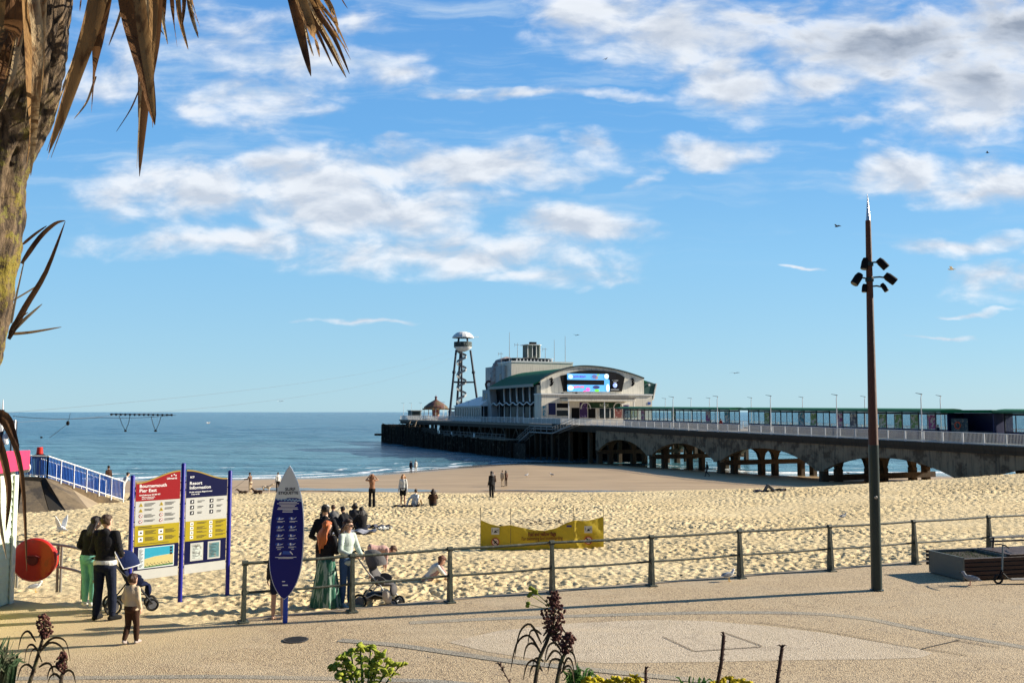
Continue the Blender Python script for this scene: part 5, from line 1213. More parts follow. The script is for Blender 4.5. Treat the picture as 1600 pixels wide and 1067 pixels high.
for px, py, k_ in ((774,829,'s'),(919,826.5,'s'),(774,846,'n'),(919,843.5,'n')):
    p = bpos(px, py, .06); b_ = MB(); b2 = MB(); s = .10
    if k_ == 's':
        b_.box((p.x-s*1.15, p.y, p.z-s), (p.x+s*1.15, p.y+.003, p.z+s)); b_.build('white_tile', WH, cl_)
        b2.prism([(p.x-.06,p.z-.05),(p.x+.07,p.z-.04),(p.x+.03,p.z),(p.x-.01,p.z+.03),(p.x-.03,p.z-.02)], 'y', p.y-.004, p.y-.001); b2.ell((p.x+.05,p.y-.003,p.z+.02),(.018,.002,.018),8,4)
        for a in (-1,1): b2.box((p.x+a*.085-.006,p.y-.004,p.z-.03),(p.x+a*.085+.006,p.y-.001,p.z+.06))
        b2.build('swimmer_symbol', TXK, cl_)
    else:
        b_.prism([(p.x+.12*math.cos(t*.314), p.z+.12*math.sin(t*.314)) for t in range(20)], 'y', p.y, p.y+.003); b_.build('red_ring', mat('ring_red', (.4,.02,.02), .4), cl_)
        b_ = MB(); b_.prism([(p.x+.095*math.cos(t*.314), p.z+.095*math.sin(t*.314)) for t in range(20)], 'y', p.y-.003, p.y-.001); b_.build('ring_centre', mat('ring_pinkish', (.6,.45,.33), .5), cl_)
        b2.prism([(p.x-.085,p.z+.06),(p.x-.06,p.z+.085),(p.x+.085,p.z-.06),(p.x+.06,p.z-.085)], 'y', p.y-.007, p.y-.004); b2.prism([(p.x-.05,p.z-.05),(p.x+.0,p.z-.04),(p.x+.05,p.z+.04),(p.x-.01,p.z+.02)], 'y', p.y-.007, p.y-.004); b2.build('surfer_symbol', TXK, cl_)
p = bpos(889, 821.5, .06); b_ = MB(); b_.box((p.x-.075,p.y,p.z-.025),(p.x+.075,p.y+.003,p.z+.03)); b_.build('corner_logo', mat('logo_navy', (.03,.03,.15), .5), cl_)

# ============================================================ PLANTER BENCH, SCOOTER
a0 = onz(1458, 894); a1 = onz(1506, 908); d1 = (a0-a1); dpt = d1.length; ang = math.atan2(d1.y, d1.x)-math.pi/2
PB = thing('planter_bench', 'low grey metal planter bench clad with dark timber slats at the right edge', 'planter', (a1.x, a1.y, 0), ang+R(0))
# its long side runs right, slightly away
dirx = onz(1650, 901)-a1; la = math.atan2(dirx.y, dirx.x)-PB.rotation_euler.z
PB.rotation_euler.z = math.atan2(dirx.y, dirx.x); hh = .50; Ly = dpt*1.0; Lx = 4.2
met = mat('planter_metal', (.11,.125,.115), .5, var=.2, vs_=2, bump=.1); wd = mat('dark_hardwood', (.04,.018,.012), .5, var=.4, vs_=4, bump=.3, stretch=(.2,1,1))
b_ = MB(); b_.box((-.012,-.004,.02),(.03,Ly,hh)); b_.box((.03,Ly-.03,.02),(Lx,Ly,hh)); b_.box((.03,.055,.02),(Lx,.08,hh-.03)); b_.box((1.15,.085,.02),(1.18,Ly-.035,hh)); b_.build('metal_shell', met, PB)
for i in range(5): b_ = MB(); b_.bbox((.0,0,.03+i*.092),(Lx,.05,.03+i*.092+.072), .006); b_.build('side_slat', wd, PB)
for i in range(5): b_ = MB(); b_.bbox((-.05,Ly+.004,.09+i*.088),(Lx,Ly+.05,.09+i*.088+.06), .006) ; b_.build('back_slat', wd, PB) if i > 0 else None
for i in range(7): w_ = (Ly-.1)/7; b_ = MB(); b_.bbox((1.2,.03+i*w_,hh-.02),(Lx,.03+(i+1)*w_-.012,hh+.02), .006); b_.build('seat_slat', wd, PB)
b_ = MB(); b_.box((.04,.09,.1),(1.14,Ly-.04,hh-.06)); b_.build('soil', mat('soil', (.03,.022,.015), .95, bump=1, bs=20), PB)
gb = MB()
for i in range(700):
    x, y = rnd.uniform(.06,1.12), rnd.uniform(.1,Ly-.06); h_ = rnd.uniform(.03,.10); a = rnd.random()*6.28; lx, ly = rnd.uniform(-.03,.03), rnd.uniform(-.03,.03)
    gb.add([(x+.006*math.cos(a),y+.006*math.sin(a),hh-.06),(x-.006*math.cos(a),y-.006*math.sin(a),hh-.06),(x+lx,y+ly,hh-.09+h_*.8)], [(0,1,2)])
gb.build('grass', leafmat('planter_grass', (.03,.06,.018), .3), PB)
b_ = MB()
for zz in (.66, .74): b_.tube([(1.5,Ly-.12,zz),(Lx,Ly-.12,zz)], .02, 6)
for x in (1.6,2.8,4.0): b_.tube([(x,Ly-.1,hh),(x,Ly-.14,.76)], .02, 6)
b_.build('backrest', steel, PB)
sc = onz(1500, 907); SCT = thing('kick_scooter', 'black kick scooter with a grey steering stem parked against the slatted planter', 'scooter', (onz(1560, 912).x, onz(1560, 912).y, 0), R(3))
bk_ = mat('rubber_black', (.01,.01,.01), .6)
def ring(c, R_, r_, n=18): return [(c[0]+R_*math.cos(t*2*math.pi/n), c[1], c[2]+R_*math.sin(t*2*math.pi/n)) for t in range(n+1)]
b_ = MB(); b_.tube(ring((0,0,.10), .085, .022), .022, 8, cap=False); b_.M = None; b_.build('front_wheel', bk_, SCT, smooth=True)
b_ = MB(); b_.tube(ring((.82,0,.09), .075, .02), .020, 8, cap=False); b_.build('rear_wheel', bk_, SCT, smooth=True)
b_ = MB(); b_.tube([(0,-.03,.10),(.06,0,.24),(.10,0,.30)], .018, 6); b_.tube([(0,.03,.10),(.06,0,.24)], .014, 6); b_.tube([(.10,0,.22),(.20,0,.12),(.28,0,.10)], .022, 6); b_.build('fork', black, SCT)
b_ = MB(); b_.tube([(.09,0,.26),(.13,0,.80)], .017, 8); b_.build('steering_stem', mat('stem_grey_blue', (.12,.17,.2), .4), SCT)
b_ = MB(); b_.tube([(.11,-.24,.78),(.13,-.08,.81),(.13,.08,.81),(.11,.24,.78)], .014, 8); b_.build('handlebar', black, SCT)
b_ = MB(); b_.bbox((.25,-.07,.085),(.78,.07,.11), .01); b_.build('deck', mat('deck_grey', (.25,.24,.22), .6), SCT)
b_ = MB(); b_.tube([(.9,0,.08),(.88,0,.17),(.80,0,.185),(.73,0,.14)], .018, 6, flat=2.2); b_.build('mudguard', black, SCT)
SC2 = copy_tree(SCT); SC2.location = (onz(1590, 898).x+.25, onz(1590, 898).y+.1, 0); SC2.rotation_euler = (0, 0, R(-14)); tag(SC2, 'second kick scooter at the very right edge, partly behind the first', 'scooter')

# ============================================================ DRAIN COVER
pd = onz(462, 1000); DC = thing('drain_cover', 'small round dark drain grating set in the promenade in front of the surfboard sign', 'drain cover', (pd.x, pd.y, .004))
b_ = MB(); b_.lathe([(.20,0),(.20,.012),(.17,.012),(.17,0)], 24); b_.build('rim', mat('iron', (.05,.045,.04), .6), DC)
b_ = MB()
for i in range(-4, 5): w_ = math.sqrt(max(0, .165**2-(i*.036)**2)); b_.box((-w_, i*.036-.009, .001), (w_, i*.036+.009, .010))
b_.build('grating', mat('iron', (.05,.045,.04), .6), DC)

# ============================================================ RAMP WITH BLUE RAILING
XR = -24.6
g0 = at(40, 742, 45.5); g1 = at(74, 746, 46.5); g2 = hit(192, 786); 
stone = mat('weathered_stone', (.17,.125,.075), .9, var=.4, vs_=1.5, bump=.8, bs=7, c2=(.09,.07,.05), c2s=1.1, c2lo=.45, c2hi=.62, streak=.3)
RP = thing('groyne_ramp', 'weathered stone ramp sloping down to the beach with a dark buttress slab', 'ramp', (g1.x, g1.y, -2))
o0 = RP.location.copy()
def wallpoly(pts3, th, m_, name, par):     # pts3 outline in a vertical plane, thickened away from the camera
    b_ = MB(); pts = [Vector(p)-o0 for p in pts3]; off = Vector(th); n_ = len(pts)
    b_.add(pts+[p+off for p in pts], [tuple(range(n_)), tuple(reversed(range(n_, 2*n_)))]+[(i, (i+1) % n_, n_+(i+1) % n_, n_+i) for i in range(n_)]); return b_.build(name, m_, par)
gm_ = g1.lerp(g2, .5)
wallpoly([g0+Vector((-8,0,0)), g1, g2+Vector((0,0,.05)), g2+Vector((.3,.6,-1.5)), g1+Vector((0,0,-4)), g0+Vector((-8,0,-4))], (-1.6, 1.1, 0), stone, 'ramp_wall', RP)
# sloping concrete apron: face leaning out towards the camera below the ramp wall
def apron(pxs, name, m_, d0, d1):
    vs = [at(*p) for p in pxs]; b_ = MB(); vs = [v-o0 for v in vs]; n_ = len(vs); off = Vector((-.25,.6,-.3))
    b_.add(vs+[v+off for v in vs], [tuple(range(n_)), tuple(reversed(range(n_, 2*n_)))]+[(i, (i+1) % n_, n_+(i+1) % n_, n_+i) for i in range(n_)]); return b_.build(name, m_, RP)
apron([(36,750,45.2),(63,752,45.0),(78,806,41.5),(28,802,41.5)], 'apron_slab', stone, 0, 0)
apron([(71,746,46.0),(112,762,47.6),(140,797,44.0),(106,804,42.6)], 'apron_slab', stone, 0, 0)
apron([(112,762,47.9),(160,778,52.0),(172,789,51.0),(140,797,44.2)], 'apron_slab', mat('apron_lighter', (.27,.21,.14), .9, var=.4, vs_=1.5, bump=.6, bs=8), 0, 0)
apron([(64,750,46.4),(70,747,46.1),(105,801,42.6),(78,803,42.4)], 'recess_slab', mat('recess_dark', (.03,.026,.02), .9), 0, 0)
bf = mat('ramp_blue_panel', (.02,.085,.33), .5, var=.15); 
RRL = thing('ramp_railing', 'blue barred railing with white frame running down the stone ramp', 'railing', tuple(g1)); o1 = g1.copy()
def rr(a, c_, n_, name=True):
    bars = MB(); d = c_-a; nb = int(d.length/.08)
    for i in range(nb): p = a.lerp(c_, (i+.5)/nb)-o1; bars.box((p.x-.02,p.y-.02,.10+p.z),(p.x+.02,p.y+.02,1.02+p.z))
    bars.build('bars', bf, RRL)
    # blue mesh between the bars seen nearly edge-on
    b_ = MB(); A_, C_ = a-o1, c_-o1
    for hh_, r_ in ((1.06,.035),(.08,.03)): b_.tube([A_+Vector((0,0,hh_)), C_+Vector((0,0,hh_))], r_, 6)
    b_.build('rail', white, RRL)
    for i in range(n_+1): p = A_.lerp(C_, i/n_); b_ = MB(); b_.box((p.x-.03,p.y-.03,p.z-.15),(p.x+.03,p.y+.03,p.z+1.08)); b_.build('post', white, RRL)
rr(g0+Vector((-7,0,.04)), g1+Vector((0,0,.04)), 6); rr(g1+Vector((0,0,.04)), g2+Vector((0,0,.12)), 6)
rr(g1+Vector((-1.4,.9,.04)), g2+Vector((-1.4,.9,.12)), 6)
p = at(41, 730, 45.0); LB = thing('white_lifebuoy', 'round white disc hanging on the blue ramp railing beside the hut', 'lifebuoy', tuple(p))
b_ = MB(); b_.M = Rx; b_.lathe([(.02,0),(.24,.02),(.26,.05),(.24,.1),(.02,.1)], 22); b_.build('disc', mat('disc_offwhite', (.6,.56,.46), .5), LB, smooth=True)
b_ = MB(); b_.tube([(-.05,-.13,-.1),(.03,-.15,0),(-.04,-.13,.1)], .02, 6); b_.build('strap', mat('strap_brown', (.12,.06,.03), .6), LB)
p = at(62, 708, 47.2); NB = thing('red_marker', 'red bucket-shaped marker lamp on a dark base above the ramp railing', 'marker', tuple(p-Vector((0,0,.15))))
b_ = MB(); b_.lathe([(.17,.12),(.14,.42),(.14,.47),(.02,.48)], 14); b_.build('red_cap', redm, NB, smooth=True)
b_ = MB(); b_.lathe([(.33,-.1),(.33,.0),(.2,.11)], 14); b_.build('base', black, NB)
b_ = MB(); b_.tube([(0,0,-1.6),(0,0,-.1)], .05, 8); b_.build('stand', steel, NB)

# ============================================================ zip-wire landing gear hung over the beach
DY = 56
GT = thing('brake_gantry', 'dark bar with two hanging V-shaped brake straps strung on wires over the sea', 'zip wire gear', tuple(at(220, 648, DY))); o2 = GT.location.copy()
b_ = MB(); pts = [at(172+98*i/10, 647+.9*(i/10), DY)-o2 for i in range(11)]; b_.tube(pts, .035, 6); b_.build('bar', steel, GT)
b_ = MB()
for i in range(14): p = at(174+94*i/13, 647.3+.9*(i/13), DY)-o2; b_.box((p.x-.03,p.y-.05,p.z-.07),(p.x+.05,p.y+.05,p.z+.06))
b_.build('trolleys', black, GT)
for pts in ([(186,649),(190,661),(196,673),(201,661),(203,649)], [(236,650),(239,662),(243,673),(248,663),(252,650)]):
    w3 = [at(x, y, DY)-o2 for x, y in pts]; b_ = MB(); b_.tube([w3[0], w3[1], w3[2]], .018, 5); b_.tube([w3[2], w3[3], w3[4]], .018, 5); b_.ell(w3[2], (.10,.08,.06), 8, 5); b_.build('brake_strap', black, GT)
cw = mat('cable_black', (.02,.02,.022), .6)
cable('brake_cable', at(20, 650, 50), at(160, 652, 54), .12, .014, 'dark slack cable strung left of the brake gantry over the sea', group=None, m_=cw)
cable('brake_cable', at(150, 652, 54), at(275, 648, DY), .1, .012, 'thin dark cable running through the brake gantry', m_=cw)
cable('tow_rope', at(110, 645, 50), at(106, 662, 50), 0, .012, 'short dark rope rising from the black weight on the left cable', m_=cw)
cable('tow_rope', at(106, 662, 50), at(77, 684, 49), 0, .012, 'dark rope slanting down from the black weight towards the left', m_=cw)
p = at(106, 661, 50); b_ = MB(); b_.ell((0,0,0), (.09,.09,.13), 12, 8); b_.ell((-.97,-.9,-.76), (.08,.06,.05), 8, 6); o = b_.build('rope_weight', black, smooth=True); o.location = p; tag(o, 'black weight hanging on the rope above the sea at the left', 'weight')
# ============================================================ PEOPLE
# each figure is one continuous voxel-fused body; clothing and hair are fused shells over the same joints
LIVE = []
def vox(mb, name, m_, par, vx, smooth=2):
    o = mb.build(name, m_, par)
    md = o.modifiers.new('r', 'REMESH'); md.mode = 'VOXEL'; md.voxel_size = vx; md.use_smooth_shade = True
    if smooth: ms = o.modifiers.new('s', 'SMOOTH'); ms.iterations = smooth; ms.factor = .5
    LIVE.append(o); return o
def basis(up, right):
    u = Vector(up).normalized(); r_ = Vector(right); r_ = (r_-u*r_.dot(u)).normalized(); f_ = u.cross(r_)
    return Matrix((r_, f_, u)).transposed()
def cap(mb, a, b_, r0, r1, n=12):
    a, b_ = Vector(a), Vector(b_); d = (b_-a)
    if d.length > 1e-6:
        k_ = 5; mb.tube([a+d*i/k_ for i in range(k_+1)], [r0+(r1-r0)*i/k_ for i in range(k_+1)], n)
    mb.ell(a, (r0,)*3, n, 8); mb.ell(b_, (r1,)*3, n, 8)
skins = {'light': (.52,.32,.22), 'tan': (.38,.21,.13), 'dark': (.10,.055,.035)}
def cloth(c, k_='', var=.25, **kw): 
    key = 'cloth_%d_%d_%d%s' % (c[0]*999, c[1]*999, c[2]*999, k_); return mat(key, c, .85, var=var, vs_=9, bump=.5, bs=14, spec=.15, **kw)
def hairmat(c): return mat('hair_%d_%d' % (c[0]*999, c[1]*999), c, .55, var=.5, vs_=30, bump=.8, bs=50, stretch=(1,1,.15), spec=.3)
# joints for a 1.75 m adult; x to the figure's right, y forward, z up
def J0(): 
    return dict(pel=(0,0,.96), waist=(0,.0,1.09), chest=(0,0,1.30), neck=(0,.0,1.475), head=(0,.02,1.635),
      shR=(.155,0,1.415), shL=(-.155,0,1.415), elR=(.205,-.02,1.13), elL=(-.205,-.02,1.13), wrR=(.235,.05,.89), wrL=(-.235,.05,.89),
      hipR=(.09,0,.93), hipL=(-.09,0,.93), knR=(.10,.01,.50), knL=(-.10,.01,.50), anR=(.105,-.02,.085), anL=(-.105,-.02,.085), gaze=(0,1,0), toeR=None, toeL=None)
def shift(J, keys, d):
    for k_ in keys: J[k_] = tuple(Vector(J[k_])+Vector(d))
UP = ['waist','chest','neck','head','shR','shL','elR','elL','wrR','wrL']
def bend(J, ang, keys=UP, piv='pel', ax='X', extra=None):      # lean the upper body forward by ang degrees
    p = Vector(J[piv]); M_ = Matrix.Rotation(R(-ang), 3, ax)
    for k_ in keys: J[k_] = tuple(p+M_ @ (Vector(J[k_])-p))
    J['gaze'] = tuple(M_ @ Vector(J['gaze']))
def person(label, loc, face, height, J=None, skin='light', top=None, sleeves='long', legs=None, legkind='trousers', hair=(.03,.02,.012), hairlen=0, shoes=(.03,.03,.03), vx=.02, hands=False, group=None,
           build=1.0, skirt=None, hem=.0, cap_=None, glasses=False, hood=False, hat=None, extra=None, flare=0, bare_mid=False, tophem=.90, under=None, female=False, bag=None, name='person', headk=1.0):
    J = J or J0(); k_ = height/1.75; V_ = {a: (Vector(b_)*k_ if b_ is not None else None) for a, b_ in J.items()}
    rt = thing(name, label, 'person', loc, face, group); sk = mat('skin_'+skin, skins[skin], .55, var=.08, vs_=8, bump=0, spec=.3)
    g = lambda x: x*k_*build; hk = headk*k_
    sw = .9 if female else 1.0
    mid = (V_['shR']+V_['shL'])/2; up = (V_['neck']-V_['pel']).normalized(); rtv = (V_['shR']-V_['shL']).normalized(); hv = (V_['hipR']-V_['hipL']).normalized()
    hup = (V_['head']-V_['neck']).normalized(); gz_ = V_['gaze'].normalized(); hr = gz_.cross(Vector((0,0,1))); hr = hr.normalized() if hr.length > .1 else rtv
    hup = (Vector((0,0,1))*.75+hup*.6); hup = (hup-gz_*hup.dot(gz_)*.8).normalized(); HB = basis(hup, hr); hc = V_['head']
    hp = lambda x, y, z: hc+HB @ (Vector((x, y, z))*hk)
    def torso(mb, o_):
        B1 = basis(up, hv); B2 = basis(V_['neck']-V_['chest'], rtv)
        mb.ell(V_['pel'], (g(.155)+o_, g(.11)+o_, g(.125)+o_), 16, 10, B1); mb.ell((V_['pel']+V_['waist'])/2, (g(.14)+o_, g(.10)+o_, g(.13)+o_), 16, 10, B1)
        mb.ell(V_['waist'], (g(.128*sw)+o_, g(.094)+o_, g(.14)+o_), 16, 10, basis(V_['chest']-V_['pel'], hv+rtv)); mb.ell((V_['waist']+V_['chest'])/2, (g(.14*sw)+o_, g(.10)+o_, g(.13)+o_), 16, 10, basis(V_['chest']-V_['waist'], rtv))
        mb.ell(V_['chest'], (g(.158*sw)+o_, g(.112)+o_, g(.16)+o_), 16, 10, B2); mb.ell(V_['chest'].lerp(V_['neck'], .5), (g(.125*sw)+o_, g(.085)+o_, g(.085)+o_), 16, 10, B2)
        cap(mb, V_['shR'], V_['shL'], g(.050)+o_*.8, g(.050)+o_*.8); cap(mb, V_['shR'].lerp(mid, .15), V_['neck'], g(.040), g(.045)); cap(mb, V_['shL'].lerp(mid, .15), V_['neck'], g(.040), g(.045))
    def arm(mb, S, o_, to=1.0):
        cap(mb, V_['sh'+S], V_['el'+S], g(.050)+o_, g(.039)+o_)
        if to > .5: cap(mb, V_['el'+S], V_['el'+S].lerp(V_['wr'+S], to), g(.040)+o_, g(.027)+o_)
    def leg(mb, S, o_, to=1.0, fl=0):
        cap(mb, V_['hip'+S], V_['kn'+S], g(.082)+o_, g(.054)+o_); 
        if to > .4: cap(mb, V_['kn'+S], V_['kn'+S].lerp(V_['an'+S], to*.45), g(.053)+o_, g(.056)+o_+fl*.4); cap(mb, V_['kn'+S].lerp(V_['an'+S], to*.45), V_['kn'+S].lerp(V_['an'+S], to), g(.056)+o_+fl*.4, g(.036)+o_+fl)
    def foot(mb, S, o_):
        a = V_['an'+S]; t = V_['toe'+S] if V_['toe'+S] is not None else a+Vector((0, .17, -.055))*k_
        d = (t-a); heel = a-Vector((d.x, d.y, 0)).normalized()*.035*k_ - Vector((0,0,.04*k_)) if Vector((d.x, d.y, 0)).length > .02 else a
        cap(mb, heel, t, .036*k_+o_, .033*k_+o_); cap(mb, a, t.lerp(a, .4), .036*k_+o_, .034*k_+o_)
    b_ = MB(); torso(b_, 0); cap(b_, V_['neck'].lerp(V_['chest'], .2), hc-HB @ Vector((0, -.02, .06))*hk, g(.056), .05*hk)
    b_.ell(hp(0,-.01,.012), (.075*hk,.094*hk,.105*hk), 18, 12, HB); b_.ell(hp(0,.025,-.05), (.056*hk,.062*hk,.066*hk), 14, 10, HB)
    if vx < .015:
        b_.ell(hp(0,.098,-.018), (.012*hk,.018*hk,.024*hk), 8, 6, HB); b_.ell(hp(0,.083,-.062), (.022*hk,.012*hk,.009*hk), 8, 6, HB); b_.ell(hp(0,.082,.022), (.05*hk,.012*hk,.01*hk), 10, 6, HB)
        for s_ in (-1, 1): b_.ell(hp(.078*s_,-.005,-.008), (.010*hk,.020*hk,.032*hk), 8, 6, HB)
    else: b_.ell(hp(0,.09,-.02), (.018*hk,.02*hk,.03*hk), 8, 6, HB)
    for S in 'RL':
        arm(b_, S, 0); leg(b_, S, 0); foot(b_, S, 0)
        w_ = V_['wr'+S]; d = (w_-V_['el'+S]).normalized()
        if V_.get('hd'+S) is not None: d = (V_['hd'+S]-w_).normalized()
        side = rtv*(1 if S == 'R' else -1); nrm = d.cross(side).normalized(); lat = nrm.cross(d).normalized()
        if vx < .015 and hands:
            fwd = Vector((0,1,0)); lat = (fwd-d*fwd.dot(d)); lat = lat.normalized() if lat.length > .2 else Vector((0,0,1)); nrm = d.cross(lat).normalized()
            if nrm.dot(-side) < 0: nrm = -nrm
            pc_ = w_+d*.045*hk; b_.ell(pc_, (.040*hk, .016*hk, .050*hk), 12, 8, basis(d, lat))
            for fi, (off, ln) in enumerate(((.030,.070),(.010,.080),(-.011,.074),(-.030,.058))):
                r0 = w_+d*.080*hk+lat*off*hk; m1 = r0+(d*.9+nrm*.35)*ln*.5*hk; m2 = m1+(d*.55+nrm*.8)*ln*.5*hk; cap(b_, r0-d*.02*hk, m1, .0095*hk, .0085*hk, 8); cap(b_, m1, m2, .0085*hk, .0075*hk, 8)
            th0 = w_+d*.025*hk+lat*.034*hk; th1 = th0+(d*.6+lat*.6+nrm*.3)*.045*hk; cap(b_, th0, th1, .011*hk, .0095*hk, 8); cap(b_, th1, th1+(d*.9+nrm*.5)*.028*hk, .0095*hk, .0085*hk, 8)
        else:
            b_.ell(w_+d*.05*k_, (.036*k_, .02*k_, .055*k_), 10, 8, basis(d, lat)); cap(b_, w_+d*.08*k_, w_+d*.15*k_, .024*k_, .014*k_, 8); cap(b_, w_+d*.02*k_, w_+d*.07*k_+V_['gaze'].normalized()*.03*k_, .012*k_, .011*k_, 8)
    body = vox(b_, 'body', sk, rt, vx if not hands else .0075, 2)
    if vx < .015:
        for s_ in (-1, 1): e_ = MB(); e_.ell(hp(.030*s_,.086,-.0), (.011*hk,.006*hk,.006*hk), 8, 6, HB); e_.build('eye', mat('eye_dark', (.02,.015,.012), .2, var=0, bump=0), body, smooth=True)
    if top is not None:
        b_ = MB(); o_ = .014*k_; torso(b_, o_); 
        for S in 'RL':
            if sleeves == 'long': arm(b_, S, o_, .97); cap(b_, V_['wr'+S].lerp(V_['el'+S], .12), V_['wr'+S].lerp(V_['el'+S], .04), g(.030)+o_, g(.031)+o_)
            elif sleeves == 'short': cap(b_, V_['sh'+S], V_['sh'+S].lerp(V_['el'+S], .62), g(.050)+o_, g(.047)+o_)
        dn = (V_['pel']-V_['waist']).normalized(); b_.ell(V_['pel']+dn*(.98-tophem-.02)*k_, (g(.165)+o_, g(.118)+o_, .085*k_), 16, 8, basis(up, hv))
        cap(b_, V_['neck'].lerp(V_['chest'], .25), V_['neck']+hup*.004*k_, g(.072), g(.060))
        if hood: b_.ell(V_['neck']-(basis(up, rtv) @ Vector((0,1,0)))*.075*k_-up*.02*k_, (.10*k_,.05*k_,.075*k_), 12, 8, basis(up, rtv))
        # a few cloth folds
        r2 = random.Random(len(label)*7+int(height*100))
        if vx < .015:
            for S in 'RL':
                for f_ in (.35, .55, .8, 1.0):
                    e0 = V_['sh'+S].lerp(V_['el'+S], f_); b_.ell(e0, (g(.052)+o_, g(.052)+o_, .016*k_), 12, 6, basis(V_['el'+S]-V_['sh'+S]+Vector((r2.uniform(-.1,.1),)*3), rtv)) if sleeves == 'long' else None
            for f_ in range(5): b_.ell(V_['waist'].lerp(V_['chest'], r2.random()*.8)+basis(up, rtv) @ Vector((r2.uniform(-.07,.07)*k_, r2.choice((-1,1))*.082*k_, 0)), (.07*k_,.02*k_,.014*k_), 10, 6, basis(up+rtv*r2.uniform(-.5,.5), rtv))
        tp = vox(b_, 'top', top, rt, max(vx, .011), 2)
        if under: b_ = MB(); b_.ell(V_['pel']-up*.012*k_, (g(.168)+o_, g(.122)+o_, .115*k_), 16, 10, basis(up, hv)); vox(b_, 'undershirt', under, rt, max(vx, .011), 1)
    if legs is not None and legkind != 'skirt':
        b_ = MB(); o_ = .013*k_; b_.ell(V_['pel'], (g(.158)+o_, g(.113)+o_, .12*k_), 16, 10, basis(up, hv))
        bt = basis(up, hv); b_.ell(V_['pel']-up*.06*k_-(bt @ Vector((0,1,0)))*.02*k_, (g(.15)+o_, g(.115)+o_, .10*k_), 16, 10, bt)
        to = {'trousers': .97, 'shorts': 0, 'crop': .7}[legkind]
        for S in 'RL':
            if legkind == 'shorts': cap(b_, V_['hip'+S], V_['hip'+S].lerp(V_['kn'+S], .72), g(.086)+o_, g(.078)+o_)
            else:
                leg(b_, S, o_, to, flare*k_)
                if vx < .015:
                    for f_ in (.55,.72,.86): b_.ell(V_['kn'+S].lerp(V_['an'+S], f_), (g(.050)+o_, g(.050)+o_, .013*k_), 10, 6, basis(Vector((0,.2*(f_-.7)*5,1)), rtv))
        vox(b_, 'shorts' if legkind == 'shorts' else 'trousers', legs, rt, max(vx, .011), 2)
    if legkind == 'skirt':
        # pleated skirt from waist to hem
        n_ = 48; rows = 9; vv = []; w0 = V_['waist'].lerp(V_['pel'], .45); hz = hem*k_
        for i in range(rows):
            t = i/(rows-1); z = w0.z+(hz-w0.z)*t; ra = g(.150)+(skirt-g(.150))*t**.9; rb_ = g(.115)+(skirt*.85-g(.115))*t**.9; cx = w0.lerp(Vector(((V_['anR'].x+V_['anL'].x)/2, (V_['anR'].y+V_['anL'].y)/2, 0)), t*.8)
            for j in range(n_): a = 2*math.pi*j/n_; pl_ = 1+(.07*t)*math.sin(a*13+math.sin(t*3)*.5)+.03*t*math.sin(a*5); vv.append((cx.x+ra*math.cos(a)*pl_, cx.y+rb_*math.sin(a)*pl_, z+(.012*math.sin(a*4) if i == rows-1 else 0)))
        ff = [(i*n_+j, i*n_+(j+1) % n_, (i+1)*n_+(j+1) % n_, (i+1)*n_+j) for i in range(rows-1) for j in range(n_)]+[tuple(range(n_))]
        b_ = MB(); b_.add(vv, ff); b_.build('skirt', legs, rt, smooth='all')
    if shoes is not None:
        for S in 'RL': b_ = MB(); foot(b_, S, .007*k_); vox(b_, 'shoe', cloth(shoes, 's', var=.1), rt, max(vx, .011), 1)
    if hair is not None:
        hm_ = hairmat(hair); b_ = MB(); b_.ell(hp(0,-.028,.028), (.083*hk,.088*hk,.098*hk), 18, 12, HB); b_.ell(hp(0,.02,.075), (.070*hk,.066*hk,.045*hk), 14, 8, HB)
        for s_ in (-1, 1): b_.ell(hp(.062*s_,-.02,-.005), (.022*hk,.045*hk,.06*hk), 10, 8, HB)
        if vx < .015:
            r4 = random.Random(int(height*1000)); 
            for _ in range(34):
                a_ = r4.random()*6.28; e_ = r4.uniform(-.15, 1.4); dx_, dy_, dz2 = math.cos(a_)*math.cos(e_), math.sin(a_)*math.cos(e_), math.sin(e_)
                if dy_ > .45 and dz2 < .6: continue
                c0 = hp(dx_*.082, -.025+dy_*.088, .028+dz2*.098); cap(b_, c0, c0+(HB @ Vector((dx_*.3, -.5+dy_*.3, -.35)))*.035*hk, .012*hk, .006*hk, 6)
        if hairlen > 0:
            L_ = hairlen*k_; bk2 = -(HB @ Vector((0,1,0))); bk2 = Vector((bk2.x, bk2.y, 0)).normalized() if Vector((bk2.x, bk2.y, 0)).length > .1 else bk2; nS = 11; r3 = random.Random(int(hairlen*100)); wd_ = .55+hairlen*1.3
            for s_ in range(nS):
                f_ = (s_-(nS-1)/2)/((nS-1)/2); st = hp(.070*f_, -.055+.045*abs(f_), .02); ln = L_*(1-.25*abs(f_)+r3.uniform(-.1,.06)); prev = st; pr = .030*k_
                for j in range(1, 5):
                    t = j/4; nx_ = st+Vector((0,0,-ln*t))+bk2*(.015*k_+(.105*k_ if hairlen > .15 else .03*k_)*min(1, t*hairlen*4.2))+hr*(.075*f_*wd_*math.sin(math.pi*min(1, t*.75))*k_+.010*k_*math.sin(t*9+s_*2)); rr_ = (.030-.016*t*t)*k_; cap(b_, prev, nx_, pr, rr_, 7); prev = nx_; pr = rr_
        if hairlen < 0:  b_.ell(hp(0,-.06,.10), (.035*hk,.035*hk,.035*hk), 10, 8, HB)       # bun
        vox(b_, 'hair', hm_, body, max(vx*.9, .010), 1)
    if hat is not None:
        b_ = MB(); b_.ell(hp(0,-.012,.055), (.088*hk,.102*hk,.075*hk), 16, 10, HB); b_.ell(hp(0,.09,.045), (.065*hk,.075*hk,.010*hk), 14, 6, HB); b_.build('cap', hat, rt, smooth='all')
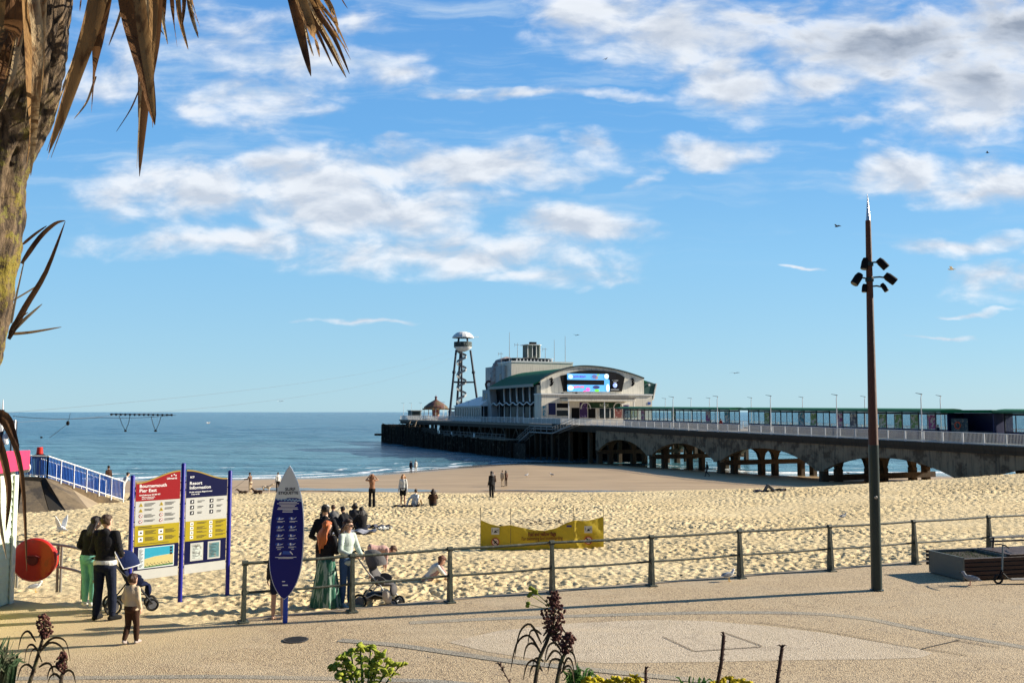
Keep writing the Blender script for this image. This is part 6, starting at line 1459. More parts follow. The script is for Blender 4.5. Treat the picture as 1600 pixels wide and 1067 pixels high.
    if glasses:
        b_ = MB()
        for s_ in (-1, 1): b_.ell(hp(.033*s_,.096,.0), (.029*hk,.010*hk,.022*hk), 10, 6, HB); b_.tube([hp(.060*s_,.088,.004), hp(.082*s_,.0,.004)], .004*hk, 5)
        b_.tube([hp(-.02,.10,.003), hp(.02,.10,.003)], .004*hk, 5); b_.build('sunglasses', mat('shades', (.01,.01,.012), .1), body)
    return rt
def arms(J, eR=None, wR=None, eL=None, wL=None):
    for k_, v in (('elR',eR),('wrR',wR),('elL',eL),('wrL',wL)):
        if v is not None: J[k_] = v
    return J
def stand(lean=0, gaze=None, spread=0): 
    J = J0(); 
    if lean: bend(J, lean)
    if gaze: J['gaze'] = gaze
    for S, s_ in (('R',1),('L',-1)): J['kn'+S] = (J['kn'+S][0]+s_*spread*.5, J['kn'+S][1], J['kn'+S][2]); J['an'+S] = (J['an'+S][0]+s_*spread, J['an'+S][1], J['an'+S][2])
    return J
def walk(st=.22):
    J = J0(); J['knR'] = (.10, st*.75, .50); J['anR'] = (.10, st*.9, .085); J['knL'] = (-.10, .02, .49); J['anL'] = (-.10, -st*1.3, .13)
    J['toeL'] = (-.10, -st*1.3+.13, .03); J['elL'] = (-.23, .06, 1.15); J['wrL'] = (-.22, .20, .95); J['elR'] = (.23, -.14, 1.15); J['wrR'] = (.23, -.12, .90); return J
def sit(lean=10, kneesup=True, gaze=None, arm='knees'):     # sitting on the ground
    J = J0(); dz_ = -.96+.115
    for k_ in list(J):
        if k_ not in ('gaze','toeR','toeL') : J[k_] = tuple(Vector(J[k_])+Vector((0,0,dz_)))
    bend(J, lean)
    for S, s_ in (('R',1),('L',-1)):
        J['hip'+S] = (.09*s_, .02, .10)
        if kneesup: J['kn'+S] = (.13*s_, .38, .44); J['an'+S] = (.12*s_, .62, .07); J['toe'+S] = (.12*s_, .80, .03)
        else: J['kn'+S] = (.13*s_, .46, .11); J['an'+S] = (.12*s_, .90, .06); J['toe'+S] = (.14*s_, .96, .16)
        if arm == 'knees': J['el'+S] = (.23*s_, .25, .40); J['wr'+S] = (.10*s_, .42, .42)
        elif arm == 'back': J['el'+S] = (.27*s_, -.16, .30); J['wr'+S] = (.26*s_, -.28, .05)
    if gaze: J['gaze'] = gaze
    return J
def face_to(loc, tx, ty): return math.atan2(ty-loc[1], tx-loc[0])-math.pi/2
AWAY = 0.0; TOWARD = math.pi; RIGHT = -math.pi/2; LEFT = math.pi/2
C = {n: cloth(c) for n, c in dict(black=(.012,.012,.014), navy=(.012,.018,.045), jeans=(.05,.10,.20), djeans=(.009,.013,.028), white=(.62,.62,.58), cream=(.52,.44,.32), offw=(.60,.60,.55), teal=(.17,.45,.36), brown=(.045,.022,.013), grey=(.12,.12,.12), beige=(.50,.40,.27), pink=(.45,.28,.24), mint=(.45,.52,.46), darkg=(.03,.03,.035)).items()}
C['stripe'] = cloth((.03,.115,.075), 'st', var=.3, c2=(.30,.40,.32), c2s=16, c2lo=.52, c2hi=.58, stretch=(1,1,.03))
def G(px, py): p = hit(px, py); return tuple(p)
def onp(px, py): return tuple(onz(px, py))

# the couple and child at the left (on sand-strewn paving)
J = J0(); J['shR'] = (.175,.01,1.43); arms(J, (.24,.02,1.16), (.17,.22,1.05), (-.24,.0,1.15), (-.16,.2,1.02)); J['knR'] = (.13,.02,.50); J['anR'] = (.17,-.02,.085); J['toeR'] = (.24,.10,.03); J['knL'] = (-.10,0,.50); J['anL'] = (-.12,-.03,.085); J['gaze'] = (.25,.97,-.1)
man = person('man in black hoodie and dark jeans, white shirt hem showing, beside the navy pushchair', onp(161, 968), R(-6), 1.80, J, top=C['black'], under=C['white'], legs=C['djeans'], hair=(.05,.028,.015), shoes=(.012,.012,.012), vx=.012, hands=True, hood=True, build=1.12, tophem=.93)
J = J0(); arms(J, (.21,.05,1.16), (.10,.24,1.05), (-.22,0,1.16), (-.10,.18,1.02)); shift(J, ['chest','neck','shR','shL'], (.03,.0,0)); shift(J, ['head'], (.10,.02,-.02)); J['gaze'] = (.6,.8,-.1); J['anL'] = (-.08,.02,.085); J['knL'] = (-.08,.03,.5)
person('woman in black top and mint green leggings leaning on the man in black', onp(137, 946), R(-8), 1.66, J, top=C['black'], legs=C['teal'], hair=(.014,.009,.008), hairlen=.34, shoes=(.6,.6,.58), vx=.012, hands=True, female=True, build=1.10, tophem=.93)
J = walk(.10); arms(J, (.22,-.04,1.15), (.22,.05,.92), (-.22,-.04,1.15), (-.20,.08,.95))
person('small child in a beige fleece and dark brown trousers walking towards the board', onp(204, 1006), R(-12), 1.05, J, top=C['beige'], legs=C['brown'], hair=(.045,.02,.012), shoes=(.35,.30,.27), vx=.010, hands=True, build=1.22, headk=1.38, tophem=.90)
# group at the railing
J = J0(); bend(J, 5); arms(J, (.27,.02,1.13), (.20,.22,1.06), (-.27,.0,1.13), (-.2,.2,1.05)); J['gaze'] = (0,1,-.2)
person('tall person in black with a black and white cap standing behind the red-haired woman', tuple(Vector(G(506, 925))), R(8), 1.80, J, top=C['black'], legs=C['darkg'], hair=(.02,.015,.012), hat=mat('cap_bw', (.03,.03,.03), .7, c2=(.7,.7,.66), c2s=7, c2lo=.52, c2hi=.55), vx=.012, hands=True, build=1.05)
J = J0(); arms(J, (.22,.04,1.15), (.10,.22,1.10), (-.22,.04,1.15), (-.10,.2,1.1)); J['gaze'] = (.45,.9,-.1)
person('woman with long ginger hair, black jacket and long striped green skirt', tuple(Vector(G(509, 951))), R(-20), 1.63, J, top=C['black'], legs=C['stripe'], legkind='skirt', skirt=.30, hem=.07, hair=(.45,.12,.03), hairlen=.50, shoes=(.02,.02,.02), vx=.012, hands=True, female=True, build=1.12)
J = J0(); arms(J, (.23,.06,1.15), (.12,.30,1.05), (-.23,.06,1.15), (-.12,.32,1.02)); J['gaze'] = (-.5,.85,-.12)
person('woman in sunglasses, pale sage jacket and blue jeans holding the grey pushchair handle', tuple(Vector(G(541, 949))), R(-128), 1.66, J, top=C['mint'], legs=C['jeans'], hair=(.06,.035,.02), hairlen=.2, glasses=True, shoes=(.5,.5,.5), vx=.012, hands=True, female=True)
J = J0(); person('child in dark shorts with bare legs standing behind the surfboard sign', tuple(onz(434, 967)), R(10), 1.36, J, top=C['darkg'], legs=C['navy'], legkind='shorts', hair=(.03,.02,.012), shoes=None, vx=.012, hands=True, build=1.0, headk=1.15)
J = J0(); bend(J, 95); arms(J, (.16,.42,.66), (.14,.42,.38), (-.16,.42,.66), (-.14,.42,.38)); J['gaze'] = (0,.5,-.85)
person('child in pale pink bending over to the sand behind the grey pushchair', G(581, 905), R(-70), 1.25, J, top=C['pink'], legs=C['pink'], hair=(.10,.05,.025), hairlen=0, shoes=None, vx=.014, hands=False, build=1.1, headk=1.2)
J = sit(38, True, (0,.7,-.6)); arms(J, (.2,.42,.3), (.12,.62,.1), (-.2,.42,.3), (-.12,.62,.1))
person('child in a pale hooded top with brown hair crouching and digging in the sand', G(668, 910), R(-75), 1.30, J, top=C['offw'], legs=C['pink'], hair=(.13,.045,.02), hairlen=.2, shoes=None, vx=.014, build=1.15, headk=1.2)
# mid-beach figures
vf = .022
J = stand(0); arms(J, (.32,.06,1.42), (.12,.12,1.66), (-.32,.06,1.42), (-.12,.12,1.66)); J['gaze'] = (.3,.9,0)
person('woman with both hands raised to her hair, tan top and wide black trousers', G(581, 793), R(15), 1.72, J, top=cloth((.28,.14,.08),'t'), sleeves='none', legs=C['black'], flare=.035, hair=(.22,.09,.035), hairlen=.22, vx=vf, female=True, skin='tan')
J = stand(0); person('blonde woman in white cardigan, short black skirt and bare legs, facing the promenade', G(629.5, 790), TOWARD, 1.66, J, top=C['white'], legs=C['black'], legkind='shorts', hair=(.40,.22,.10), hairlen=.25, shoes=(.4,.3,.2), vx=vf, female=True)
person('person in white seen from behind sitting on the sand right of the white-cardigan woman', G(647, 791), R(-25), 1.75, sit(14, True, arm='back'), top=C['white'], legs=C['beige'], hair=(.03,.02,.015), vx=vf, build=1.05)
person('person in a dark brown top sitting on the sand, rightmost of the sitting pair', G(677, 791), R(10), 1.75, sit(12, True), top=C['brown'], legs=C['black'], hair=(.04,.02,.012), hairlen=.2, vx=vf, build=1.1)
for px, py, f_, top_, hr_, hl_, lab, sh in ((504,829,-30,'black',(.02,.015,.01),.2,'person in black sitting at the left end of the seated group on the sand','knees'),(521,826,20,'grey',(.06,.03,.02),0,'person in dark grey sitting second from left in the seated group','knees'),
      (540,829,60,'black',(.02,.012,.01),0,'person in black lounging back in the middle of the seated group','back'),(552,822,-10,'darkg',(.012,.01,.01),.15,'person with dark hair sitting upright at the back of the seated group','knees'),(567,831,35,'black',(.012,.01,.01),.25,'person in a black coat at the right end of the seated group','knees')):
    person(lab, G(px, py), R(f_), 1.72, sit(12, True, arm=sh), top=C[top_], legs=C['djeans'] if px % 2 else C['darkg'], hair=hr_, hairlen=hl_, vx=.02, group=None, build=1.12)
person('person in dark clothes standing left of the pair at the water edge', G(642, 739), AWAY, 1.7, stand(), top=C['navy'], legs=C['black'], hair=(.02,.015,.01), vx=.04)
person('person in pale clothes standing at the water edge beside the dark-clothed one', G(649.5, 738.5), R(20), 1.75, stand(), top=C['white'], legs=C['offw'], hair=(.1,.07,.04), vx=.04)
J = stand(6); arms(J, (.25,.1,1.2), (.2,.35,1.25), (-.26,.1,1.2), (-.3,.4,1.2))
person('person in a brown coat holding a dog lead on the beach behind the boards', G(391, 771), R(70), 1.68, J, top=cloth((.16,.10,.07),'d'), legs=C['beige'], hair=(.03,.02,.02), vx=vf, tophem=.8)
person('person in a pale top and black trousers standing left of the surfboard tip', G(434, 769), R(40), 1.72, stand(), top=C['offw'], legs=C['black'], hair=(.06,.04,.02), vx=vf)
person('dark-haired person in black standing right of the beach centre, frontmost of its cluster', G(768, 779), R(40), 1.68, stand(), top=C['black'], legs=C['black'], hair=(.02,.012,.01), hairlen=.3, vx=vf, build=1.1)
person('person in brown close behind the dark-haired one in black', G(771, 768), R(200), 1.75, stand(), top=C['brown'], legs=C['grey'], hair=(.08,.04,.03), vx=.03)
person('person in cream standing to the right of the one in black', G(785, 760), R(-30), 1.6, stand(), top=C['cream'], legs=C['beige'], hair=(.05,.03,.02), vx=.03)
person('person in dark brown beside the one in cream, rightmost of the cluster', G(790.5, 759), R(30), 1.55, stand(), top=cloth((.12,.07,.05),'k'), legs=C['brown'], hair=(.02,.012,.01), hairlen=.2, vx=.03)
J = sit(-55, True, (0,.4,.9)); arms(J, (.27,-.3,.10), (.22,-.1,.08), (-.27,-.3,.10), (-.22,-.1,.08)); J['head'] = (0,-.62,.16); J['neck'] = (0,-.50,.14)
J['waist'] = (0,-.12,.12); J['chest'] = (0,-.33,.13); J['shR'] = (.17,-.46,.12); J['shL'] = (-.17,-.46,.12); J['gaze'] = (0,.3,1)
person('person in black and white lying on their back on the sand with knees up', G(1210, 769), R(90), 1.75, J, top=C['black'], legs=C['grey'], hair=(.02,.015,.01), vx=.03, build=1.05)
person('person in black walking on the wet sand under the pier arches', G(1105, 744), R(70), 1.75, walk(), top=C['black'], legs=C['darkg'], hair=(.02,.012,.01), vx=.04)
person('person in pale top bending at the foot of the blue-railed ramp', G(191, 784), R(-50), 1.7, (lambda J: (bend(J, 22), J)[1])(J0()), top=C['offw'], legs=C['white'], hair=(.02,.015,.01), vx=vf)
person('person in dark clothes behind the lower bars of the ramp railing', tuple(Vector(G(180, 778))+Vector((-1.0,1.2,.2))), R(60), 1.72, stand(), top=C['brown'], legs=C['grey'], hair=(.03,.02,.01), vx=vf)
person('person in black crouched at the foot of the ramp beside the left board post', G(203, 783), R(-40), 1.7, sit(30, True), top=C['black'], legs=C['grey'], hair=(.02,.015,.01), vx=vf)
person('person with a dark head and white clothes on the pier by the blue theatre rail', PW(60, 3.0, dz(60)-.05), R(60), 1.7, stand(), top=C['white'], legs=C['djeans'], hair=(.02,.015,.01), vx=.04)
person('person in a red coat on the pier in front of the glazed shelter', PW(50, 4.2, dz(50)-.05), R(-40), 1.7, stand(), top=cloth((.3,.03,.02),'rc'), legs=C['djeans'], hair=(.05,.03,.02), vx=.04)
person('person in navy sitting-high behind the pier balustrade near the tall mast', PW(12, 3.0, dz(12)-.05), R(30), 1.7, stand(), top=C['navy'], legs=C['grey'], hair=(.05,.03,.02), vx=.04)
# blankets under the seated group
for (x, y, w_, d_, c_, lab) in ((545,834,1.9,.8,(.30,.30,.33),'rumpled pale blanket in front of the seated group'),(588,826,1.0,.5,(.10,.10,.12),'dark bag and cloth lying right of the seated group'),(601,829,.5,.3,(.6,.6,.56),'small white cloth on the sand right of the seated group'),(635,793,1.3,.5,(.03,.03,.04),'dark blanket on the sand beside the white-cardigan woman'),(1200,769,1.7,.7,(.05,.04,.07),'dark towel under the person lying on the sand')):
    p = G(x, y); b_ = MB(); vv = []; nx, ny = 16, 9; r2 = random.Random(x)
    for i in range(nx+1):
        for j in range(ny+1): vv.append((-w_/2+w_*i/nx+.04*math.sin(j*2+x), -d_/2+d_*j/ny+.05*math.sin(i*1.1), .05+.03*math.sin(i*1.3+j)+.04*r2.random()+(.07*math.sin(i*.7)**2)))
    b_.add(vv, [(i*(ny+1)+j, (i+1)*(ny+1)+j, (i+1)*(ny+1)+j+1, i*(ny+1)+j+1) for i in range(nx) for j in range(ny)]); n_ = len(b_.v); b_.add([(a, b__, c__-.035) for a, b__, c__ in vv], [(i*(ny+1)+j, i*(ny+1)+j+1, (i+1)*(ny+1)+j+1, (i+1)*(ny+1)+j) for i in range(nx) for j in range(ny)])
    o = b_.build('blanket', cloth(c_, 'bl%d' % x), smooth='all'); o.location = p; tag(o, lab, 'blanket')

# ============================================================ PUSHCHAIRS
def pushchair(label, loc, rz, fab, frame_m, hoodc, kk=1.0, trim=None):
    rt = thing('pushchair', label, 'pushchair', loc, rz); S = lambda *p: Vector(p)*kk
    wheel0 = None
    for (x, y, r_) in ((-.24,-.30,.13),(.24,-.30,.13),(-.17,.36,.095),(.17,.36,.095)):
        b_ = MB(); b_.tube([(x*kk, y*kk+r_*kk*math.cos(t*.3307), r_*kk+r_*kk*math.sin(t*.3307)) for t in range(20)], .022*kk, 8, cap=False); w_ = b_.build('wheel', bk_, rt, smooth=True)
        b_ = MB(); b_.tube([S(x-.02,y,r_), S(x+.02,y,r_)], r_*.72*kk, 16); b_.build('rim', mat('rim_grey', (.16,.16,.17), .4), w_)
    b_ = MB()
    for x in (-.20, .20):
        b_.tube([S(x,.36,.12), S(x,.10,.46), S(x,-.18,.72), S(x,-.42,1.02)], .015*kk, 8); b_.tube([S(x,-.30,.14), S(x,-.02,.50), S(x,.06,.56)], .014*kk, 8); b_.tube([S(x,-.30,.14), S(x,.0,.28), S(x,.28,.22)], .012*kk, 8)
    b_.tube([S(-.22,-.30,.14), S(.22,-.30,.14)], .012*kk, 6); b_.tube([S(-.18,.36,.12), S(.18,.36,.12)], .012*kk, 6); b_.build('frame', frame_m, rt, smooth=True)
    b_ = MB(); b_.tube([S(-.20,-.42,1.02), S(-.19,-.48,1.06), S(.19,-.48,1.06), S(.20,-.42,1.02)], .02*kk, 8); b_.build('handle', bk_, rt, smooth=True)
    b_ = MB(); b_.ell(S(0,.10,.46), tuple(S(.17,.20,.06)), 14, 8); b_.ell(S(0,-.10,.66), tuple(S(.17,.06,.27)), 14, 10, Matrix.Rotation(R(24), 3, 'X')); 
    for x in (-.17,.17): b_.ell(S(x,.05,.54), tuple(S(.03,.17,.09)), 10, 8)
    b_.ell(S(0,.30,.34), tuple(S(.15,.06,.12)), 12, 8); vox(b_, 'seat', fab, rt, .014, 2)
    # hood: arched fabric segments
    n_ = 9; vv = []; ff = []
    for i in range(n_+1):
        a = R(-28+i*110/n_); 
        for j in range(13): t = math.pi*j/12; vv.append(S(.205*math.cos(t), -.10+.30*math.sin(t)*math.sin(a)*1.0-.05, .78+.32*math.sin(t)*math.cos(a)))
    for i in range(n_):
        for j in range(12): a = i*13+j; ff.append((a, a+1, a+14, a+13))
    nn = len(vv); vv += [v+(Vector((0,-.15*kk,.78*kk))-v)*.03 for v in vv]; ff += [tuple(reversed([q_+nn for q_ in f])) for f in ff]
    b_ = MB(); b_.add(vv, ff); b_.build('hood', hoodc, rt, smooth='all')
    if trim:
        b_ = MB(); a = R(-28); b_.tube([S(.208*math.cos(math.pi*j/12), -.15+.305*math.sin(math.pi*j/12)*math.sin(a), .78+.325*math.sin(math.pi*j/12)*math.cos(a)) for j in range(13)], .010*kk, 6); a = R(82); b_.tube([S(.208*math.cos(math.pi*j/12), -.15+.305*math.sin(math.pi*j/12)*math.sin(a), .78+.325*math.sin(math.pi*j/12)*math.cos(a)) for j in range(13)], .010*kk, 6); b_.build('hood_piping', trim, rt)
    b_ = MB(); b_.ell(S(0,-.05,.22), tuple(S(.17,.22,.08)), 12, 8); b_.build('basket', bk_, rt, smooth=True)
    return rt
pushchair('navy hooded pushchair with pale piping parked in front of the man in black', onp(203, 953), R(-62), cloth((.006,.01,.035),'n'), mat('frame_black', (.02,.02,.022), .4), cloth((.006,.014,.06),'h'), 1.0, mat('piping_white', (.6,.6,.6), .5))
pushchair('grey hooded pushchair with pale frame behind the railing', tuple(Vector(G(592, 948))), R(-105), cloth((.09,.085,.085),'g'), mat('frame_silver', (.45,.44,.42), .4, metal=.3), cloth((.10,.095,.095),'gh'), .98)
p = Vector(G(604, 948)); b_ = MB(); b_.ell((0,0,.0), (.08,.06,.12), 12, 8); b_.ell((.03,.02,-.07), (.075,.06,.09), 12, 8); o = b_.build('cloth_bag', cloth((.50,.44,.36),'bag'), smooth=True); o.location = p+Vector((.05,-.42,.30)); tag(o, 'cream cloth bag hanging on the side of the grey pushchair', 'bag')

# ============================================================ DOGS AND BIRDS
def dog(label, loc, rz, c, k_=1.0, lying=False):
    rt = thing('dog', label, 'dog', loc, rz); b_ = MB(); S = lambda *p: Vector(p)*k_; h = .22 if lying else .50
    b_.ell(S(0,.16,h+.0), tuple(S(.11,.18,.14)), 12, 8); b_.ell(S(0,-.16,h+.02), tuple(S(.09,.20,.11)), 12, 8); cap(b_, S(0,.30,h+.08), S(0,.42,h+.20), .075*k_, .06*k_)
    b_.ell(S(0,.48,h+.22), tuple(S(.06,.09,.065)), 12, 8); cap(b_, S(0,.53,h+.20), S(0,.63,h+.17), .035*k_, .026*k_)
    for s_ in (-1,1): b_.ell(S(.05*s_,.43,h+.22), tuple(S(.012,.025,.05)), 8, 6)
    cap(b_, S(0,-.32,h+.08), S(0,-.52,h+.16), .025*k_, .014*k_)
    for s_ in (-1,1):
        if lying: cap(b_, S(.07*s_,.22,.14), S(.08*s_,.48,.04), .04*k_, .03*k_); cap(b_, S(.09*s_,-.22,.14), S(.12*s_,.0,.05), .06*k_, .03*k_)
        else:
            cap(b_, S(.06*s_,.22,h-.04), S(.06*s_,.20,.26), .045*k_, .028*k_); cap(b_, S(.06*s_,.20,.26), S(.06*s_,.22,.03), .027*k_, .022*k_); cap(b_, S(.06*s_,.22,.03), S(.06*s_,.27,.025), .024*k_, .02*k_)
            cap(b_, S(.065*s_,-.26,h-.02), S(.065*s_,-.20,.32), .065*k_, .035*k_); cap(b_, S(.065*s_,-.20,.32), S(.065*s_,-.34,.18), .032*k_, .022*k_); cap(b_, S(.065*s_,-.34,.18), S(.065*s_,-.31,.03), .022*k_, .02*k_); cap(b_, S(.065*s_,-.31,.03), S(.065*s_,-.26,.025), .022*k_, .02*k_)
    vox(b_, 'body', mat('fur_%d' % (c[0]*999), c, .9, var=.3, vs_=12, bump=.6), rt, .02, 2)
    b_ = MB(); b_.ell(S(0,.645,h+.18), tuple(S(.016,.014,.014)), 8, 6); b_.build('nose', bk_, rt)
    return rt
dog('pale cream dog standing on the sand to the right of the person holding a lead', G(416, 771), R(-80), (.55,.45,.33), 1.0)
dog('dark brown dog lying at the feet of the person holding a lead', G(403, 773), R(80), (.10,.06,.04), 1.0, True)
dog('small dark dog lying left of the person holding a lead', G(380, 773), R(100), (.07,.045,.03), .9, True)
cable('dog_lead', Vector(G(391,771))+Vector((-.35,-.1,1.15)), Vector(G(372,770))+Vector((-.5,0,.35)), .05, .012, 'slack dark dog lead running left from the person in the brown coat', 'lead', None, cw)
wm = mat('gull_white', (.72,.72,.70), .7, var=.05); gg = mat('gull_grey', (.25,.27,.30), .7, var=.1); yb = mat('beak_yellow', (.6,.35,.03), .5)
def gull_stand(label, loc, rz, k_=1.0, wings=False, pigeon=False, name='gull'):
    rt = thing(name, label, 'bird', loc, rz); S = lambda *p: Vector(p)*k_; bm_ = gg if pigeon else wm
    b_ = MB(); b_.ell(S(0,-.02,.17), tuple(S(.065,.15,.07)), 12, 8, Matrix.Rotation(R(12), 3, 'X')); cap(b_, S(0,.09,.20), S(0,.14,.28), .045*k_, .032*k_); b_.ell(S(0,.15,.295), tuple(S(.034,.045,.036)), 10, 8); cap(b_, S(0,-.14,.15), S(0,-.26,.14), .03*k_, .012*k_); vox(b_, 'body', bm_, rt, .009*k_, 1)
    b_ = MB(); b_.tube([S(0,.185,.295), S(0,.24,.283)], [.011*k_, .004*k_], 6); b_.build('beak', yb if not pigeon else bk_, rt)
    for s_ in (-1,1):
        b_ = MB()
        if wings: b_.add([S(.04*s_,.06,.21),S(.10*s_,.10,.36),S(.16*s_,.0,.50),S(.12*s_,-.06,.40),S(.05*s_,-.10,.22),S(.05*s_,.05,.20),S(.11*s_,.09,.35),S(.17*s_,-.01,.49),S(.13*s_,-.07,.39),S(.06*s_,-.11,.21)], [(0,1,2,3,4),(9,8,7,6,5),(0,1,6,5),(1,2,7,6),(2,3,8,7),(3,4,9,8),(4,0,5,9)])
        else: b_.ell(S(.058*s_,-.06,.185), tuple(S(.014,.16,.05)), 10, 6, Matrix.Rotation(R(10), 3, 'X'))
        b_.build('wing', gg if not wings else wm, rt)
        b_ = MB(); b_.tube([S(.03*s_,0,.11), S(.03*s_,.0,.005)], .006*k_, 5); b_.tube([S(.03*s_,0,.006), S(.03*s_,.05,.006)], .007*k_, 5); b_.build('leg', yb if not pigeon else mat('pigeon_leg', (.35,.1,.08), .6), rt)
    return rt
gull_stand('white gull with raised wings on the sand behind the couple', G(95, 836), R(60), 1.35, True)
gull_stand('white gull standing on the sand below the red lifebuoy cabinet', G(55, 925), R(-60), .7)
gull_stand('white gull standing on the paving in front of the railing', onp(1139, 908), R(-70), .8)
gull_stand('grey pigeon pecking on the promenade in front of the planter bench', onp(1516, 914), R(50), .85, False, True, 'pigeon')
gull_stand('small dark bird on the sand left of the tall mast', G(1318, 812), R(-60), .9, False, True, 'pigeon')
for px, py, r_, lb in ((1325,741,40,'gull on the wet sand seen through the arch left of the mast'),(1396,742,-60,'gull on the wet sand seen through the arch right of the mast'),(1411,743,100,'second gull through the arch right of the mast, just right of the other'),(823,745,-50,'white gull on the wet sand before the theatre piles, left one of two'),(862,744,60,'white gull on the wet sand before the theatre piles, right one of two')):
    gull_stand(lb, G(px, py), R(r_), 1.3)
def gull_fly(label, px, py, Y, rz, k_, dih, dark=False):
    rt = thing('flying_gull', label, 'bird', tuple(at(px, py, Y)), rz); bm_ = mat('bird_dark', (.05,.05,.055), .8) if dark else wm; S = lambda *p: Vector(p)*k_
    b_ = MB(); b_.ell(S(0,0,0), tuple(S(.05,.19,.055)), 10, 8); b_.ell(S(0,.18,.02), tuple(S(.035,.06,.035)), 8, 6); b_.ell(S(0,-.22,0), tuple(S(.045,.07,.012)), 8, 5); b_.build('body', bm_, rt, smooth=True)
    for s_ in (-1,1):
        b_ = MB(); z1, z2 = .16*dih, .10*dih; top_ = [S(.03*s_,.09,.02),S(.30*s_,.12,z1+.02),S(.66*s_,-.06,z2),S(.30*s_,-.04,z1),S(.03*s_,-.09,.015)]
        b_.add(top_+[v-Vector((0,0,.012*k_)) for v in top_], [(0,1,2,3,4),(9,8,7,6,5),(0,1,6,5),(1,2,7,6),(2,3,8,7),(3,4,9,8),(4,0,5,9)]); b_.build('wing', bm_, rt)
gull_fly('white gull gliding right of the tall mast, the largest bird in the sky', 1487, 421, 60, R(60), 1.0, 1.0)
gull_fly('dark gull flying just left of the tall mast', 1308, 354, 90, R(40), 1.1, 1.0, True)
gull_fly('dark gull flying low above the pier shelter', 1148, 583, 110, R(-30), 1.0, .6, True)
gull_fly('tiny bird high over the theatre', 900, 524, 160, R(20), 1.0, 1.0, True)
gull_fly('tiny dark bird near the grey clouds at the upper right edge', 1543, 239, 120, R(60), 1.0, .8, True)
gull_fly('tiny dark bird beneath the upper clouds, the topmost one', 946, 93, 150, R(-50), 1.0, .8, True)
gull_fly('white gull over the sea left of the pier', 438, 627, 160, R(40), 1.1, .8)
gull_fly('white gull low over the water left of the surfboard sign', 325, 661, 110, R(-40), .9, .8)

# ============================================================ LITTER AND WEED ON THE SAND
r5 = random.Random(31); b_ = MB(); o5 = Vector(G(855, 818))
for i in range(170):
    p = Vector(G(855+r5.gauss(0, 26), 817+r5.gauss(0, 3.2)))-o5; s5 = r5.uniform(.03, .10); b_.ell(p+Vector((0,0,.015)), (s5, s5*.6, s5*.35), 6, 4, Matrix.Rotation(r5.random()*3, 3, 'Z'))
for i in range(260):
    px, py = r5.uniform(120, 1590), 772+150*r5.random()**1.6
    if onz(px, py).y < np.interp(onz(px, py).x, EDX, EDY)+.6: continue
    p = Vector(G(px, py))-o5; s5 = r5.uniform(.015, .05); b_.ell(p+Vector((0,0,.01)), (s5, s5*.7, s5*.4), 6, 4, Matrix.Rotation(r5.random()*3, 3, 'Z'))
o = b_.build('seaweed_scraps', mat('dry_seaweed', (.05,.03,.02), .9, var=.5, vs_=20), smooth=True); o.location = o5; tag(o, 'scattered dark scraps of dry seaweed and pebbles on the beach sand', 'seaweed', kind='stuff')
# ============================================================ RAISED FLOWER BED UNDER THE CAMERA
b_ = MB(); nx = 60; vv = []; ys = [1.3+i*.16 for i in range(20)]
for y in ys:
    for i in range(nx+1): x = -9+18*i/nx; vv.append((x, y, 1.72-.04*(y-1.3)+.05*math.sin(x*3+y*5)+.03*math.sin(x*11-y*7)))
b_.add(vv, [(j*(nx+1)+i, j*(nx+1)+i+1, (j+1)*(nx+1)+i+1, (j+1)*(nx+1)+i) for j in range(len(ys)-1) for i in range(nx)])
b_.build('flower_bed', mat('bed_soil', (.05,.035,.022), .95, bump=1, bs=15, var=.5), kind='structure')
b_ = MB(); b_.box((-9.2,ys[-1]+.005,-.01),(9.2,ys[-1]+.22,1.70)); b_.build('retaining_wall', mat('wall_stone', (.28,.24,.18), .9, bump=.6, bs=8), kind='structure')
b_ = MB(); b_.box((-9,-6,-.01),(9,1.29,1.95)); b_.build('terrace', mat('terrace_paving', (.3,.26,.2), .9), kind='structure')

def blade(pts, w, fold=.25, twist=0, n=14, tipk=1.0, base=.35, wav=0):
    """long leaf: centre line through pts, width profile, folded along the midrib"""
    P = [Vector(p) for p in pts]; out = []
    segs = len(P)-1
    for i in range(segs):
        a0, a1, a2, a3 = P[max(i-1,0)], P[i], P[i+1], P[min(i+2,segs)]
        m_ = max(2, n//segs)
        for j in range(m_): t = j/m_; out.append(.5*((2*a1)+(-a0+a2)*t+(2*a0-5*a1+4*a2-a3)*t*t+(-a0+3*a1-3*a2+a3)*t**3))
    out.append(P[-1]); vs = []; fs = []; N = len(out)
    for i, p in enumerate(out):
        t = i/(N-1); d = (out[min(i+1,N-1)]-out[max(i-1,0)]).normalized(); view = Vector((math.sin(twist+t*twist*1.5), -math.cos(twist+t*twist*1.5), .1)); s_ = d.cross(view).normalized(); nn_ = s_.cross(d).normalized()
        ww = w/2*min(1, base+t*3.2)*(1-t**2.6)**tipk+.0008; k2 = 1+wav*math.sin(t*17)
        vs += [p-s_*ww*k2+nn_*ww*fold, p, p+s_*ww*k2+nn_*ww*fold]
    for i in range(N-1): a = i*3; fs += [(a,a+1,a+4,a+3),(a+1,a+2,a+5,a+4)]
    o_ = len(vs); th = .0012
    return vs, fs
def put_blade(name, par, off, m_, pts, w, **kw):
    vs, fs = blade(pts, w, **kw); b2 = MB(); b2.add([v-off for v in vs], fs); o = b2.build(name, m_, par, smooth='all'); return o
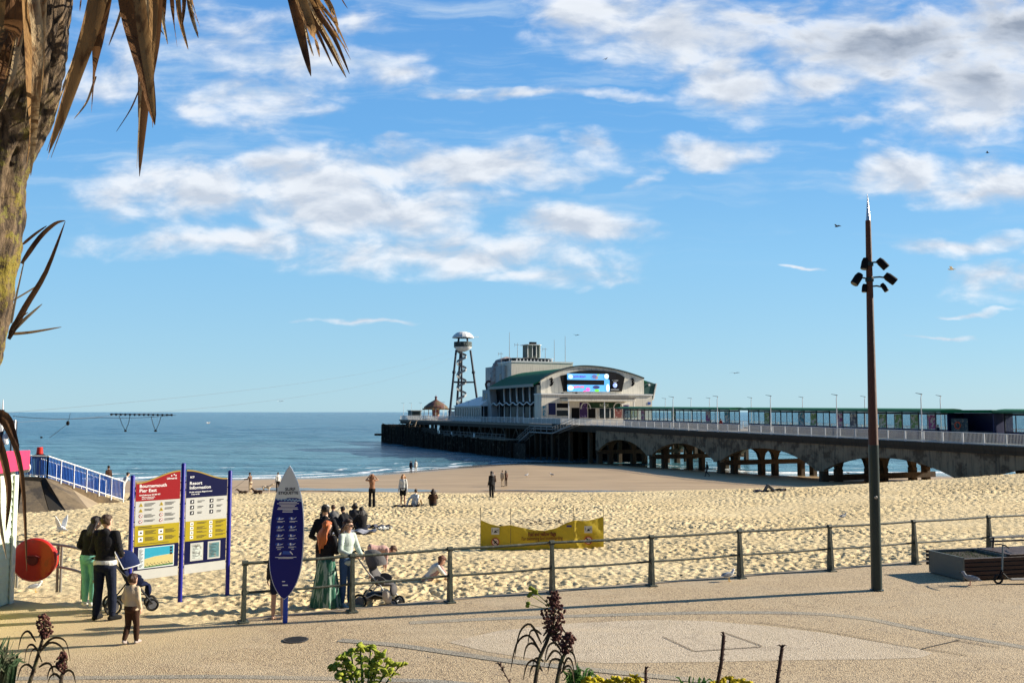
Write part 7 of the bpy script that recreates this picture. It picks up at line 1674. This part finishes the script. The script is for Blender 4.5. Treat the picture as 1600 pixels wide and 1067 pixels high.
# ------------------------------------------------------------ palm
DT = 3.0; A3 = lambda x, y, d=DT: at(x, y, d)
cen = [(60,-420),(62,-200),(64,-60),(58,40),(44,120),(27,165),(4,215),(-14,265),(-22,330),(-34,420),(-48,510),(-68,600),(-75,700),(-90,820),(-100,960),(-112,1150),(-120,1320)]
rad = [48,48,47,46,48,52,53,52,52,52,52,54,56,58,62,70,84]
base_pt = A3(-118, 1290); PT = thing('palm', 'near palm with a leaning lichen-covered trunk and hanging dry brown leaves at the left edge', 'palm', tuple(base_pt))
bark = bpy.data.materials.new('palm_bark'); bark.use_nodes = True; q = NT(bark.node_tree); b = bark.node_tree.nodes['Principled BSDF']
t = q.n('ShaderNodeTexCoord'); v = t.outputs['Object']; fi = q.noise(q.vm('MULTIPLY', v, (1,1,.28)).outputs[0], 42, 6, .7); bi = q.noise(v, 7, 6, .7); bi2 = q.noise(v, 28, 5, .7); sp = q.n('ShaderNodeSeparateXYZ'); q.l(v, sp.inputs[0])
c_ = q.mix(q.ramp(fi, .35, .68), (.022,.014,.008), (.20,.135,.075)); low = q.ramp(sp.outputs[2], 2.6, 1.9)      # lichen on the lower trunk
c_ = q.mix(q.m('MULTIPLY', q.ramp(q.m('ADD', bi, q.m('MULTIPLY', bi2, .6)), .80, .97), low), c_, (.22,.17,.022)); c_ = q.mix(q.m('MULTIPLY', q.m('MULTIPLY', q.ramp(bi2, .52, .66), low), .7), c_, (.17,.17,.04))
q.l(c_, b.inputs['Base Color']); b.inputs['Roughness'].default_value = .95; bp = q.n('ShaderNodeBump'); bp.inputs['Strength'].default_value = 1; bp.inputs['Distance'].default_value = .02; q.l(q.m('ADD', fi, q.m('MULTIPLY', bi, .7)), bp.inputs['Height']); q.l(bp.outputs[0], b.inputs['Normal'])
# dense trunk skin with real furrows
NS, NR = 64, 300; cp = [A3(x, y) for x, y in cen]; vv = []
def interp_path(u):
    s_ = u*(len(cp)-1); i = min(int(s_), len(cp)-2); t = s_-i; a0, a1, a2, a3 = cp[max(i-1,0)], cp[i], cp[i+1], cp[min(i+2,len(cp)-1)]
    return .5*((2*a1)+(-a0+a2)*t+(2*a0-5*a1+4*a2-a3)*t*t+(-a0+3*a1-3*a2+a3)*t**3), rad[i]+(rad[i+1]-rad[i])*t
from mathutils import noise as mn
for r_ in range(NR+1):
    p, rr_ = interp_path(r_/NR); rr_ = rr_/F*DT; p2, _ = interp_path(min(1, r_/NR+.004)); p1, _ = interp_path(max(0, r_/NR-.004)); d = (p2-p1).normalized(); a = d.cross(Vector((0,1,0))).normalized(); b2 = d.cross(a).normalized()
    for j in range(NS):
        th = 2*math.pi*j/NS; dir_ = a*math.cos(th)+b2*math.sin(th); h_ = mn.fractal(Vector((math.cos(th)*3.2, math.sin(th)*3.2, p.z*4.5)), 1.0, 2.0, 4)*.13+mn.fractal(Vector((math.cos(th)*9, math.sin(th)*9, p.z*9)), 1.0, 2.0, 3)*.11
        vv.append(p+dir_*rr_*(1+h_)-base_pt)
b_ = MB(); b_.add(vv, [(r_*NS+j, r_*NS+(j+1) % NS, (r_+1)*NS+(j+1) % NS, (r_+1)*NS+j) for r_ in range(NR) for j in range(NS)]+[tuple(range(NS)), tuple(reversed(range(NR*NS, (NR+1)*NS)))]); b_.build('trunk', bark, PT, smooth='all')
dm1 = leafmat('dry_leaf_tan', (.33,.19,.075), .35, c2=(.12,.06,.025)); dm2 = leafmat('dry_leaf_brown', (.15,.075,.032), .3, c2=(.05,.025,.015)); dm3 = leafmat('dry_leaf_pale', (.46,.34,.19), .3, c2=(.22,.13,.06))
drops = [([(46,-90),(52,60),(50,160),(41,262)],36,0,2.72,1),([(40,-60),(58,40),(56,150),(48,275)],20,2,2.68,.5),([(30,-60),(24,30),(10,95),(-12,160)],34,1,2.75,.6),([(22,-50),(5,40),(-18,120)],30,0,2.8,.3),([(38,10),(28,80),(12,150),(-6,185)],12,2,2.78,.2),([(70,-60),(66,40),(60,140),(52,215)],14,2,2.7,.3),
  ([(168,-80),(150,20),(122,110),(76,240)],34,0,2.9,.2),([(175,-80),(166,10),(152,90),(143,176)],30,1,2.95,-.3),([(150,-60),(142,40),(120,120),(96,200)],14,2,3.0,.2),([(196,-70),(205,20),(226,110),(242,196)],40,1,2.85,.3),([(212,-60),(222,30),(232,110),(241,185)],22,0,2.8,.1),([(246,-70),(244,50),(230,150),(218,276)],26,1,2.9,-.2),([(232,-60),(232,60),(222,150),(217,262)],14,2,2.95,.4),([(238,-60),(240,20),(236,110),(238,190)],14,0,2.88,.5),
  ([(205,-60),(192,10),(170,72)],6,2,3.0,.1),([(225,-40),(236,20),(256,55)],5,1,3.0,.1),([(222,130),(205,170),(182,206)],2.5,1,2.95,0),([(150,120),(136,160),(116,186)],4,2,3.0,0),([(262,-60),(256,10),(259,56)],10,1,3.1,.2),([(266,-60),(270,10),(277,74)],9,1,3.1,-.2),([(276,-60),(280,20),(294,78)],9,0,3.1,.3),([(292,-60),(297,10),(310,60)],10,2,3.1,.1),([(252,-60),(250,0),(262,70)],8,2,3.12,.3),([(284,-60),(288,0),(284,44)],8,1,3.12,.2),([(127,-60),(128,-10),(125,18)],8,1,3.0,.1),
  ([(440,-80),(458,0),(474,70),(486,120)],20,1,3.2,.1),([(455,-80),(470,0),(488,50),(499,90)],22,0,3.2,.3),([(462,-70),(485,10),(515,70),(541,122)],14,1,3.2,-.1),([(470,-70),(492,10),(522,60),(546,116)],10,1,3.25,.2),([(468,-60),(482,20),(500,60),(520,104)],8,1,3.25,.3),([(485,-70),(505,-10),(520,20),(529,54)],12,0,3.25,.2),([(465,-40),(476,40),(490,88)],6,2,3.25,.2),([(515,-70),(530,-10),(543,14)],4,1,3.25,.1),([(455,-60),(466,20),(480,100)],6,2,3.22,.4)]
for pts, w, mi_, dp, tw in drops:
    wp = [A3(x, y, dp+.06*i*(1 if (x+y) % 2 else -1)) for i, (x, y) in enumerate(pts)]; put_blade('dead_leaf', PT, base_pt, (dm1, dm2, dm3)[mi_], wp, w*.86/F*dp, fold=.35, twist=tw*.5, base=.7, tipk=.9)
rs2 = random.Random(21)
for k_ in range(34):
    pts, w, mi_, dp, tw = rs2.choice([d_ for d_ in drops if d_[1] > 9]); o_ = rs2.uniform(-.55, .55)*w; e_ = rs2.uniform(.75, 1.04); L_ = len(pts)
    q2 = [(x+o_*(1-.8*i/(L_-1))+rs2.uniform(-2,2), pts[0][1]+(y-pts[0][1])*e_) for i, (x, y) in enumerate(pts)]
    put_blade('dead_leaf', PT, base_pt, rs2.choice((dm1, dm2, dm3)), [A3(x, y, dp+rs2.uniform(-.06,.06)) for x, y in q2], rs2.uniform(2, 6)/F*dp, fold=.5, twist=rs2.uniform(-.5,.5), base=.6)
for pts, w, mi_ in (([(14,530),(40,480),(72,425),(102,346)],9,1),([(34,412),(62,372),(86,350),(102,345)],7,1),([(36,382),(55,366),(73,353)],4,1),([(18,505),(24,470),(40,398)],3,2),([(16,525),(24,505),(36,492)],7,1),([(18,520),(40,498),(66,475)],5,2),([(18,522),(50,519),(96,511)],4,0),([(15,520),(28,500),(44,488)],4,0),([(20,470),(50,452),(68,440)],2,2),([(-30,640),(8,662),(34,740),(42,892)],9,1),([(-30,655),(-2,690),(14,760),(9,830)],12,1),([(-20,640),(10,650),(22,678),(30,700)],10,1),([(-30,660),(-6,730),(-2,800),(10,872)],9,2)):
    wp = [A3(x, y, 2.9) for x, y in pts]; put_blade('dead_leaf', PT, base_pt, (dm1, dm2, dm3)[mi_], wp, w/F*2.9, fold=.4, twist=.2, base=.5)
# live sword leaves of the crown, above the picture
gl = leafmat('palm_green', (.05,.09,.025), .3, c2=(.12,.14,.04)); crown = A3(62, -380)
for i in range(40):
    a = i*2.4; e = R(75-1.9*i); L_ = .75; d = Vector((math.cos(a)*math.cos(e), math.sin(a)*math.cos(e), math.sin(e))); out_ = Vector((math.cos(a), math.sin(a), 0))
    put_blade('leaf', PT, base_pt, gl, [crown, crown+d*L_*.5, crown+d*L_+Vector((0,0,-.12))], .05, fold=.3, base=.6, n=8)

# ------------------------------------------------------------ near plants
def pl(x, y, d=4.0): return at(x, y, d)
budm = mat('dry_buds', (.075,.022,.018), .8, var=.6, vs_=60, bump=.3, c2=(.18,.08,.05), c2s=40); stm = mat('dry_stem', (.07,.05,.03), .85, var=.4, vs_=30, bump=.6, bs=90, c2=(.13,.12,.05), c2s=25); curl = leafmat('curled_leaf', (.10,.075,.04), .2, c2=(.05,.035,.02)); yell = leafmat('yellow_petal', (.62,.50,.03), .3); lime = leafmat('lime_bract', (.42,.46,.06), .3, c2=(.25,.33,.04)); ygr = leafmat('fresh_green', (.07,.15,.03), .3, c2=(.03,.08,.02))
def seedhead(label, stem, head, hr_, hz, nb, seed, D=4.0, curls=(), yel=()):
    r2 = random.Random(seed); root = pl(*stem[0], D); root.z = 1.6; rt = thing('dried_flower', label, 'plant', tuple(root)); P = [root]+[pl(x, y, D) for x, y in stem]
    b_ = MB(); b_.tube([p-root for p in P], [.011]+[.010-.004*i/len(stem) for i in range(len(stem))], 8); b_.build('stem', stm, rt, smooth=True)
    hc_ = pl(*head, D); b_ = MB(); sm = MB()
    for i in range(nb):
        t = r2.random(); a = r2.random()*6.28; wv_ = math.sin(math.pi*(.12+.8*t))*(.8+.4*r2.random()); rr_ = hr_*wv_*r2.random()**.5
        p = hc_+Vector((rr_*math.cos(a)+hr_*.25*math.sin(t*3+seed), rr_*math.sin(a), hz*(t-.5)))-root; s2 = r2.uniform(.0035,.0075)
        b_.ell(p, (s2*r2.uniform(.6,1.2), s2, s2*r2.uniform(.8,1.6)), 6, 4, Matrix.Rotation(r2.random()*3, 3, Vector((r2.random(), r2.random(), r2.random()+.1)).normalized()))
        if i % 4 == 0: ax_ = hc_+Vector((hr_*.25*math.sin(t*3+seed)*.6, 0, hz*(t-.62)))-root; sm.tube([ax_, p], .0014, 4)
    sm.tube([P[-1]-root, hc_-root+Vector((0,0,hz*.35))], .004, 6)
    b_.build('seed_buds', budm, rt); sm.build('twigs', stm, rt)
    for i, (x, y, dx, dy, ln) in enumerate(curls):
        p0 = pl(x, y, D); put_blade('curled_leaf', rt, root, curl, [p0, p0+Vector((dx*.5, r2.uniform(-.03,.0), dy+.01))*ln, p0+Vector((dx, r2.uniform(-.04,.02), dy*.6))*ln, p0+Vector((dx*1.25, r2.uniform(-.04,.02), -.6))*ln], .009, fold=.5, twist=r2.uniform(-.5,.5))
    for x, y in yel:
        p = pl(x, y, D); b_ = MB()
        for j in range(3): b_.ell(p-root+Vector((r2.uniform(-.008,.008), 0, r2.uniform(-.008,.008))), (.010,.006,.008), 8, 5)
        b_.tube([p-root, hc_-root+Vector((0,0,hz*.1))], .0016, 4); b_.build('yellow_bud', lime, rt)
    return rt
rc = random.Random(4)
cz1 = [(846+rc.uniform(-3,8), 1050-i*7+rc.uniform(-6,6), s_*rc.uniform(.5,1.15), rc.uniform(.15,.85), rc.uniform(.05,.12)) for i, s_ in enumerate((-1,-1,-1,1,-1,-1,1,-1,1,-1))]
seedhead('tall dried flower spike with dark red-brown buds at the bottom centre, taller of the pair', [(836,1110),(836,1067),(842,1030),(855,1000),(864,975)], (868,962), .050, .21, 300, 3, curls=cz1, yel=((830,918),(836,924),(827,944),(829,929)))
cz2 = [(876+(i % 3)*3, 1052-i*8, s_*rc.uniform(.5,1.2), rc.uniform(.1,.8), rc.uniform(.045,.09)) for i, s_ in enumerate((1,1,-1,1,-1,1))]
seedhead('shorter dried flower head just right of the tall bottom-centre spike', [(868,1110),(870,1067),(876,1035),(884,1018)], (886,1004), .032, .085, 130, 5, D=3.9, curls=cz2)
cz3 = [(56+(i % 3)*5, 1050-i*8, s_*rc.uniform(.5,1.2), rc.uniform(.1,.8), rc.uniform(.05,.1)) for i, s_ in enumerate((-1,1,-1,1,-1,1,-1,1))]
seedhead('dried flower head with curled leaves at the bottom left, left one', [(40,1110),(46,1067),(56,1035),(66,1000)], (69,978), .032, .10, 130, 8, curls=cz3)
cz4 = [(96, 1062-i*6, s_, .5, .05) for i, s_ in enumerate((-1,1,-1))]
seedhead('dried flower head at the bottom left, lower one to the right', [(92,1110),(95,1067),(97,1052)], (98,1034), .024, .085, 90, 9, curls=cz4)
def tuft(label, cx, cy, n_, wpx, hpx, m_, D, seed, name='leafy_tuft'):
    r2 = random.Random(seed); root = pl(cx, cy, D); root.z = 1.66; rt = thing(name, label, 'plant', tuple(root)); top_ = pl(cx, cy, D); b_ = MB()
    for i in range(n_):
        t = r2.uniform(-1, 1); p1 = pl(cx+t*wpx*.6, cy+15, D)+Vector((0, r2.uniform(-.06,.06), 0)); p2 = pl(cx+t*wpx+r2.uniform(-6,6), cy-hpx*(1-.5*abs(t))*r2.uniform(.5,1), D)+Vector((0, r2.uniform(-.1,.1), 0))
        vs, fs = blade([root+Vector((t*.02,0,0)), p1, p2], .014, fold=.4, twist=r2.uniform(-.6,.6), n=8); b_.add([v_-root for v_ in vs], fs)
    b_.build('leaves', m_, rt, smooth='all'); return rt
tuft('spiky green leaves at the bottom edge right of the dried flower spikes', 905, 1067, 46, 26, 26, ygr, 4.0, 2)
tuft('dark green needle-like tuft in the bottom left corner', -2, 1062, 90, 22, 66, leafmat('needle_green', (.035,.07,.03), .2, c2=(.1,.1,.06)), 3.6, 4)
tuft('few green blades at the bottom edge near the yellow flowers', 1085, 1075, 16, 30, 22, ygr, 4.1, 6)
def euphorbia(label, stems, D, m_, seed, rr_=.011, name='spurge', petals=6, sz=1.0):
    r2 = random.Random(seed); x0 = sum(s_[0] for s_ in stems)/len(stems); root = pl(x0, 1110, D); root.z = 1.65; rt = thing(name, label, 'plant', tuple(root)); st = MB(); fl = MB()
    for x, y in stems:
        D2 = D+r2.uniform(-.08,.08); p = pl(x, y, D2); mid_ = pl((x+x0)/2, max(y, 1050)+25, D2); st.tube([Vector((0,0,0)), mid_-root, p-root], [.005,.004,.003], 5)
        for k_ in range(petals):
            a = 6.28*k_/petals+r2.random(); t = r2.uniform(.3, 1.0); c = p-root+Vector((math.cos(a)*.014*sz*t, math.sin(a)*.014*sz*t, r2.uniform(-.005,.009)*sz)); fl.ell(c, (.009*sz,.009*sz,.0035*sz), 8, 4, Matrix.Rotation(r2.uniform(-.9,.9), 3, 'X') @ Matrix.Rotation(r2.uniform(-.9,.9), 3, 'Y'))
        for k_ in range(4):
            a = r2.random()*6.28; q0 = mid_.lerp(p, .4+.15*k_)-root; vs, fs = blade([q0, q0+Vector((math.cos(a)*.02, math.sin(a)*.02, .008)), q0+Vector((math.cos(a)*.04, math.sin(a)*.04, .0))], .008, n=6); fl.add(vs, fs)
    st.build('stems', ygr, rt); fl.build('flower_heads', m_, rt, smooth='all'); return rt
euphorbia('lime-green spurge with round flower clusters at the bottom edge left of centre', [(524,1042),(536,1030),(548,1020),(563,1012),(579,1016),(594,1024),(608,1034),(624,1040),(545,1040),(566,1030),(586,1038),(604,1050),(531,1056),(556,1052),(580,1054)], 3.9, lime, 11, sz=1.75, petals=7)
euphorbia('row of bright yellow flowers at the bottom edge right of the dried spikes', [(905,1066),(916,1063),(925,1066),(934,1061),(942,1064),(950,1066),(962,1060),(971,1064),(980,1061),(990,1058),(998,1064),(985,1067),(958,1067),(929,1068)], 4.0, yell, 12, name='yellow_flowers', petals=8, sz=1.2)
euphorbia('small cluster of yellow flowers at the bottom edge near the bare twigs', [(1112,1068),(1122,1066),(1131,1063),(1140,1060),(1150,1065),(1160,1064),(1170,1066),(1145,1069)], 4.0, yell, 13, name='yellow_flowers', petals=7, sz=1.1)
def twig(label, pts, D, w=.008):
    P = [pl(x, y, D) for x, y in pts]; root = P[0].copy(); root.z = 1.65; r2 = random.Random(int(pts[0][0])); b_ = MB(); full = [root]+P; b_.tube([p-root for p in full], [w]*len(full), 8)
    rt = thing('bare_stem', label, 'plant', tuple(root)); b_.build('stem', mat('bare_stem', (.085,.04,.028)), rt) if False else None
    for i in range(26): t = r2.random(); j = min(int(t*(len(P)-1)), len(P)-2); c = P[j].lerp(P[j+1], t*(len(P)-1)-j)-root; a = r2.random()*6.28; b_.tube([c, c+Vector((math.cos(a)*.014, math.sin(a)*.014, .008))], [.003,.0012], 4)
    tp = P[-1]-root
    for k_ in range(5): a = r2.random()*6.28; b_.tube([tp, tp+Vector((math.cos(a)*.012, 0, .014)), tp+Vector((math.cos(a)*.022, 0, .010))], [.004,.003,.001], 4)
    b_.build('stem', mat('bare_stem', (.085,.04,.028), .8, var=.4, vs_=40, bump=.8, bs=120), rt)
twig('tall bare brown stem at the bottom edge right of centre, left of two', [(1112,1110),(1121,1067),(1127,1035),(1131,992)], 4.0)
twig('bare brown stem with a curled tip at the bottom edge, right of two', [(1212,1110),(1214,1067),(1218,1040),(1222,1012)], 4.0)
twig('short bare stem end poking up beside the yellow flowers', [(1008,1110),(1009,1070),(1009,1046)], 4.0, .006)
twig('very thin dry twig left of the tall dried spike', [(806,1110),(797,1067),(782,1040)], 4.0, .0025)
# ------------------------------------------------------------ freeze the fused meshes
dg = bpy.context.evaluated_depsgraph_get(); dg.update()
new = []
for o in LIVE: new.append((o, bpy.data.meshes.new_from_object(o.evaluated_get(dg))))
for o, me in new:
    mats_ = list(o.data.materials); o.modifiers.clear(); nm = o.data.name; o.data = me
    if not me.materials:
        for m_ in mats_: me.materials.append(m_)
